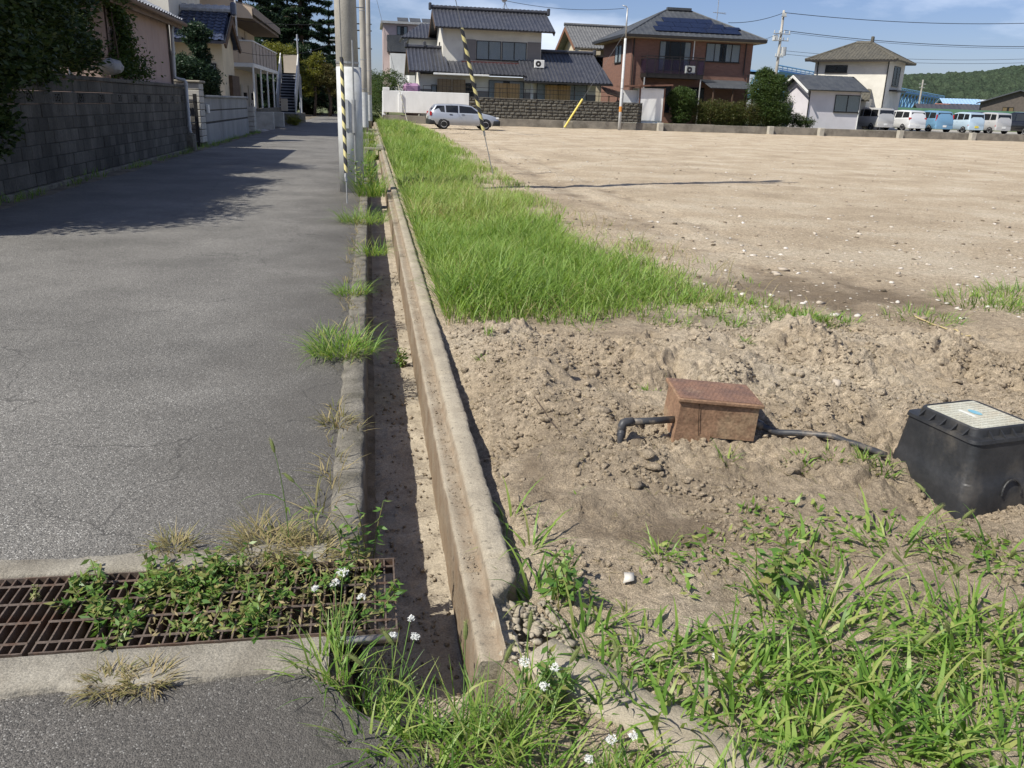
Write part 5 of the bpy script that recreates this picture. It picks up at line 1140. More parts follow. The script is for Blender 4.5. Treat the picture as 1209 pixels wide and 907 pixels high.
STY = {  # stations: y, z_bottom, z_belt, z_roof, belt half width factor, roof half width factor
 'wagon': dict(L=4.4, W=1.7, st=[(-2.2, .42, .70, .74, .86, .84), (-2.16, .34, .86, .9, .93, .86), (-2.06, .3, .95, 1.08, .97, .8), (-1.78, .28, .97, 1.43, .985, .74), (-1.55, .26, .97, 1.475, .99, .73), (-.6, .24, .95, 1.5, 1, .74), (.1, .24, .93, 1.48, 1, .74), (.45, .24, .92, 1.4, 1, .74), (.85, .24, .92, 1.17, 1, .8), (1.18, .25, .92, .98, .99, .87), (1.6, .26, .86, .9, .97, .87), (1.95, .28, .76, .8, .92, .8), (2.13, .32, .62, .68, .84, .72), (2.2, .38, .5, .55, .78, .66)],
   win=[[(-1.95, 1.02), (-1.24, 1.0), (-1.27, 1.37), (-1.72, 1.37)], [(-1.16, 1.0), (-.42, .98), (-.42, 1.4), (-1.18, 1.39)], [(-.34, .98), (.94, .965), (.42, 1.33), (-.34, 1.4)]], wh=(-1.3, 1.3), wr=.3),
 'minivan': dict(L=4.5, W=1.72, st=[(-2.25, .4, .9, .95, .9, .86), (-2.2, .32, 1.05, 1.2, .96, .84), (-2.05, .3, 1.08, 1.68, .98, .8), (-1.8, .28, 1.08, 1.74, 1, .78), (-.4, .25, 1.05, 1.78, 1, .78), (.6, .25, 1.0, 1.72, 1, .77), (1.0, .25, .98, 1.52, 1, .8), (1.6, .26, .95, 1.05, .98, .84), (2.0, .3, .8, .86, .92, .78), (2.25, .4, .55, .6, .8, .66)],
   win=[[(-2.0, 1.14), (-1.1, 1.12), (-1.1, 1.62), (-1.85, 1.6)], [(-1.0, 1.12), (0, 1.1), (0, 1.64), (-1.0, 1.63)], [(.1, 1.1), (1.3, 1.06), (.85, 1.52), (.1, 1.63)]], wh=(-1.35, 1.35), wr=.31),
 'kei': dict(L=3.4, W=1.48, st=[(-1.7, .4, .9, .95, .9, .88), (-1.66, .32, 1.0, 1.15, .96, .88), (-1.58, .3, 1.02, 1.58, .98, .85), (-1.3, .28, 1.02, 1.64, 1, .84), (0, .25, 1.0, 1.68, 1, .84), (.6, .25, .98, 1.58, 1, .83), (1.1, .25, .95, 1.15, .99, .86), (1.5, .3, .82, .9, .94, .82), (1.7, .4, .55, .6, .84, .7)],
   win=[[(-1.52, 1.08), (-.9, 1.06), (-.9, 1.52), (-1.45, 1.5)], [(-.8, 1.06), (-.05, 1.05), (-.05, 1.54), (-.8, 1.53)], [(.05, 1.05), (.98, 1.02), (.62, 1.48), (.05, 1.54)]], wh=(-1.05, 1.1), wr=.27),
 'van': dict(L=4.3, W=1.66, st=[(-2.15, .42, 1.0, 1.05, .93, .9), (-2.12, .34, 1.08, 1.3, .97, .9), (-2.06, .3, 1.1, 1.78, .99, .87), (-1.8, .28, 1.1, 1.86, 1, .86), (.8, .26, 1.08, 1.9, 1, .86), (1.2, .26, 1.06, 1.78, 1, .85), (1.75, .27, 1.0, 1.25, .98, .86), (2.05, .3, .85, .92, .93, .82), (2.15, .4, .6, .66, .86, .74)],
   win=[[(-1.98, 1.16), (-1.0, 1.15), (-1.0, 1.72), (-1.93, 1.7)], [(-.9, 1.15), (.2, 1.14), (.2, 1.73), (-.9, 1.72)], [(.3, 1.14), (1.5, 1.1), (1.1, 1.66), (.3, 1.73)]], wh=(-1.25, 1.35), wr=.3)}
def make_car(label, style, pm, loc, rz, roof=None, dark=False, bumper=None, plate=None, tails='side', group=None, name='parked_car', cat='car', scale=1.0):
    S = STY[style]; t = thing(name, label, cat, loc, rz, group); t.scale = (scale,) * 3; W = S['W'] / 2; st = np.array(S['st'])
    def ring(r):
        y, zb, zl, zr, kb, kr = r; w = W * kb; wr = W * kr if zr - zl > 0.1 else W * kr
        h = [(w * .9, zb), (w * .985, zb + .1), (w, (zb + zl) / 2), (w * .985, zl - .03), (w * .955, zl), (wr + (w * .955 - wr) * .15, zr - .1 * min(1, (zr - zl) / .3) - (0 if zr - zl > .1 else 0)), (wr * .95, zr - .025), (wr * .6, zr)]
        return [(x, y, z) for x, z in h] + [(-x, y, z) for x, z in h[::-1]]
    q = MB(); rings = [ring(r) for r in S['st']]; loft(q, rings, True, True)
    body = q.build('body', pm, t); smooth_angle(body, 38)
    def surf_x(y, z):
        zb, zl, zr, kb, kr = (np.interp(y, st[:, 0], st[:, k]) for k in range(1, 6)); w = W * kb * .955; wr = W * kr; wt = wr + (w - wr) * .15; zt = zr - .1 * min(1, (zr - zl) / .3)
        f = np.clip((z - zl) / max(zt - zl, .01), 0, 1); return w + (wt - w) * f
    gm = M_DARKGLASS if dark else M_CARGLASS
    for i, poly in enumerate(S['win']):
        for s in (1, -1):
            P = [(s * (surf_x(y, z) + .012), y, z) for y, z in poly]; P2 = [(s * (surf_x(y, z) + .002), y, z) for y, z in poly]; n = len(P)
            MB().add(P + P2, [tuple(range(n)) if s > 0 else tuple(range(n))[::-1]] + [(k, (k + 1) % n, n + (k + 1) % n, n + k) for k in range(n)]).build('side_window', M_DARKGLASS if (dark or i < 1) else M_DARKGLASS, t)
    # rear and front glass, lying on the body's slope
    def end_glass(ya, za, yb, zb_, name_):
        s = 1 if yb > ya and name_ == 'rear_window' else -1
        wa, wb = surf_x(ya, za) * .88, surf_x(yb, zb_) * .9; off = Vector((0, ya - yb, 0)); n_ = Vector((0, -(zb_ - za), (yb - ya))).normalized() 
        if name_ == 'windscreen': n_ = Vector((0, abs(zb_ - za), abs(ya - yb))).normalized()
        else: n_ = Vector((0, -abs(zb_ - za), abs(ya - yb))).normalized()
        P = [Vector(p) + n_ * .012 for p in ((-wa, ya, za), (wa, ya, za), (wb, yb, zb_), (-wb, yb, zb_))]
        MB().add(P + [p - n_ * .02 for p in P], [(0, 1, 2, 3), (0, 4, 5, 1), (1, 5, 6, 2), (2, 6, 7, 3), (3, 7, 4, 0)]).build(name_, M_DARKGLASS, t)
    s0 = S['st']; top = [r for r in s0 if r[3] > 0.93 * max(k[3] for k in s0)]
    a, b = s0[2], top[0]; a2 = s0[1] if style != 'wagon' else s0[2]
    ra, rb = (s0[1], s0[2]) if style != 'wagon' else (s0[2], s0[3])
    lerp = lambda p, q_, f: (p[0] + (q_[0] - p[0]) * f, p[3] + (q_[3] - p[3]) * f)
    (y1, z1), (y2, z2) = lerp(ra, rb, .12), lerp(ra, rb, .86)
    if style != 'wagon': y1, z1 = s0[1][0] - .004, s0[1][2] + .03
    end_glass(y1, z1 - .01, y2, z2 - .03, 'rear_window')
    iw = [i for i, r in enumerate(s0) if r[3] > r[2] + .15][-1]; (y1, z1), (y2, z2) = lerp(s0[iw + 1], s0[iw - 1], .12), lerp(s0[iw + 1], s0[iw - 1], .85); end_glass(y1, z1 + .01, y2, z2 - .03 + .02, 'windscreen')
    L2 = S['L'] / 2; bm = bumper or pm
    for s, nm in ((-1, 'rear_bumper'), (1, 'front_bumper')):
        y0, y1_ = sorted((s * (L2 + .05), s * (L2 - .42))); q = MB(); kk = .97
        rg = [rrect(W * kk, .24, .1, z) for z in (.26, .32, .5, .56)]
        rg = [[(x * (1 - .03 * (i in (0, 3))), y + s * (L2 - .2), z) for x, y, z in r] for i, r in enumerate(rg)]; loft(q, rg, True, True); smooth_angle(q.build(nm, bm, t), 40)
    for y in S['wh']:
        for s in (1, -1):
            wr = S['wr']; x = s * (W - .08)
            wlo = MB().tube([(-.1, 0, 0), (-.08, 0, 0), (.06, 0, 0), (.085, 0, 0), (.1, 0, 0)], [wr * .9, wr, wr, wr * .97, wr * .86], 22).build('wheel', M_TYRE, t, loc=(x, y, wr), rot=(0, 0, 0 if s > 0 else math.pi)); smooth_angle(wlo, 40)
            rm = MB().tube([(.07, 0, 0), (.101, 0, 0), (.09, 0, 0), (.098, 0, 0)], [wr * .66, wr * .64, wr * .4, wr * .2], 20).build('rim', M_RIM, wlo); smooth_angle(rm, 35)
            for k in range(8):
                an_ = k * math.pi / 4; MB().tube([(.094, wr * .5 * math.cos(an_), wr * .5 * math.sin(an_)), (.0965, wr * .5 * math.cos(an_), wr * .5 * math.sin(an_))], wr * .08, 6).build('rim_hole', M_DARK, wlo)
            ar = [(0, (wr + .06) * math.cos(a_), (wr + .06) * math.sin(a_)) for a_ in np.linspace(-.35, math.pi + .35, 18)]
            MB().add([(s * .006, *p[1:]) for p in ar], [tuple(range(18))]).build('wheel_arch', M_BUMP, t, loc=(s * (W * .985 - .002), y, wr))
    zt = 1.0 if style == 'wagon' else 1.05
    for s in (1, -1):
        if tails == 'side': MB().cbox(-.05, .05, -.07, .07, -.13, .12, c=.03).build('tail_light', M_RED, t, loc=(s * (W * .93), -L2 + .1, zt - .1))
        elif tails == 'tall': MB().cbox(-.06, .06, -.05, .05, -.25, .3, c=.03).build('tail_light', M_RED, t, loc=(s * (W * .9), -L2 + .1, zt + .1))
        elif tails == 'wide': MB().cbox(-.16, .1, -.06, .06, -.1, .08, c=.03).build('tail_light', M_RED, t, loc=(s * (W * .86), -L2 + .08, zt + .02))
        else: MB().cbox(-.06, .06, -.05, .05, -.09, .09, c=.03).build('tail_light', M_RED, t, loc=(s * (W * .9), -L2 + .08, .62))
        MB().cbox(-.14, .14, -.13, .12, -.06, .07, c=.04).build('headlight', M_CLEAR, t, loc=(s * (W * .74), L2 - .14, .7))
        MB().cbox(-.09, .09, -.05, .05, -.06, .06, c=.03).build('mirror', pm, t, loc=(s * (W + .08), (S['win'][2][1][0] - .1), .99 if style == 'wagon' else 1.15))
        for yy in (-.75, .0): MB().box(-.008, .012, -.09, .09, -.015, .015).build('door_handle', M_BUMP if style == 'wagon' else pm, t, loc=(s * (W * 1.0), yy - .12, .88))
    MB().box(-.17, .17, -.006, .006, -.085, .085).build('number_plate', plate or M_PLATE, t, loc=(0, -L2 - .055, .72 if style == 'wagon' else .5))
    return t
SILV = paint('silver', (0.36, 0.385, 0.43)); WHT = paint('white', (0.72, 0.72, 0.71)); LBL = paint('light_blue', (0.17, 0.33, 0.48)); PBL = paint('pale_blue', (0.5, 0.62, 0.7)); SLV2 = paint('warm_silver', (0.5, 0.49, 0.47)); BLKP = paint('black', (0.012, 0.012, 0.014))
make_car('silver estate car with black bumpers parked before the white wall', 'wagon', SILV, (5.75, 54.3, -0.01), R(-90 + 3), bumper=M_BUMP, tails='side')
ZG = 0.505
make_car('silver van at the left end of the parked row by the bungalow', 'van', SLV2, (44.6, 72.2, ZG), R(1), dark=True, tails='low', group='vehicles parked behind the low wall')
make_car('black van half hidden behind the white bungalow', 'van', BLKP, (42.9, 75.5, ZG), R(0), dark=True, tails='low', group='vehicles parked behind the low wall')
make_car('white minivan with wide red tail lights in the parked row', 'minivan', WHT, (47.5, 72.0, ZG), R(1), dark=True, tails='wide', group='vehicles parked behind the low wall')
make_car('blue hatchback with tall red tail lights in the parked row', 'minivan', LBL, (50.2, 72.0, ZG), R(-2), dark=True, tails='tall', group='vehicles parked behind the low wall', scale=1.02)
make_car('pale blue and white kei car with yellow plate in the parked row', 'kei', PBL, (53.1, 71.2, ZG), R(-2), dark=True, plate=M_PLATEY, tails='low', group='vehicles parked behind the low wall', scale=1.06)
make_car('silver boxy kei van near the right end of the parked row', 'kei', SLV2, (56.0, 71.6, ZG), R(0), dark=True, tails='low', group='vehicles parked behind the low wall', scale=1.1)
make_car('black minivan at the far right end of the parked row', 'van', BLKP, (59.6, 71.6, ZG), R(-2), dark=True, plate=M_PLATEY, tails='low', group='vehicles parked behind the low wall', scale=1.03)
make_car('black van just behind the silver boxy kei van', 'van', BLKP, (58.4, 76.5, ZG), R(-4), dark=True, tails='low', group='vehicles parked behind the low wall')

# ------------------------------------------------------------------ wires and far poles
fp = thing('utility_pole', 'distant utility pole with transformer behind the brick house', 'utility pole', (45.9, 95, 0.5), 0, 'poles behind the houses')
MB().tube([(0, 0, -.3), (0, 0, 12.1)], [0.2, 0.13], 12).build('shaft', M_POLE, fp, smooth=True)
for z, hw in ((11.4, .3), (9.6, 1.0), (8.9, .9), (7.2, .5)):
    boxpart('cross_arm', M_FRAME_L, fp, -hw, hw, -.25, -.15, z, z + .1)
    for k in np.linspace(-hw + .1, hw - .1, 4): MB().tube([(k, -.2, z + .1), (k, -.2, z + .4)], 0.06, 6).build('insulator', M_CERAM, fp)
MB().tube([(.55, 0, 7.4), (.55, 0, 8.3)], 0.3, 12).build('transformer', M_SHEET, fp, smooth=False)
boxpart('switch_box', M_SHEET, fp, -.9, -.4, -.2, .2, 8.9, 9.5, c=.03)
f2 = thing('utility_pole', 'small far white pole before the wooded hill', 'utility pole', (135.7, 200, 0.5), 0, 'poles behind the houses')
MB().tube([(0, 0, 0), (0, 0, 10.5)], [0.25, 0.2], 8).build('shaft', M_POLE, f2); boxpart('cross_arm', M_FRAME_L, f2, -.9, .9, -.1, .1, 9.4, 9.6); boxpart('cross_arm', M_FRAME_L, f2, -.7, .7, -.1, .1, 8.6, 8.8)
f3 = thing('utility_pole', 'far dark pole left of the pink block', 'utility pole', (-0.5, 120, 0.0), 0, 'poles behind the houses')
MB().tube([(0, 0, 0), (0, 0, 11.6)], [0.22, 0.15], 8).build('shaft', M_POLE, f3)
for z in (11.0, 10.2, 8.0): boxpart('cross_arm', M_FRAME, f3, -1, 1, -.1, .1, z, z + .14)
def wire(label, a, b, sag, r=0.012):
    a, b = Vector(a), Vector(b); pts = []
    for i in range(17):
        t_ = i / 16; p = a.lerp(b, t_); p.z -= sag * 4 * t_ * (1 - t_); pts.append(p)
    return tag(MB().tube(pts, r, 5).build('power_line', M_CABLE, None), label, 'power line', 'overhead power lines')
wx = lambda px, py, Y: (on_plane_y(px, py, Y)[0], Y, on_plane_y(px, py, Y)[1])
for i, (lab, y0, y1, r_) in enumerate((('topmost power line running right from the distant pole', 15, 27, .035), ('second power line right of the distant pole', 36, 55, .035), ('third power line crossing above the hipped roof', 38, 57, .02), ('lower power line passing before the wooded hill', 60, 69, .02), ('lowest power line passing before the wooded hill', 64, 73.5, .02))):
    wire(lab, wx(926, y0, 95), wx(1230, y1, 95), 0.5, r_)
wire('power line from brick house to distant pole', wx(860, 27, 90), wx(926, 15, 95), 0.3, .03)
wire('second power line from brick house to distant pole', wx(880, 50, 90), wx(926, 36, 95), 0.3, .02)
wire('power line sagging to the lamp pole from the left', wx(560, -8, 62), wx(737, 10, 65.2), 0.45, .016)
wire('power line linking the tall poles over the road', (-0.5, 14.7, 11.8), (-0.4, 44.2, 11.2), 0.5, .012)
wire('power line beyond the second tall pole', (-0.4, 44.2, 11.2), (-0.3, 59.5, 12.3), 0.3, .012)
wire('cable crossing from the lower arm of the second pole', (-0.4, 44.2, 8.4), (-0.3, 59.5, 8.3), 0.3, .014)
wire('thin cable running to the apartment building', wx(398, 28, 44), wx(262, 21, 44), 0.15, .01)
wire('low cable running to the apartment stairs', wx(400, 48, 44.2), wx(268, 57, 44), 0.5, .01)
# ------------------------------------------------------------------ block wall on the left of the road
M_BLOCK = pmat('old_concrete_block', (0.125, 0.115, 0.098), (0.066, 0.061, 0.052), scale=1.6, rough=0.95, grain=0.22, gscale=60, stain=(0.022, 0.021, 0.018), stain_scale=0.75, stain_amt=0.85, bump=0.5, bscale=35, objrand=0.25, stretch=(1, 1, 0.45), bdist=0.01)
M_MORTAR = pmat('dark_joint', (0.07, 0.065, 0.057), (0.04, 0.038, 0.033), scale=3, rough=1)
bw = thing('block_wall', 'long dark stained concrete block wall under the overhanging trees', 'wall', (-5.0, 0, 0))
CH, CL = 0.198, 0.40
blk = MB().cbox(-0.12, 0.0, 0.005, CL - 0.005, 0.005, CH - 0.005, c=0.008).mesh('block')
hblk = MB().cbox(-0.12, 0.0, 0.005, CL / 2 - 0.005, 0.005, CH - 0.005, c=0.008).mesh('block')
pq = MB(); pq.cbox(-0.12, 0, 0.005, CL - .005, 0.005, 0.04, c=.006).cbox(-0.12, 0, 0.005, CL - .005, CH - .04, CH - .005, c=.006).box(-.12, 0, .005, .06, .04, CH - .04).box(-.12, 0, CL - .06, CL - .005, .04, CH - .04)
for y0 in (0.06, 0.2):      # pierced pattern: crossed bars in two openings
    for s in (0, 1):
        z0, z1 = (0.04, CH - .04) if s == 0 else (CH - .04, 0.04)
        pq.add([(x, y, z) for x in (-.1, -.002 - .002 * s) for (y, z) in ((y0, z0 - .012), (y0, z0 + .012), (y0 + .14, z1 + .012), (y0 + .14, z1 - .012))], [(0, 1, 2, 3), (4, 7, 6, 5), (0, 4, 5, 1), (1, 5, 6, 2), (2, 6, 7, 3), (3, 7, 4, 0)])
pblk = pq.mesh('block')
Y0, Y1, ZB = 12.3, 25.4, 0.06
q = MB()
for r_ in range(8):
    off = CL / 2 if r_ % 2 else 0
    k = 0; y = Y0 - off
    while y < Y1 - 0.15:
        yy = y; me = blk
        if r_ == 6 and k % 3 == 1: me = pblk
        if y + CL > Y1: me = hblk
        o = link('block', me, M_BLOCK, bw, (random.uniform(-.006, .006), yy, ZB + r_ * CH)); k += 1; y += CL
q.box(-0.11, -0.014, 9, 12.09, -.1, ZB + 8 * CH); q.box(-0.1, -0.012, 12.1, Y1 - .01, ZB, ZB + 6 * CH); q.box(-.1, -.012, 12.1, Y1 - .01, ZB + 7 * CH, ZB + 8 * CH - .01); q.build('mortar', M_MORTAR, bw)
q = MB()
for y in np.arange(9, 12.0, .4):
    for r_ in range(8): q.cbox(-.12, 0, y + .005, min(y + .395, 12.095), ZB + r_ * CH + .005, ZB + (r_ + 1) * CH - .005, c=.008)
tag(q.build('hidden_blocks', M_BLOCK, bw), kind='stuff')
for i, y in enumerate(np.arange(9, Y1 - .2, 0.8)): boxpart('coping', M_BLOCK, bw, -0.15, 0.03, y + .004, min(y + .796, Y1), ZB + 8 * CH + .001, ZB + 8 * CH + .075, c=.012)
boxpart('footing', M_CONC_DARK, bw, -0.16, 0.06, 9, Y1, -.3, ZB - .002, c=.015)

# downpipe at the wall's end
M_PVC = pmat('grey_pvc', (0.45, 0.46, 0.47), (0.4, 0.41, 0.42), scale=4, rough=0.4)
dp = thing('drain_pipe', 'pale grey drain pipe bending down the end of the block wall', 'pipe', (0, 0, 0))
MB().tube([(-5.18, 25.25, 3.32), (-5.18, 25.25, 3.05), (-5.2, 25.2, 2.0), (-5.2, 25.2, 1.9), (-5.1, 25.2, 1.86), (-4.96, 25.2, 1.84), (-4.93, 25.2, 1.8), (-4.93, 25.2, .55), (-4.9, 25.2, .42)], 0.045, 10).build('pipe', M_PVC, dp, smooth=True)
for z in (0.62, 1.7, 2.5): MB().tube([(-4.93 if z < 1.8 else -5.19, 25.2, z), (-4.93 if z < 1.8 else -5.19, 25.2, z + .07)], 0.056, 10).build('socket', M_PVC, dp)
MB().cbox(-5.1, -4.8, 25.08, 25.36, -.05, .46, c=.05).build('catch_box', M_CONC_DARK, dp)

# pink corrugated shed with silver roof
ps = thing('pink_shed', 'pink ribbed metal shed with silver tiled roof behind the block wall', 'shed', (0, 0, 0))
q = MB(); n = 26; vs = []
for i in range(n * 2 + 1):
    y = 19.6 + 5.7 * i / (2 * n); x = -5.3 + (0.018 if i % 6 == 0 else 0); vs += [(x, y, 1.2), (x, y, 3.4)]
q.add(vs, [(2 * i, 2 * i + 2, 2 * i + 3, 2 * i + 1) for i in range(2 * n)]); q.build('street_wall', M_PINK, ps)
boxpart('wall', M_PINK, ps, -9.5, -5.32, 19.6, 25.3, 0, 3.38)
MB().prism([(-5.32, 3.38), (-9.5, 3.38), (-9.5, 5.35)], 'y', 19.62, 25.28).build('gable', M_PINK, ps)
boxpart('corner_trim', pmat('dark_trim', (0.12, 0.1, 0.09)), ps, -5.3, -5.26, 25.2, 25.32, 1.2, 3.36)
q = MB(); roof_plane(q, (-4.98, 25.75, 3.36), (-4.98, 18.9, 3.36), (-9.8, 25.75, 5.65), (-9.8, 18.9, 5.65), rib=0.26, amp=0.04, courses=18, step=0.025, thick=0.1); q.build('roof', M_TILE_SIL, ps)
MB().tube([(-4.9, 18.9, 3.3), (-4.9, 25.7, 3.27)], 0.055, 8).build('eave_gutter', pmat('brown_gutter', (0.2, 0.14, 0.1)), ps, smooth=True)
boxpart('fascia', pmat('brown_gutter', (0.2, 0.14, 0.1)), ps, -5.06, -5.0, 18.95, 25.72, 3.16, 3.3)
# pale canopy seen through the leaves, grey stone on the wall
cp = thing('canopy_roof', 'pale corrugated canopy roof glimpsed through the foliage', 'canopy', (0, 0, 0))
q = MB(); roof_plane(q, (-5.15, 18.2, 2.58), (-5.15, 16.6, 2.58), (-6.6, 18.2, 2.95), (-6.6, 16.6, 2.95), rib=0.12, amp=0.02, thick=0.01); q.build('sheet', M_WHITEMETAL, cp)
for y in (16.8, 18.0): MB().tube([(-5.6, y, 0), (-5.6, y, 2.65)], 0.03, 6).build('post', M_STEEL, cp)
ws = MB().ball((0, 0, 0), .2, 1.2, 1.3, .75, 12, 8, .12).build('garden_stone', pmat('pale_grey_stone', (0.35, 0.34, 0.34), (0.25, 0.25, 0.25), scale=6, rough=.9), None, loc=(-5.1, 18.9, 1.95)); tag(ws, 'grey stone lump on top of the block wall', 'stone')

# gate, tiled pillar and panelled garden wall
M_IRON = pmat('black_iron', (0.02, 0.02, 0.02), rough=0.6)
gt = thing('iron_gate', 'black wrought iron garden gate beside the striped pillar', 'gate', (0, 0, 0))
for y in np.linspace(25.75, 27.1, 9): MB().tube([(-5.1, y, .12), (-5.1, y, 1.35)], .012, 6).build('bar', M_IRON, gt)
for z in (.15, .7, 1.3): MB().tube([(-5.1, 25.7, z), (-5.1, 27.15, z)], .018, 6).build('rail', M_IRON, gt)
for y in (26.05, 26.4, 26.75):
    MB().tube([(-5.1, y + .1 * math.cos(a), 1.0 + .12 * math.sin(a)) for a in np.linspace(0, 6.28, 14)], .011, 5).build('scroll', M_IRON, gt)
for x, y in ((-5.1, 25.62), (-5.1, 27.2)): MB().box(x - .05, x + .05, y - .04, y + .04, 0, 1.5).build('gate_post', M_IRON, gt)
gp = thing('gate_pillar', 'pale gate pillar with horizontal grooves beside the iron gate', 'pillar', (0, 0, 0))
M_PIL = pmat('pale_block', (0.48, 0.46, 0.41), (0.38, 0.36, 0.32), scale=3, rough=.9, grain=.12, gscale=60, stain=(.2, .19, .16), stain_scale=2, stain_amt=.5)
for k in range(9): MB().cbox(-5.62, -4.98, 27.3, 28.0, .1 + k * .19 + .008, .1 + (k + 1) * .19 - .008, c=.012).build('block', M_PIL, gp)
MB().box(-5.58, -5.02, 27.34, 27.96, 0, 1.78).build('core', M_MORTAR, gp); MB().cbox(-5.68, -4.92, 27.24, 28.06, 1.812, 1.88, c=.02).build('cap', M_CONC, gp)
pw = thing('panel_wall', 'grey panelled garden wall with two dark bands beside the pillar', 'wall', (0, 0, 0))
M_PAN = pmat('grey_panel', (0.3, 0.3, 0.29), (0.23, 0.23, 0.225), scale=1.5, rough=.9, stain=(.08, .08, .075), stain_scale=.8, stain_amt=.6, stretch=(1, 1, .4))
for y0_, y1_ in ((28.07, 31.2), (31.22, 34.4), (34.42, 37.7)):
    boxpart('panel', M_PAN, pw, -5.14, -5.0, y0_, y1_, 0.0, .62, c=.01); boxpart('panel', M_PAN, pw, -5.13, -5.01, y0_, y1_, .68, 1.0, c=.01); boxpart('panel', M_PAN, pw, -5.13, -5.01, y0_, y1_, 1.04, 1.4, c=.01)
boxpart('band', M_MORTAR, pw, -5.12, -5.02, 28.07, 37.7, .6, 1.06); boxpart('coping', M_PAN, pw, -5.2, -4.94, 28.07, 37.75, 1.402, 1.48, c=.02)
boxpart('letter_box', M_WHITEMETAL, pw, -5.0, -4.93, 28.3, 28.55, .95, 1.2, c=.01)
eb = thing('end_block', 'short pale block post at the end of the panelled wall', 'post', (0, 0, 0))
for k in range(5): MB().cbox(-5.55, -5.0, 39.6, 40.2, .02 + k * .21 + .006, .02 + (k + 1) * .21 - .006, c=.012).build('block', M_PIL, eb)

# cream house with blue-black tiles
ch = thing('cream_house', 'cream house with blue black tiled roofs behind the clipped pine', 'house', (0, 0, 0))
boxpart('wall', M_YCREAM, ch, -14, -5.75, 37.0, 39.9, 0, 3.55); boxpart('upper_wall', M_PLASTER, ch, -14, -7.5, 36.4, 43, 3.0, 7.0)
q = MB(); roof_plane(q, (-7.45, 36.2, 3.5), (-5.5, 36.2, 3.5), (-7.45, 38.4, 4.7), (-5.5, 38.4, 4.7), rib=.26, amp=.04, courses=9, step=.03); roof_plane(q, (-5.5, 40.6, 3.5), (-7.45, 40.6, 3.5), (-5.5, 38.4, 4.7), (-7.45, 38.4, 4.7), rib=.26, amp=.04); q.build('lower_roof', M_TILE_BLUE, ch)
q = MB().tube([(-7.45, 38.4, 4.82), (-5.4, 38.4, 4.82)], .14, 8)
for x in np.arange(-7.4, -5.5, .3): q.tube([(x, 38.4, 4.92), (x + .18, 38.4, 4.94)], .06, 6)
q.build('ridge', M_TILE_SIL, ch); boxpart('ridge_end', M_TILE_BLUE, ch, -5.5, -5.3, 38.2, 38.6, 4.6, 5.1, c=.05)
MB().prism([(37.0, 3.55), (39.9, 3.55), (38.4, 4.6)], 'x', -5.8, -5.75).build('gable', M_YCREAM, ch)
MB().prism([(36.2, 3.4), (38.4, 4.6), (40.6, 3.4), (40.3, 3.25), (38.4, 4.3), (36.5, 3.25)], 'x', -5.55, -5.48).build('bargeboard', M_WOODP, ch)
q = MB(); roof_plane(q, (-6.9, 44.6, 6.9), (-6.9, 35.4, 6.9), (-11, 44.6, 8.6), (-11, 35.4, 8.6), rib=.28, courses=14, step=.03); q.build('upper_roof', M_TILE_BLUE, ch)
MB().box(-6.98, -6.88, 35.4, 44.6, 6.7, 6.9).build('eave_gutter', M_FRAME, ch)
boxpart('dark_screen', M_WOODP, ch, -5.74, -5.6, 38.2, 40.2, 0, 2.3); window(ch, (-7.2, 36.99, 1.2), 1.2, 1.5, panes=2, curtain=.4)
boxpart('roof_mast', M_WHITEMETAL, ch, -5.5, -5.44, 39.4, 39.46, 3.9, 6.2)

# apartment building with balcony and outside stairs
ap = thing('apartment_block', 'beige two storey apartments with outside stairs and balcony', 'building', (0, 0, 0))
M_BEIGE = pmat('beige_panel', (0.6, 0.48, 0.36), (0.55, 0.44, 0.33), scale=2, rough=.8)
M_BEIGE2 = pmat('beige_wall', (0.5, 0.43, 0.34), (0.45, 0.39, 0.31), scale=2, rough=.85)
boxpart('wall', M_BEIGE2, ap, -13, -6.9, 46, 57, 0, 5.3)
MB().prism([(-13, 7.3), (-5.35, 5.2), (-5.35, 5.55), (-13, 7.75)], 'y', 44.6, 57.3).build('roof', pmat('brown_grey_roof', (0.25, 0.21, 0.18)), ap)
MB().prism([(-13, 5.3), (-13, 7.6), (-5.42, 5.5), (-5.42, 5.02)], 'y', 44.5, 44.59).build('pediment', M_BEIGE, ap)
boxpart('soffit', pmat('soffit_dark', (0.16, 0.12, 0.09)), ap, -12.9, -5.45, 44.6, 57.2, 5.02, 5.14)
boxpart('balcony_floor', M_WHITEMETAL, ap, -6.89, -5.55, 45.0, 56.5, 2.86, 3.05, c=.01)
for x0_, x1_ in ((-6.85, -6.24), (-6.22, -5.6)): boxpart('balcony_panel', M_BEIGE, ap, x0_, x1_, 45.0, 45.05, 3.06, 4.02)
boxpart('balcony_edge', M_WHITEMETAL, ap, -6.9, -5.54, 44.96, 45.09, 4.03, 4.09); boxpart('balcony_edge', M_WHITEMETAL, ap, -5.62, -5.53, 45.1, 56.5, 4.03, 4.09)
for k in range(8): boxpart('balcony_panel', pmat('grey_beige_panel', (0.42, 0.36, 0.31)), ap, -5.6, -5.56, 45.12 + 1.42 * k, 45.12 + 1.42 * k + 1.1, 3.06, 4.02)
for y in (45.06, 48, 51, 54, 56.4): MB().tube([(-5.6, y, 0), (-5.6, y, 2.86)], .05, 8).build('post', M_WHITEMETAL, ap)
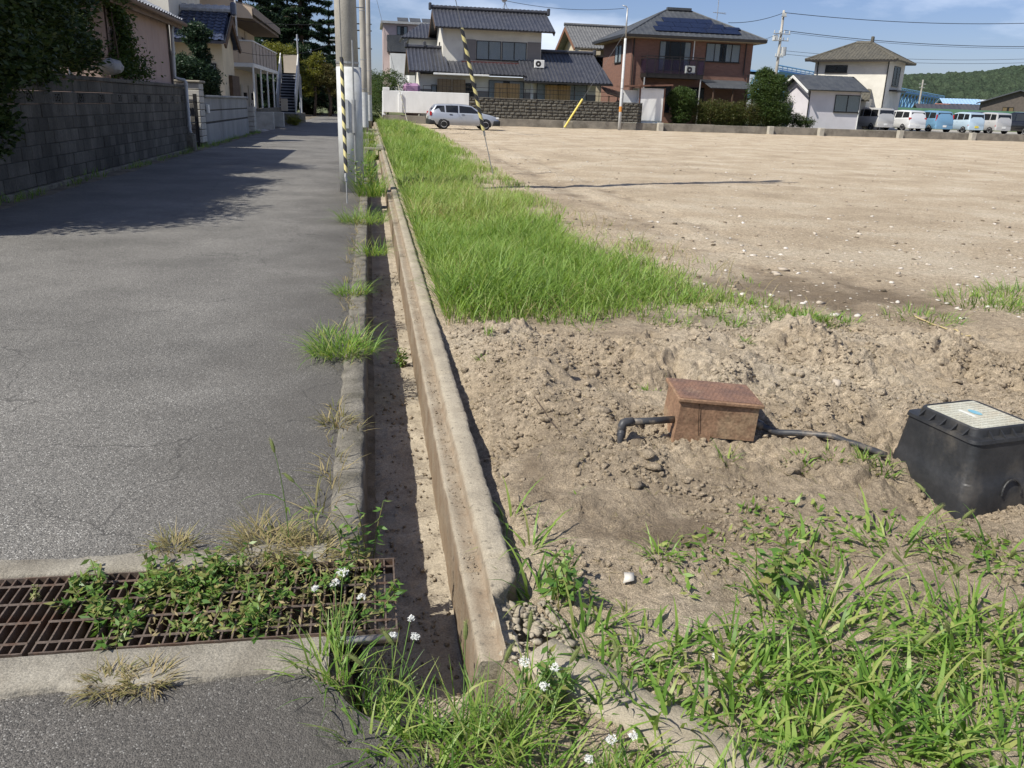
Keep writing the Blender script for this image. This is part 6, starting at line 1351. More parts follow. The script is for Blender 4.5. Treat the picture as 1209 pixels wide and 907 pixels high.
for k, y in enumerate((46.4, 49.5, 52.6)):
    d_ = boxpart('door', pmat('door_cream', (0.45, 0.4, 0.33)), ap, -6.9, -6.84, y, y + .85, .1, 2.1); boxpart('handle', M_FRAME, d_, -6.84, -6.81, y + .7, y + .74, 1.0, 1.15); boxpart('door', pmat('door_cream', (0.45, 0.4, 0.33)), ap, -6.9, -6.84, y, y + .85, 3.06, 5.0)
    boxpart('meter_box', M_FRAME, ap, -6.9, -6.7, y + 1.0, y + 1.3, 1.3, 1.7)
window(ap, (-6.89, 48.2, 3.7), .9, .9, rz=math.pi / 2, panes=2, curtain=.5); window(ap, (-6.89, 51.4, 3.7), .9, .9, rz=math.pi / 2, panes=2, curtain=.5)
window(ap, (-8.6, 45.99, 3.3), 1.2, 1.5, panes=2, curtain=.6); window(ap, (-8.6, 45.99, .8), 1.2, 1.5, panes=2, curtain=0)
M_STAIR = pmat('stair_steel', (0.36, 0.37, 0.4), (0.3, 0.31, 0.33), scale=3, rough=.5)
stw = thing('outside_stairs', 'grey steel outside staircase rising beside the apartment balcony', 'stairs', (0, 0, 0))
SX0, SX1, SY, N = -5.6, -4.5, 55.5, 14
for k in range(N): MB().box(SX0 + .06, SX1 - .06, SY + k * .27, SY + k * .27 + .26, .60 + k * .175, .66 + k * .175).build('tread', pmat('tread_grey', (0.4, 0.41, 0.43)), stw); MB().box(SX0 + .06, SX1 - .06, SY + k * .27 + .24, SY + k * .27 + .258, .66 + k * .175, .775 + k * .175).build('riser', pmat('riser_dark', (0.03, 0.032, 0.04)), stw)
for x in (SX0, SX1):
    MB().prism([(SY - .1, .5), (SY + N * .27, 2.95), (SY + N * .27, 4.15), (SY - .1, 1.65)], 'x', x - .03, x + .03).build('side_panel', M_STAIR, stw)
    MB().tube([(x, SY - .1, 1.72), (x, SY + N * .27, 4.22)], .035, 8).build('handrail', M_WHITEMETAL, stw)
boxpart('landing_panel', M_BEIGE2, stw, SX0 + .05, SX1 - .05, SY + N * .27 + 1.2, SY + N * .27 + 1.26, 3.0, 4.2); boxpart('landing', M_STAIR, stw, SX0, SX1, SY + N * .27, SY + N * .27 + 1.25, 2.9, 3.02)
for x in (SX0, SX1):
    for y in (SY + N * .27, SY + N * .27 + 1.2): MB().tube([(x, y, .5), (x, y, 2.9)], .045, 8).build('post', M_STAIR, stw)
MB().tube([(SX1, SY + N * .27 + .02, 2.9), (SX1, SY + N * .27 + .02, 5.4)], .05, 8).build('tall_post', M_STAIR, stw)
bs = thing('stair_base', 'low concrete plinth under the outside staircase', 'plinth', (0, 0, 0)); boxpart('plinth', M_CONC_DARK, bs, -5.7, -4.3, 55.0, 60.8, -.1, .58, c=.02)
for k, (x, y, w_, hh_, lab) in enumerate(((-5.55, 44.0, .9, .8, 'pale concrete block nearest the apartment car space'), (-5.3, 48.6, .7, .75, 'pale concrete block before the apartment stairs'))):
    tag(boxpart('concrete_block', M_PIL, None, x, x + w_, y, y + .5, -.05, hh_, c=.02), lab, 'concrete block')
pr = tag(boxpart('apartment_yard_wall', M_CONC_DARK, None, -5.5, -5.3, 44.5, 54.9, -.1, .95, c=.02), 'low dark block wall in front of the apartments', 'wall')
sb = tag(boxpart('sign_board', M_BEIGE2, None, -5.25, -4.85, 54.2, 54.25, .75, 1.45, c=.01), 'small beige board at the foot of the stairs', 'board')
sheet('apartment_drive', pmat('pale_drive', (0.45, 0.43, 0.39), (0.38, 0.36, 0.33), scale=1.5, rough=.95), -7, -4.7, 40.4, 44.4, 0.005)
# white fence at the road's end
ff = thing('slat_fence', 'low pale slatted fence at the far end of the road', 'fence', (0, 0, 0))
for k in range(26):
    y = 99 + k * .55; boxpart('slat', M_WHITEMETAL, ff, -4.6 + .075 * k, -4.6 + .075 * k + .34, y, y + .04, .3, 1.45)
for k in range(5): boxpart('post', M_STEEL, ff, -4.6 + .45 * k, -4.54 + .45 * k, 99.1 + k * 3.2, 99.16 + k * 3.2, 0, 1.5)
# ------------------------------------------------------------------ trees and shrubs
L_DARK = leaf_mat('leaf_dark', [(0.018, 0.035, 0.010), (0.03, 0.055, 0.014), (0.055, 0.085, 0.02), (0.085, 0.105, 0.028)], 0.3)
L_MID = leaf_mat('leaf_mid', [(0.03, 0.06, 0.014), (0.05, 0.09, 0.02), (0.085, 0.12, 0.03)], 0.35)
L_YEL = leaf_mat('leaf_yellow', [(0.1, 0.12, 0.02), (0.18, 0.18, 0.03), (0.14, 0.16, 0.03)], 0.4)
L_BROWN = leaf_mat('leaf_brownish', [(0.06, 0.075, 0.02), (0.12, 0.09, 0.03), (0.1, 0.11, 0.03)], 0.35)
L_CEDAR = leaf_mat('leaf_cedar', [(0.012, 0.03, 0.014), (0.022, 0.048, 0.02), (0.035, 0.065, 0.028)], 0.2)
L_HEDGE = leaf_mat('leaf_hedge', [(0.035, 0.06, 0.012), (0.06, 0.085, 0.018), (0.1, 0.1, 0.025), (0.09, 0.07, 0.03)], 0.35)
M_BARK = pmat('bark', (0.1, 0.075, 0.055), (0.06, 0.045, 0.035), scale=9, rough=.95, bump=.8, bscale=30, stretch=(1, 1, .3))
def crown_points(blobs, n, clump=0.16, per=26, fill=0.35, g=rng):
    """leaf positions in clumps, mostly near the outside of the blobs, leaving gaps"""
    vol = np.array([b[3] * b[4] * b[5] for b in blobs]) ** 0.75; vol /= vol.sum(); out = []
    for b, w in zip(blobs, vol):
        k = max(3, int(n * w / per)); d = g.normal(size=(k, 3)); d /= np.linalg.norm(d, axis=1)[:, None]
        r = np.where(g.random(k) < fill, g.random(k) ** .5 * .8, .8 + .28 * g.random(k))
        c = np.array(b[:3]) + d * r[:, None] * np.array(b[3:6])
        m_ = max(b[3:6]); p = c[:, None, :] + g.normal(size=(k, per, 3)) * (clump * np.array([1, 1, .6])) * m_
        out.append(p.reshape(-1, 3))
    return np.concatenate(out)
def tree(name, label, cat, base, blobs, n, size, m, trunk=(0.12, 0.05), limbs=6, group=None, aspect=.5, clump=.16, per=26, fill=.35, trunk_top=None):
    t = thing(name, label, cat, base, 0, group); bx0, by0, bz0 = base
    B = [(b[0] - bx0, b[1] - by0, b[2] - bz0, *b[3:]) for b in blobs]
    top = trunk_top or max(B, key=lambda b: b[2])
    ht = top[2]; q = MB(); cx, cy = top[0], top[1]; pts = [(0, 0, -.1), (.03 * ht, .02 * ht, ht * .3), (cx * .6, cy * .6, ht * .65), (cx, cy, ht)]
    q.tube(pts, [trunk[0] * 1.25, trunk[0], trunk[0] * .7, trunk[1]], 8)
    for i in range(limbs):
        b = B[i % len(B)]; d = rng.normal(size=3); d /= np.linalg.norm(d); e = Vector((b[0] + d[0] * b[3] * .6, b[1] + d[1] * b[4] * .6, b[2] + d[2] * b[5] * .5))
        s = Vector(pts[1]).lerp(Vector(pts[2]), rng.random()); mid = s.lerp(e, .5) + Vector((0, 0, .08 * ht)); q.tube([s, mid, e], [trunk[0] * .45, trunk[0] * .3, trunk[1] * .3], 6)
    q.build('trunk', M_BARK, t, smooth=True)
    P = crown_points(B, n, clump, per, fill)
    V, F, r = leaf_quads(P, size * (0.7 + .6 * rng.random(len(P))), aspect)
    link('crown', np_mesh('crown', V, F, r), m, t)
    return t
tree('garden_tree', 'dark leafy tree overhanging the near end of the block wall', 'tree', (-6.2, 11.2, 0), [(-5.6, 12.2, 2.2, .95, 1.4, .9), (-6.1, 10.4, 3.4, 1.0, 1.6, 1.15), (-5.7, 13.6, 2.6, .9, 1.1, .8), (-5.1, 12.6, 1.75, .45, .8, .45), (-6.4, 12.2, 3.7, 1.0, 1.4, .9), (-5.0, 12.1, 1.2, .16, .45, .5), (-5.2, 14.3, 2.2, .6, .9, .7), (-5.3, 11.2, 2.4, .7, 1.0, .9), (-5.0, 13.3, 2.0, .5, .8, .5), (-4.95, 12.7, 1.0, .13, .3, .5), (-5.3, 13.2, 3.1, .7, 1.0, .8)], 90000, .1, L_DARK, (0.13, .05), 10, fill=.5)
tree('garden_tree', 'dark broadleaf tree behind the middle of the block wall', 'tree', (-6.4, 15.6, 0), [(-5.7, 15.2, 2.7, .9, 1.1, .85), (-6.3, 14.4, 3.5, 1.0, 1.2, .9), (-5.7, 16.4, 2.5, .7, .8, .6), (-6.5, 16.2, 3.2, .8, 1.0, .7), (-5.3, 16.2, 2.25, .5, .8, .5), (-5.4, 15.0, 3.2, .7, .9, .8), (-5.4, 17.4, 3.0, .5, .7, .5), (-5.2, 17.3, 2.15, .35, .6, .35)], 70000, .1, L_DARK, (0.12, .05), 8, fill=.5)
tree('garden_tree', 'taller tree by the corner of the pink shed', 'tree', (-6.4, 18.3, 0), [(-6.2, 18.3, 4.3, 1.0, 1.2, 1.0), (-6.4, 17.5, 3.4, .8, .9, .8), (-6.9, 18.9, 4.9, .8, .8, .7)], 16000, .09, L_MID, (0.1, .04), 6)
vp = [(-5.16, 19.9 + .25 * math.sin(z * 3), z, .14, .32, .22) for z in np.arange(1.9, 3.6, .28)] + [(-5.14, 20.6, 2.05, .1, .6, .16), (-5.14, 19.3, 3.4, .25, .5, .25), (-5.1, 21.2, 1.9, .06, .35, .1)]
tree('climbing_vine', 'green vine climbing the corner of the pink shed', 'vine', (-5.2, 19.6, 1.6), vp, 9000, .085, L_MID, (0.02, .01), 3, clump=.3)
tree('clipped_pine', 'dark clipped garden pine with ball top behind the gate pillar', 'tree', (-6.0, 31.6, 0), [(-5.75, 31.6, 3.42, .5, .5, .36), (-5.6, 31.4, 2.95, .3, .3, .2), (-5.55, 31.7, 2.65, .3, .35, .18), (-6.2, 31.2, 2.35, .75, .9, .36), (-5.7, 31.5, 2.05, .6, 1.0, .4), (-5.5, 31.9, 1.6, .35, .5, .3)], 34000, .1, L_CEDAR, (0.08, .03), 6, aspect=.35, clump=.09, fill=.4)
def cedar(label, x, y, h, spread, nlev, g=rng, m=None):
    t = thing('cedar_tree', label, 'tree', (x, y, 0), 0, 'dark cedars behind the apartments')
    MB().tube([(0, 0, -.2), (0, 0, h * .5), (.1, 0, h)], [.32, .2, .03], 8).build('trunk', M_BARK, t, smooth=True)
    q = MB(); P = []; D = []
    for i in range(nlev):
        f = i / (nlev - 1); z = 1.6 + (h - 1.9) * f; Lb = spread * (1 - f) ** .8 + .35; nb = int(9 - 4 * f)
        for k in range(nb):
            a = 2 * math.pi * (k + g.random()) / nb; L_ = Lb * (.7 + .5 * g.random()); dr = -.1 - .28 * g.random()
            e = Vector((math.cos(a) * L_, math.sin(a) * L_, z + dr * L_ + .35)); s = Vector((0, 0, z))
            mid = s.lerp(e, .5) + Vector((0, 0, .12 * L_)); q.tube([s, mid, e], [.06, .04, .012], 4, cap=False)
            n_ = int(330 * L_) + 60
            u = g.random(n_) ** .7; w = (1 - u * .75) * .28 * L_
            pos = np.stack([np.array(s.lerp(e, 0)) + 0 * u[:, None]], 0)[0] if False else (np.array(s)[None] * ((1 - u) ** 2)[:, None] + 2 * np.array(mid)[None] * (u * (1 - u))[:, None] + np.array(e)[None] * (u ** 2)[:, None])
            side = np.array([-math.sin(a), math.cos(a), 0]); pos = pos + side[None] * (g.normal(size=n_) * w * .8)[:, None]; pos[:, 2] += g.normal(size=n_) * .05 - .12 * np.abs(g.normal(size=n_))
            P.append(pos)
    tag(q.build('branch', M_BARK, t), kind='stuff')
    P = np.concatenate(P); V, F, r = leaf_quads(P, .27 * (.6 + .8 * g.random(len(P))), .35, up=.6, droop=.3)
    link('foliage', np_mesh('foliage', V, F, r), m or L_CEDAR, t); return t
cedar('big dark cedar directly behind the apartment roof', -11.2, 84, 19, 4.3, 17)
cedar('dark cedar with open tiered top right of the apartments', -6.6, 92, 17.5, 3.9, 16)
cedar('tall dark cedar farthest left behind the apartments', -15.5, 90, 20, 4.2, 16)
cedar('dark cedar filling the gap behind the roadside trees', -8.6, 101, 15, 4.4, 15)
cedar('broad dark cedar left of the open tiered one', -10.2, 97, 18, 4.6, 16)
cedar('slender dark cedar low behind the roadside trees', -4.2, 99, 11.5, 2.6, 12)
tree('roadside_tree', 'yellow green tree showing above the apartment balcony', 'tree', (-6.9, 70, 0), [(-7.0, 70, 4.5, 1.0, 1.0, .9), (-6.2, 70.3, 4.7, .8, .8, .6)], 5000, .13, L_YEL, (.1, .04))
tree('roadside_tree', 'green and yellow round tree right of the stairs', 'tree', (-5.1, 84, 0), [(-5.2, 84, 3.9, 1.1, 1.1, 1.2), (-5.5, 84, 2.5, .9, .9, .8), (-4.8, 84, 5.1, .7, .7, .6)], 6000, .15, L_YEL, (.12, .04))
tree('roadside_tree', 'brownish spreading tree at the end of the road', 'tree', (-3.7, 84, 0), [(-3.7, 84, 3.4, 1.1, 1.1, .9), (-3.1, 84, 2.5, .9, .9, .7), (-3.9, 84, 4.3, .7, .7, .5)], 6500, .15, L_BROWN, (.14, .05))
tree('roadside_shrub', 'low green shrub by the stair plinth', 'shrub', (-4.4, 52.5, 0), [(-4.4, 52.6, .28, .35, .7, .25), (-4.3, 51.8, .22, .25, .4, .2)], 2500, .07, L_YEL, (.02, .01), 3)
tree('roadside_shrub', 'dark shrub mass before the slatted fence', 'shrub', (-6.3, 92, 0), [(-6.2, 92, .8, 1.0, .8, .8), (-5.2, 93, .6, .7, .6, .5)], 3000, .12, L_DARK, (.03, .01), 3)
tree('garden_shrub', 'leafy green bush behind the end of the white wall', 'shrub', (1.4, 69, .5), [(1.1, 68.4, 2.4, .9, .9, .95), (2.2, 68.6, 2.9, .8, .7, .6), (.5, 70, 1.7, .9, 1.2, 1.2), (1.6, 70, 3.4, .7, .7, .6)], 9000, .11, L_MID, (.05, .02), 6)
tree('garden_shrub', 'dark bush at the far side of the gutter by the white wall', 'shrub', (0.0, 75, 0), [(.1, 75, 1.6, .8, .9, 1.5), (.3, 78, 2.8, .8, 1, 1.2)], 6000, .12, L_DARK, (.05, .02), 5)
tree('ball_topiary', 'round clipped green bush beside the white shed', 'shrub', (24.9, 67.6, .5), [(24.85, 67.6, 2.45, 1.12, 1.0, .88), (24.9, 67.6, 1.3, .85, .8, .8)], 24000, .1, L_MID, (.06, .03), 5, clump=.07, fill=.2)
hb = [(x, 67.6, 1.45 + .08 * math.sin(x * 2.1), .75, .6, .95) for x in np.arange(26.4, 33.2, .8)]
tree('hedge', 'olive green clipped hedge behind the low wall', 'hedge', (29.6, 67.6, .5), hb, 40000, .1, L_HEDGE, (.05, .02), 12, clump=.16, fill=.3, trunk_top=(0, 0, 1.0))
tree('garden_tree', 'bushy green tree at the right end of the hedge', 'tree', (32.6, 67.6, .5), [(32.0, 67.6, 3.3, 1.35, 1.1, 1.25), (32.7, 67.4, 2.1, 1.4, 1.0, 1.2), (31.8, 67.7, 4.5, .65, .6, .6), (32.9, 67.6, 3.9, .8, .7, .7), (33.2, 67.4, 1.3, 1.0, .8, .7)], 42000, .12, L_MID, (.1, .03), 8, clump=.14)
tree('garden_shrub', 'low dark shrub at the foot of the white bungalow', 'shrub', (35.6, 68, .5), [(34.9, 67.8, 1.1, .8, .6, .6), (36.0, 68, .95, .7, .6, .45)], 6000, .1, L_DARK, (.03, .01), 4)

# ------------------------------------------------------------------ grass and weeds
G_LOT = leaf_mat('grass_lot', [(0.10, 0.19, 0.03), (0.19, 0.31, 0.055), (0.27, 0.385, 0.09), (0.35, 0.40, 0.14), (0.45, 0.38, 0.18)], 0.42, 0.5)
G_WEED = leaf_mat('grass_weed', [(0.08, 0.165, 0.028), (0.13, 0.25, 0.04), (0.19, 0.32, 0.055), (0.26, 0.37, 0.08), (0.36, 0.38, 0.13)], 0.42, 0.45)
G_DRY = leaf_mat('grass_dry', [(0.14, 0.16, 0.05), (0.3, 0.25, 0.11), (0.4, 0.32, 0.17), (0.2, 0.2, 0.07)], 0.35, 0.7)
G_BROAD = leaf_mat('broad_leaf', [(0.06, 0.14, 0.025), (0.11, 0.22, 0.04), (0.19, 0.28, 0.07), (0.3, 0.27, 0.1)], 0.38, 0.4)
G_HEAD = leaf_mat('foxtail_head', [(0.2, 0.24, 0.08), (0.3, 0.32, 0.13), (0.38, 0.36, 0.18)], 0.4, 0.7)
G_STEM = leaf_mat('green_stem', [(0.12, 0.2, 0.05), (0.16, 0.24, 0.07)], 0.2, 0.5)
M_PETAL = leaf_mat('white_petal', [(0.7, 0.7, 0.66), (0.82, 0.82, 0.78)], 0.3, 0.6)
# tall grass strip along the gutter
poly = np.array([ground_at(*p) for p in ((515, 387), (600, 384), (700, 380), (800, 370), (920, 374), (985, 382), (925, 352), (860, 318), (760, 278), (660, 242), (600, 207), (545, 172), (522, 158), (500, 150.5))])
right = poly[5:]; right = right[np.argsort(right[:, 1])]
def grass_right(y): return np.interp(y, right[:, 1], right[:, 0])
def grass_front(x): return np.interp(x, [.45, .93, 1.57, 2.3, 3.07, 3.45], [5.5, 5.58, 5.66, 5.88, 5.78, 5.52])
parts = []
def grass_zone(y0, y1, dens, w, hk, segs):
    A = (y1 - y0) * 3.4; n = int(A * dens); y = y0 + (y1 - y0) * rng.random(n); x = .5 + 3.4 * rng.random(n)
    xr = grass_right(y) + .25 * (fbm(x * 1.5, y * 1.5, 401, 3) - .5); ok = (x < xr) & (y > grass_front(x) + .55 * (fbm(x * 3, y * 3, 403, 3) - .5))
    edge = np.clip((xr - x) / np.maximum(.55 * (xr - .5), .3), 0, 1); frontd = np.clip((y - grass_front(x)) / .9, 0, 1)
    tex = fbm(x * 1.1, y * .8, 405, 3); bare = fbm(x * 1.6, y * 1.3, 407, 3)
    ok &= rng.random(n) < np.clip(.16 + .95 * edge ** 1.2, 0, 1) * np.where((bare > .5) & (edge < .8), .1, 1) * np.where(bare > .62, .4, 1) * np.clip(.15 + frontd * 1.6, 0, 1)
    x, y, edge, tex, frontd = x[ok], y[ok], edge[ok], tex[ok], frontd[ok]; n = len(x)
    h = hk * (.28 + .72 * edge) * (.4 + .6 * frontd) * (.4 + 1.15 * tex) * (.6 + .7 * rng.random(n))
    B = np.stack([x, y, hterr(x, y) - .01], 1); az = rng.random(n) * 6.28
    parts.append(blades(B, az, h, .1 + .45 * rng.random(n), w * (.7 + .6 * rng.random(n)), segs, .5 + .9 * rng.random(n), np.clip(.05 + .75 * fbm(x * .7, y * .7, 409, 3) + .2 * rng.normal(size=n), 0, 1)))
grass_zone(5.3, 10, 2300, .008, .33, 3); grass_zone(10, 18, 1200, .010, .38, 3); grass_zone(18, 34, 500, .016, .45, 2); grass_zone(34, 60, 230, .03, .55, 2)
V, F, r = merge(parts); tag(link('tall_grass', np_mesh('tall_grass', V, F, r), G_LOT), 'strip of tall bright green grass along the gutter wall', 'grass', kind='stuff')

def clump_points(cx, cy, r, n): 
    a = rng.random(n) * 6.28; d = r * np.sqrt(rng.random(n)); return cx + d * np.cos(a), cy + d * np.sin(a)
def ground_z(x, y):
    x = np.asarray(x, float); y = np.asarray(y, float); return np.where(x > .43, hterr(x, y), np.where((y < 1.95) & (x > -.3), hverge(x, y), 0.0))
def scatter_grass(spots, w, lean0, lean1, curl, segs=4, zf=None):
    """spots: (cx, cy, r, n, h)"""
    ps = []
    for (cx, cy, rad, n, h) in spots:
        x, y = clump_points(cx, cy, rad, n); z = (ground_z(x, y) if zf is None else zf(x, y)) - .008
        out = np.arctan2(y - cy, x - cx) + rng.normal(size=n) * .7
        ps.append(blades(np.stack([x, y, z], 1), out, h * (.45 + .75 * rng.random(n)), lean0 + (lean1 - lean0) * rng.random(n), w * (.6 + .7 * rng.random(n)), segs, curl * (.4 + 1.0 * rng.random(n))))
    return merge(ps)
# loose weeds over the near right soil: nobody could count them
sp = []
def at_px(px, py, r, n, h): x, y = ground_at(px, py); sp.append((x, y, r, n, h))
for (px, py, r, n, h) in ((1000, 690, .1, 60, .16), (950, 640, .07, 40, .12), (1060, 640, .12, 60, .17), (1130, 660, .1, 45, .15), (1190, 650, .1, 50, .16), (960, 740, .16, 120, .2), (1040, 760, .16, 120, .2), (900, 790, .14, 110, .17), (1120, 740, .14, 90, .2), (1180, 780, .14, 110, .22), (1000, 830, .15, 130, .18), (1090, 850, .14, 120, .18), (1180, 870, .13, 130, .2), (840, 780, .12, 80, .14), (780, 760, .1, 60, .12), (730, 780, .1, 60, .13), (880, 860, .09, 60, .12), (960, 890, .1, 80, .14), (1100, 900, .1, 90, .15), (1200, 905, .1, 90, .15), (760, 830, .07, 50, .12), (910, 700, .06, 40, .13), (1150, 560, .05, 14, .14), (690, 745, .06, 40, .16), (640, 690, .06, 50, .2), (625, 640, .04, 28, .2), (605, 600, .03, 16, .16)):
    at_px(px, py, r, n, h)
for k in range(70):
    px, py = random.uniform(690, 1240), random.uniform(640, 930)
    if py > 690 + .1 * abs(px - 1000): at_px(px, py, random.uniform(.02, .08), random.randint(6, 26), random.uniform(.06, .17))
sp = [(a_, b_, c_ * 1.15, max(5, int(n_ * .5)), h_ * 1.1) for a_, b_, c_, n_, h_ in sp]
V, F, r = scatter_grass(sp, .0125, .15, 1.1, .8)
x, y = clump_points(1.6, 2.0, .8, 2500); B = np.stack([x, y, ground_z(x, y)], 1); k = (x > .62) & (rng.random(2500) < .6) & (fbm(x * 4, y * 4, 421, 3) > .47); B = B[k]
lv = leaf_quads(B + [0, 0, .015], .03 + .02 * rng.random(len(B)), .35, .5)
V, F, r = merge([(V, F, r), lv])
tag(link('lot_weeds', np_mesh('lot_weeds', V, F, r), G_WEED), 'tangle of green grassy weeds on the near right soil', 'weeds', kind='stuff')
# weed fringe at the gutter's broken end
sp = [(.02, 1.72, .10, 60, .2), (.12, 1.62, .10, 80, .2), (.22, 1.55, .10, 80, .2), (.3, 1.66, .08, 60, .22), (.2, 1.74, .08, 50, .2), (-.08, 1.84, .07, 60, .2), (-.14, 1.92, .06, 50, .18), (.36, 1.5, .09, 70, .18), (.45, 1.42, .08, 60, .16), (.55, 1.4, .08, 50, .15), (-.03, 1.64, .06, 40, .15), (.4, 1.75, .05, 30, .2), (.1, 1.5, .06, 50, .14), (.3, 1.4, .08, 60, .15), (.7, 1.35, .1, 70, .16), (.85, 1.4, .08, 60, .14)]
V, F, r = scatter_grass(sp, .0065, .15, .9, .6, zf=lambda x, y: np.maximum(ground_z(x, y), -.12))
tag(link('verge_weeds', np_mesh('verge_weeds', V, F, r), G_WEED), 'fringe of green grass around the broken end of the gutter', 'weeds', kind='stuff')
# sparse sprigs on soil heap and lot
sp = []
for (px, py, r, n, h) in ((765, 470, .05, 34, .07), (780, 650, .04, 30, .12), (880, 408, .03, 24, .07), (1160, 355, .4, 260, .16), (1090, 372, .3, 150, .12), (1200, 345, .3, 220, .18), (1205, 362, .3, 160, .16), (945, 548, .06, 40, .06), (985, 548, .05, 40, .06), (1020, 550, .05, 40, .08), (860, 548, .04, 18, .1), (850, 512, .02, 8, .09), (690, 350, .05, 10, .08), (570, 430, .03, 14, .08), (575, 408, .04, 20, .1), (680, 580, .02, 6, .05), (1045, 555, .04, 24, .1)):
    at_px(px, py, r, n, h)
for k in range(90):
    px = random.uniform(640, 1000); at_px(px, random.uniform(max(250, 160 + .22 * px), 386), random.uniform(.04, .14), random.randint(8, 34), random.uniform(.06, .15))
V, F, r = scatter_grass(sp, .0075, .2, 1.1, .6); tag(link('soil_sprigs', np_mesh('soil_sprigs', V, F, r), G_WEED), 'scattered green sprigs on the bare soil', 'weeds', kind='stuff')

# tufts along the kerb and drain: each a thing
def tuft(name, label, cx, cy, rad, n, h, m, w=.006, l0=.3, l1=1.2, curl=.7, group=None, z=None, segs=4):
    x, y = clump_points(0, 0, rad, n); zz = np.zeros(n)
    out = np.arctan2(y, x) + rng.normal(size=n) * .8
    V, F, r = blades(np.stack([x, y, zz - .006], 1), out, h * (.4 + .8 * rng.random(n)), l0 + (l1 - l0) * rng.random(n), w * (.6 + .7 * rng.random(n)), segs, curl * (.3 + 1.1 * rng.random(n)))
    o = link(name, np_mesh(name, V, F, r), m, None, (cx, cy, float(ground_z(cx, cy)) if z is None else z)); tag(o, label, 'weed', group); return o
KG = 'grass tufts along the gutter kerb'
V, F, r = scatter_grass([(-.17 + random.uniform(-.05, .05), y, .05, random.randint(4, 22), random.uniform(.05, .16)) for y in np.arange(2.7, 14, .16) if random.random() < .75], .006, .3, 1.2, .7, 3, zf=lambda x, y: 0 * x); tag(link('kerb_weeds', np_mesh('kerb_weeds', V, F, r), G_DRY), 'thin line of yellowing grass in the joint along the kerb', 'weeds', kind='stuff')
for (px, py, rad, n, h, lab) in ((430, 262, .3, 420, .3, 'green grass tuft just in front of the nearest pole'), (415, 347, .13, 170, .18, 'small grass tuft on the kerb midway along the gutter'), (405, 415, .19, 420, .22, 'largest grass tuft spilling over the gutter kerb'), (385, 395, .07, 60, .12, 'small grass tuft on the asphalt beside the largest kerb tuft'), (440, 300, .14, 180, .26, 'grass tuft hanging into the gutter beyond the kerb'), (398, 500, .07, 80, .1, 'thin yellowing grass tuft at the asphalt edge')):
    x, y = ground_at(px, py); tuft('grass_tuft', lab, x, y, rad, n, h, G_WEED if 'yellow' not in lab else G_DRY, group=KG, z=0.0)
for (x, y, rad, n, h, lab) in ((.0, 13.9, .25, 260, .5, 'tall weeds at the right foot of the nearest pole'), (-.1, 17.5, .2, 220, .5, 'leafy weeds by the gutter behind the nearest pole'), (-.15, 22, .25, 200, .6, 'weeds by the gutter midway to the second pole'), (-.1, 28, .3, 200, .6, 'distant weeds at the foot of the second pole'), (-.1, 36, .3, 160, .7, 'farthest weeds along the gutter before the white wall')):
    tuft('grass_tuft', lab, x, y, rad, n, h, G_WEED, w=.011, l0=.1, l1=.7, group=KG, z=0.0)
for (px, py, rad, n, h, lab) in ((205, 645, .055, 150, .09, 'dry straw tuft on the concrete behind the grate'), (315, 645, .11, 300, .15, 'wide dry straw clump on the back edge of the grate'), (130, 808, .06, 220, .06, 'dry brown tuft at the front concrete edge, left half'), (175, 806, .05, 140, .07, 'yellow green tuft at the front concrete edge, right half'), (365, 655, .08, 160, .16, 'brown withered clump where the grate meets the kerb')):
    x, y = ground_at(px, py); tuft('dry_tuft', lab, x, y, rad, n, h, G_DRY, w=.004, l0=.6, l1=1.4, curl=.5, group='dry grass tufts around the grate', z=.005)
V, F, r = scatter_grass([(-4.85 + random.uniform(-.1, .1), y, .12, 26, random.uniform(.1, .25)) for y in np.arange(12, 40, .45) if random.random() < .75], .01, .1, .9, .6, 3, zf=lambda x, y: 0 * x); tag(link('wall_foot_weeds', np_mesh('wall_foot_weeds', V, F, r), G_WEED), 'line of weeds along the foot of the block wall', 'weeds', kind='stuff')

# broad-leaved weeds threading through the grate
def broad_weed(label, cx, cy, nst, h, leaf, group, z0=-.02, m=G_BROAD, spread=.05, lean=.5):
    t = thing('leafy_weed', label, 'weed', (cx, cy, z0), 0, group); q = MB(); C = []; S = []
    for i in range(nst):
        a = random.uniform(0, 6.28); L_ = h * random.uniform(.6, 1.15); sx, sy = random.uniform(-spread, spread), random.uniform(-spread, spread); le = random.uniform(.1, lean)
        pts = [(sx, sy, 0), (sx + math.cos(a) * le * L_ * .4, sy + math.sin(a) * le * L_ * .4, L_ * .55), (sx + math.cos(a) * le * L_ * 1.1, sy + math.sin(a) * le * L_ * 1.1, L_)]
        q.tube(pts, [.0022, .0018, .001], 4, cap=False)
        for f in np.linspace(.25, 1, 7):
            p = Vector(pts[0]).lerp(Vector(pts[1]), f / .55) if f < .55 else Vector(pts[1]).lerp(Vector(pts[2]), (f - .55) / .45)
            for k in range(2): C.append(p); S.append(leaf * random.uniform(.6, 1.2) * (1.15 - .4 * f))
    q.build('stem', pmat('weed_stem', (0.2, 0.14, 0.06), (0.1, 0.16, 0.04), scale=30), t)['kind'] = 'stuff'
    V, F, r = leaf_quads(np.array([tuple(c) for c in C]), np.array(S), .38, .7); link('leaves', np_mesh('leaves', V, F, r), m, t); return t
GW = 'leafy weeds growing through the grate'
for i in range(44):
    x = random.uniform(-.86, .0) if i > 6 else random.uniform(-.9, -.5); y = random.uniform(2.1, 2.45)
    broad_weed('leafy green weed in the %s of the overgrown grate' % ('left third' if x < -.6 else 'middle third' if x < -.28 else 'right third'), x, y, random.randint(2, 5), random.uniform(.045, .09), .04, GW, spread=.06, lean=.9)
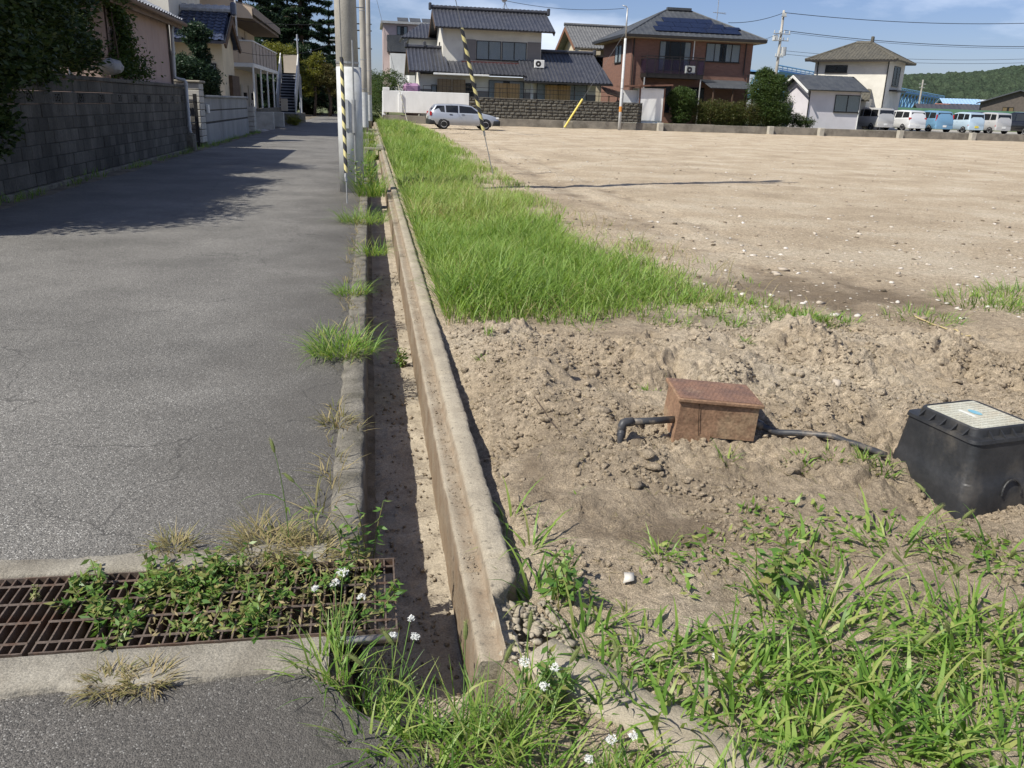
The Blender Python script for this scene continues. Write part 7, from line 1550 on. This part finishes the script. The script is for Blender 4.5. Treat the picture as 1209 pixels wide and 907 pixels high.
for x, y in ((-1.03, 2.36), (-1.06, 2.16), (-1.16, 2.2)): broad_weed('small yellowish sprig in the mostly clear grate', x, y, 3, .05, .02, 'sprigs in the clear grate', m=G_HEAD, spread=.01)
broad_weed('tall reddish stemmed weed rising at the corner of the grate', -.03, 2.5, 5, .24, .045, None, -.05, lean=.35)
broad_weed('round leaved plant against the outer side of the gutter wall', .58, 2.2, 9, .17, .05, None, -.05, spread=.07)
broad_weed('bright leafy weed standing alone on the soil before the black box', *ground_at(910, 690), 5, .17, .06, None, 0, lean=.3)
broad_weed('leafy weed beside the break in the concrete', .42, 1.78, 8, .15, .045, None, -.06)
broad_weed('leafy vine on the kerb by the nearest pole', -.1, 14.2, 14, .6, .09, None, 0, spread=.15)
broad_weed('small green weed growing in the gutter floor', .19, 5.6, 8, .14, .04, None, FLOOR_Z, spread=.05)

# foxtails: bent stem, bristly head, a few blades
def foxtail(x, y, h, az, bend, label, group, z=None, head=.05):
    z = float(ground_z(x, y)) if z is None else z
    t = thing('foxtail', label, 'foxtail', (x, y, z - .005), 0, group); pts = []; a = .08; p = Vector((0, 0, 0))
    for k in range(9):
        pts.append(p.copy()); st = h / 8; p += Vector((math.cos(az) * math.sin(a) * st, math.sin(az) * math.sin(a) * st, math.cos(a) * st)); a += bend / 8 * (k / 4)
    me = MB().tube(pts, [.0016] * 6 + [.0012] * 3, 4, cap=False); so = me.build('stem', G_STEM, t)
    d = (pts[-1] - pts[-2]).normalized(); C = []; hd = []
    q = MB(); hp = [pts[-1] + d * (head * i / 4) + Vector((0, 0, -.006 * (i / 4) ** 2)) for i in range(5)]; q.tube(hp, [.003, .0058, .0062, .005, .0015], 7); q.build('core', G_HEAD, t)
    n = 170; u = rng.random(n); c = np.array([tuple(hp[0].lerp(hp[4], k)) for k in u]); ph = rng.random(n) * 6.28; dv_ = rng.normal(size=(n, 3)); dv_ /= np.linalg.norm(dv_, axis=1)[:, None]; dv_ += np.array(d) * .5
    tip = c + dv_ * .011; s = np.cross(dv_, rng.normal(size=(n, 3))); s /= np.linalg.norm(s, axis=1)[:, None]; V = np.stack([c - s * .0006, c + s * .0006, tip], 1).reshape(-1, 3)
    link('bristles', np_mesh('bristles', V, np.arange(3 * n).reshape(n, 3), np.repeat(rng.random(n), 3)), G_HEAD, t)
    nb = 4; i0 = [1, 2, 3, 4]; B = np.array([tuple(pts[i]) for i in i0]); V, F, r = blades(B, rng.random(nb) * 6.28, h * .45 * (.7 + .5 * rng.random(nb)), .5 + .4 * rng.random(nb), .008, 4, 1.0); link('blade', np_mesh('blade', V, F, r), G_WEED, t)
    return t
FG1, FG2 = 'foxtails over the near right soil', 'foxtails around the gutter end'
for (px, py, h) in ((985, 720, .16), (935, 760, .17), (960, 770, .15), (1075, 700, .14), (1098, 720, .17), (1085, 640, .15), (1120, 640, .13), (1180, 690, .16), (1130, 730, .16), (1010, 780, .15), (1190, 745, .14), (1120, 790, .16), (1160, 830, .14), (930, 800, .12), (1060, 800, .15)):
    x, y = ground_at(px, py); foxtail(x, y, h, random.uniform(0, 6.28), random.uniform(.3, 1.3), 'foxtail grass with bristly green head among the near right weeds', FG1)
for (x, y, h, az, b) in ((.1, 1.72, .3, 2.6, .9), (.2, 1.7, .3, 1.4, .3), (.26, 1.68, .26, .5, .5), (.34, 1.68, .27, 1.0, .3), (.4, 1.62, .24, .2, .6), (.02, 1.78, .22, 2.9, 1.1), (.55, 1.7, .16, .3, .5), (.62, 1.72, .15, 2.0, .6)):
    foxtail(x, y, h, az, b, 'foxtail grass rising beside the broken end of the gutter', FG2, z=max(float(ground_z(x, y)), -.1))
foxtail(-.2, 2.58, .26, 2.7, 1.2, 'arching foxtail over the asphalt behind the grate', None, z=0.0); foxtail(-.12, 2.5, .2, 2.9, 1.6, 'drooping foxtail at the corner of kerb and grate', None, z=0.0); foxtail(-.3, 2.6, .34, 2.2, .5, 'single tall foxtail leaning over the near asphalt', None, z=0.0)
foxtail(*ground_at(1105, 640), .22, 1.9, 1.5, 'arched foxtail in front of the black box', None)

# garlic chives with white umbels
def chives(label, x, y, heads, h, nleaf=26, z=None, group=None):
    z = float(max(ground_z(x, y), -.06)) if z is None else z; t = thing('garlic_chives', label, 'flower', (x, y, z), 0, group)
    bx_, by_ = clump_points(0, 0, .03, nleaf); V, F, r = blades(np.stack([bx_, by_, 0 * bx_], 1), rng.random(nleaf) * 6.28, h * (.5 + .5 * rng.random(nleaf)), .05 + .45 * rng.random(nleaf), .0045, 4, .5); link('leaves', np_mesh('leaves', V, F, r), G_BROAD, t)
    for (dx, dy, hz, rad) in heads:
        s = MB().tube([(dx * .15, dy * .15, 0), (dx * .5, dy * .5, hz * .5), (dx, dy, hz)], .0016, 4, cap=False).build('stalk', G_STEM, t)
        n = 30; d = rng.normal(size=(n, 3)); d[:, 2] = np.abs(d[:, 2]) * .8; d /= np.linalg.norm(d, axis=1)[:, None]; C = np.array([dx, dy, hz]) + d * rad * .9 * (.55 + .45 * rng.random(n))[:, None]
        Vs, Fs, rs = [], [], []
        for k in range(5): v, f, q_ = leaf_quads(C, .005 * (.7 + .6 * rng.random(n)), .55, .6); Vs.append((v, f, q_))
        v, f, q_ = merge(Vs); link('flower_head', np_mesh('flower_head', v, f, q_), M_PETAL, t)
    return t
chives('white flowering chives over the right end of the grate', -.12, 2.02, [(-.005, .1, .14, .016), (.02, .05, .2, .02), (-.06, .06, .15, .012), (.07, .0, .15, .014)], .2)
chives('white flowering chives standing before the dark pit', .03, 1.83, [(.0, .06, .17, .013), (.06, .05, .17, .015), (.05, .09, .2, .012)], .2)
chives('white flowering chives in front of the broken wall', .3, 1.62, [(.05, .08, .17, .016), (.12, .05, .17, .014), (.09, .02, .14, .013)], .2)
chives('low white flowering chives at the bottom edge among weeds', .5, 1.46, [(.02, .03, .12, .016), (.08, .05, .11, .012), (-.04, .0, .1, .012)], .14)

# ------------------------------------------------------------------ stones and clods
def ico(n_):
    t_ = (1 + 5 ** .5) / 2; V = np.array([(-1, t_, 0), (1, t_, 0), (-1, -t_, 0), (1, -t_, 0), (0, -1, t_), (0, 1, t_), (0, -1, -t_), (0, 1, -t_), (t_, 0, -1), (t_, 0, 1), (-t_, 0, -1), (-t_, 0, 1)], float); V /= np.linalg.norm(V[0])
    F = np.array([(0, 11, 5), (0, 5, 1), (0, 1, 7), (0, 7, 10), (0, 10, 11), (1, 5, 9), (5, 11, 4), (11, 10, 2), (10, 7, 6), (7, 1, 8), (3, 9, 4), (3, 4, 2), (3, 2, 6), (3, 6, 8), (3, 8, 9), (4, 9, 5), (2, 4, 11), (6, 2, 10), (8, 6, 7), (9, 8, 1)]); return V, F
IV, IF = ico(0)
def scatter_stones(x, y, s, z=None, flat=.7):
    n = len(x); z = ground_z(x, y) if z is None else z; k = 1 + .34 * rng.normal(size=(n, 12, 1)); sc = np.stack([s * (.8 + .5 * rng.random(n)), s * (.8 + .5 * rng.random(n)), s * flat * (.7 + .5 * rng.random(n))], 1)[:, None, :]
    V = IV[None] * k * sc; a = rng.random(n) * 6.28; c, s_ = np.cos(a)[:, None], np.sin(a)[:, None]; V = np.stack([V[..., 0] * c - V[..., 1] * s_, V[..., 0] * s_ + V[..., 1] * c, V[..., 2]], -1) + np.stack([x, y, z + s * .15], 1)[:, None, :]
    F = IF[None] + (np.arange(n) * 12)[:, None, None]; return V.reshape(-1, 3), F.reshape(-1, 3), np.repeat(rng.random(n), 12)
n = 42000; x = .5 + 3.7 * rng.random(n); y = 2.3 + 3.4 * rng.random(n); k = (fbm(x / .35, y / .35, 431, 3) > .45) & ((y < grass_front(x)) | (rng.random(n) < .1)); x, y = x[k], y[k]
V, F, r = scatter_stones(x, y, .0022 + .013 * rng.random(len(x)) ** 4, flat=.8); tag(link('soil_clods', np_mesh('soil_clods', V, F, 0 * r), M_SOIL), 'loose crumbs of dry soil over the dug heap', 'soil', kind='stuff')
n = 9000; y = 5.7 + 58 * rng.random(n) ** 1.5; x = np.where(y < 12, 2.5 + 12 * rng.random(n), 3 + 40 * rng.random(n)); 
V, F, r = scatter_stones(x, y, .009 + .024 * rng.random(n) ** 4, flat=.5)
M_PEB = leaf_mat('pale_pebble', [(0.1, 0.08, 0.055), (0.2, 0.16, 0.11), (0.35, 0.29, 0.22), (0.48, 0.43, 0.36), (0.58, 0.55, 0.5)], 0.0, 0.9); tag(link('lot_pebbles', np_mesh('lot_pebbles', V, F, r), M_PEB), 'pale pebbles strewn over the open lot', 'pebbles', kind='stuff')
for (px, py, s, lab) in ((742, 677, .024, 'white angular stone chip on the damp soil by the gutter'), (745, 475, .02, 'small pale stone on the heap left of the rusty box'), (752, 530, .035, 'brown clod resting just right of the elbow pipe'), (985, 470, .035, 'pale lump of soil behind the black box cable'), (1057, 484, .022, 'flat white stone beside the black box'), (925, 318, .05, 'flat pale stone at the edge of the damp patch'), (918, 322, .03, 'small pale stone left of the flat one by the damp patch'), (968, 352, .035, 'light stone at the front of the damp patch'), (595, 402, .03, 'pale round clod at the front edge of the grass'), (850, 768, .022, 'white stone among the near weeds')):
    x, y = ground_at(px, py); V, F, r = scatter_stones(np.array([0.0]), np.array([0.0]), np.array([s]), np.array([0.0]), .6)
    o = link('stone', np_mesh('stone', V, F, 0 * r + (.9 if 'white' in lab else .6)), M_PEB if 'clod' not in lab and 'soil' not in lab[:14] else M_SOIL, None, (x, y, float(ground_z(x, y)))); tag(o, lab, 'stone', 'larger stones on the lot')
for (px0, py0, px1, py1) in ((1075, 372, 1150, 398), (635, 500, 665, 520), (1000, 590, 930, 470)):
    pass
x0, y0 = ground_at(1080, 372); x1, y1 = ground_at(1150, 398)
st_ = MB().tube([(x0 + (x1 - x0) * f, y0 + (y1 - y0) * f + .03 * math.sin(f * 3), float(hterr(x0 + (x1 - x0) * f, y0 + (y1 - y0) * f)) + .012) for f in np.linspace(0, 1, 9)], .006, 5).build('straw_stalk', pmat('straw', (0.45, 0.36, 0.18)), None); tag(st_, 'long straw stalk lying on the soil at right', 'stalk')
x0, y0 = ground_at(630, 488); x1, y1 = ground_at(662, 520)
st_ = MB().tube([(x0 + (x1 - x0) * f, y0 + (y1 - y0) * f, float(hterr(x0 + (x1 - x0) * f, y0 + (y1 - y0) * f)) + .008) for f in np.linspace(0, 1, 6)], .003, 5).build('twig', M_BARK, None); tag(st_, 'thin dark twig on the heap beside the gutter wall', 'twig')

# crumbs on the gutter floor and ledge, withered bits on the grate
n = 900; x = -.03 + .29 * rng.random(n); y = 2.1 + 7 * rng.random(n) ** 1.4; V1 = scatter_stones(x, y, .0025 + .009 * rng.random(n) ** 3, FLOOR_Z + .004 + 0 * x, .6)
n = 700; x = .28 + .05 * rng.random(n); y = 2.0 + 5 * rng.random(n); k = fbm(x / .1, y / .25, 441, 3) > .5; V2 = scatter_stones(x[k], y[k], .0015 + .005 * rng.random(k.sum()) ** 3, -.021 + 0 * x[k], .7)
V, F, r = merge([V1, V2]); tag(link('gutter_crumbs', np_mesh('gutter_crumbs', V, F, 0 * r + .2), M_SOIL), 'crumbs of mud and sand lying in the gutter', 'mud', kind='stuff')
n = 700; x = -.75 + .75 * rng.random(n) ** .7; y = 2.08 + .42 * rng.random(n); V, F, r = leaf_quads(np.stack([x, y, .006 + .03 * rng.random(n) ** 2], 1), .012 + .022 * rng.random(n), .3, .6)
tag(link('withered_leaves', np_mesh('withered_leaves', V, F, r), G_DRY), 'withered brown leaves caught on the grate', 'leaves', kind='stuff')

n = 1600; x = .48 + 2.6 * rng.random(n); y = 1.5 + 3.8 * rng.random(n); k = fbm(x * 2, y * 2, 451, 3) > .46; x, y = x[k], y[k]
a = rng.random(len(x)) * 6.28; V, F, r = blades(np.stack([x, y, ground_z(x, y) + .006], 1), a, .02 + .09 * rng.random(len(x)) ** 2, 1.35 + .2 * rng.random(len(x)), .0025, 3, .15); tag(link('soil_litter', np_mesh('soil_litter', V, F, r), G_DRY), 'dead straw bits scattered on the near soil', 'straw', kind='stuff')

n = 420; x = .5 + 3.2 * rng.random(n); y = 2.9 + 2.6 * rng.random(n); k = (fbm(x / .3, y / .3, 461, 3) > .5) & (y < grass_front(x) - .1) & ((np.abs(x - 1.5) > .32) | (np.abs(y - 3.42) > .25)); x, y = x[k], y[k]
V, F, r = scatter_stones(x, y, .014 + .024 * rng.random(len(x)) ** 2, flat=.75); tag(link('soil_lumps', np_mesh('soil_lumps', V, F, 0 * r), M_SOIL), 'larger broken clods lying on the dug heap', 'soil', kind='stuff')
n = 2600; y = 5.6 + 16 * rng.random(n) ** 1.3; x = .5 + 3 * rng.random(n); k = (x < grass_right(y)) & (y > grass_front(x)); x, y = x[k], y[k]; n = len(x)
V, F, r = blades(np.stack([x, y, hterr(x, y)], 1), rng.random(n) * 6.28, .12 + .2 * rng.random(n), .3 + .8 * rng.random(n), .006, 3, .7); tag(link('grass_straw', np_mesh('grass_straw', V, F, r), G_DRY), 'dead straw mixed into the tall grass strip', 'straw', kind='stuff')
# rubble filling the broken end of the gutter wall
n = 240; x = .34 + .2 * rng.random(n); y = 1.9 + .3 * rng.random(n); V, F, r = scatter_stones(x, y, .004 + .012 * rng.random(n) ** 2, -.03 + .015 * rng.random(n), .7)
tag(link('concrete_rubble', np_mesh('concrete_rubble', V, F, r), M_CONC_GUT), 'crumbled concrete at the broken end of the gutter wall', 'rubble', kind='stuff')
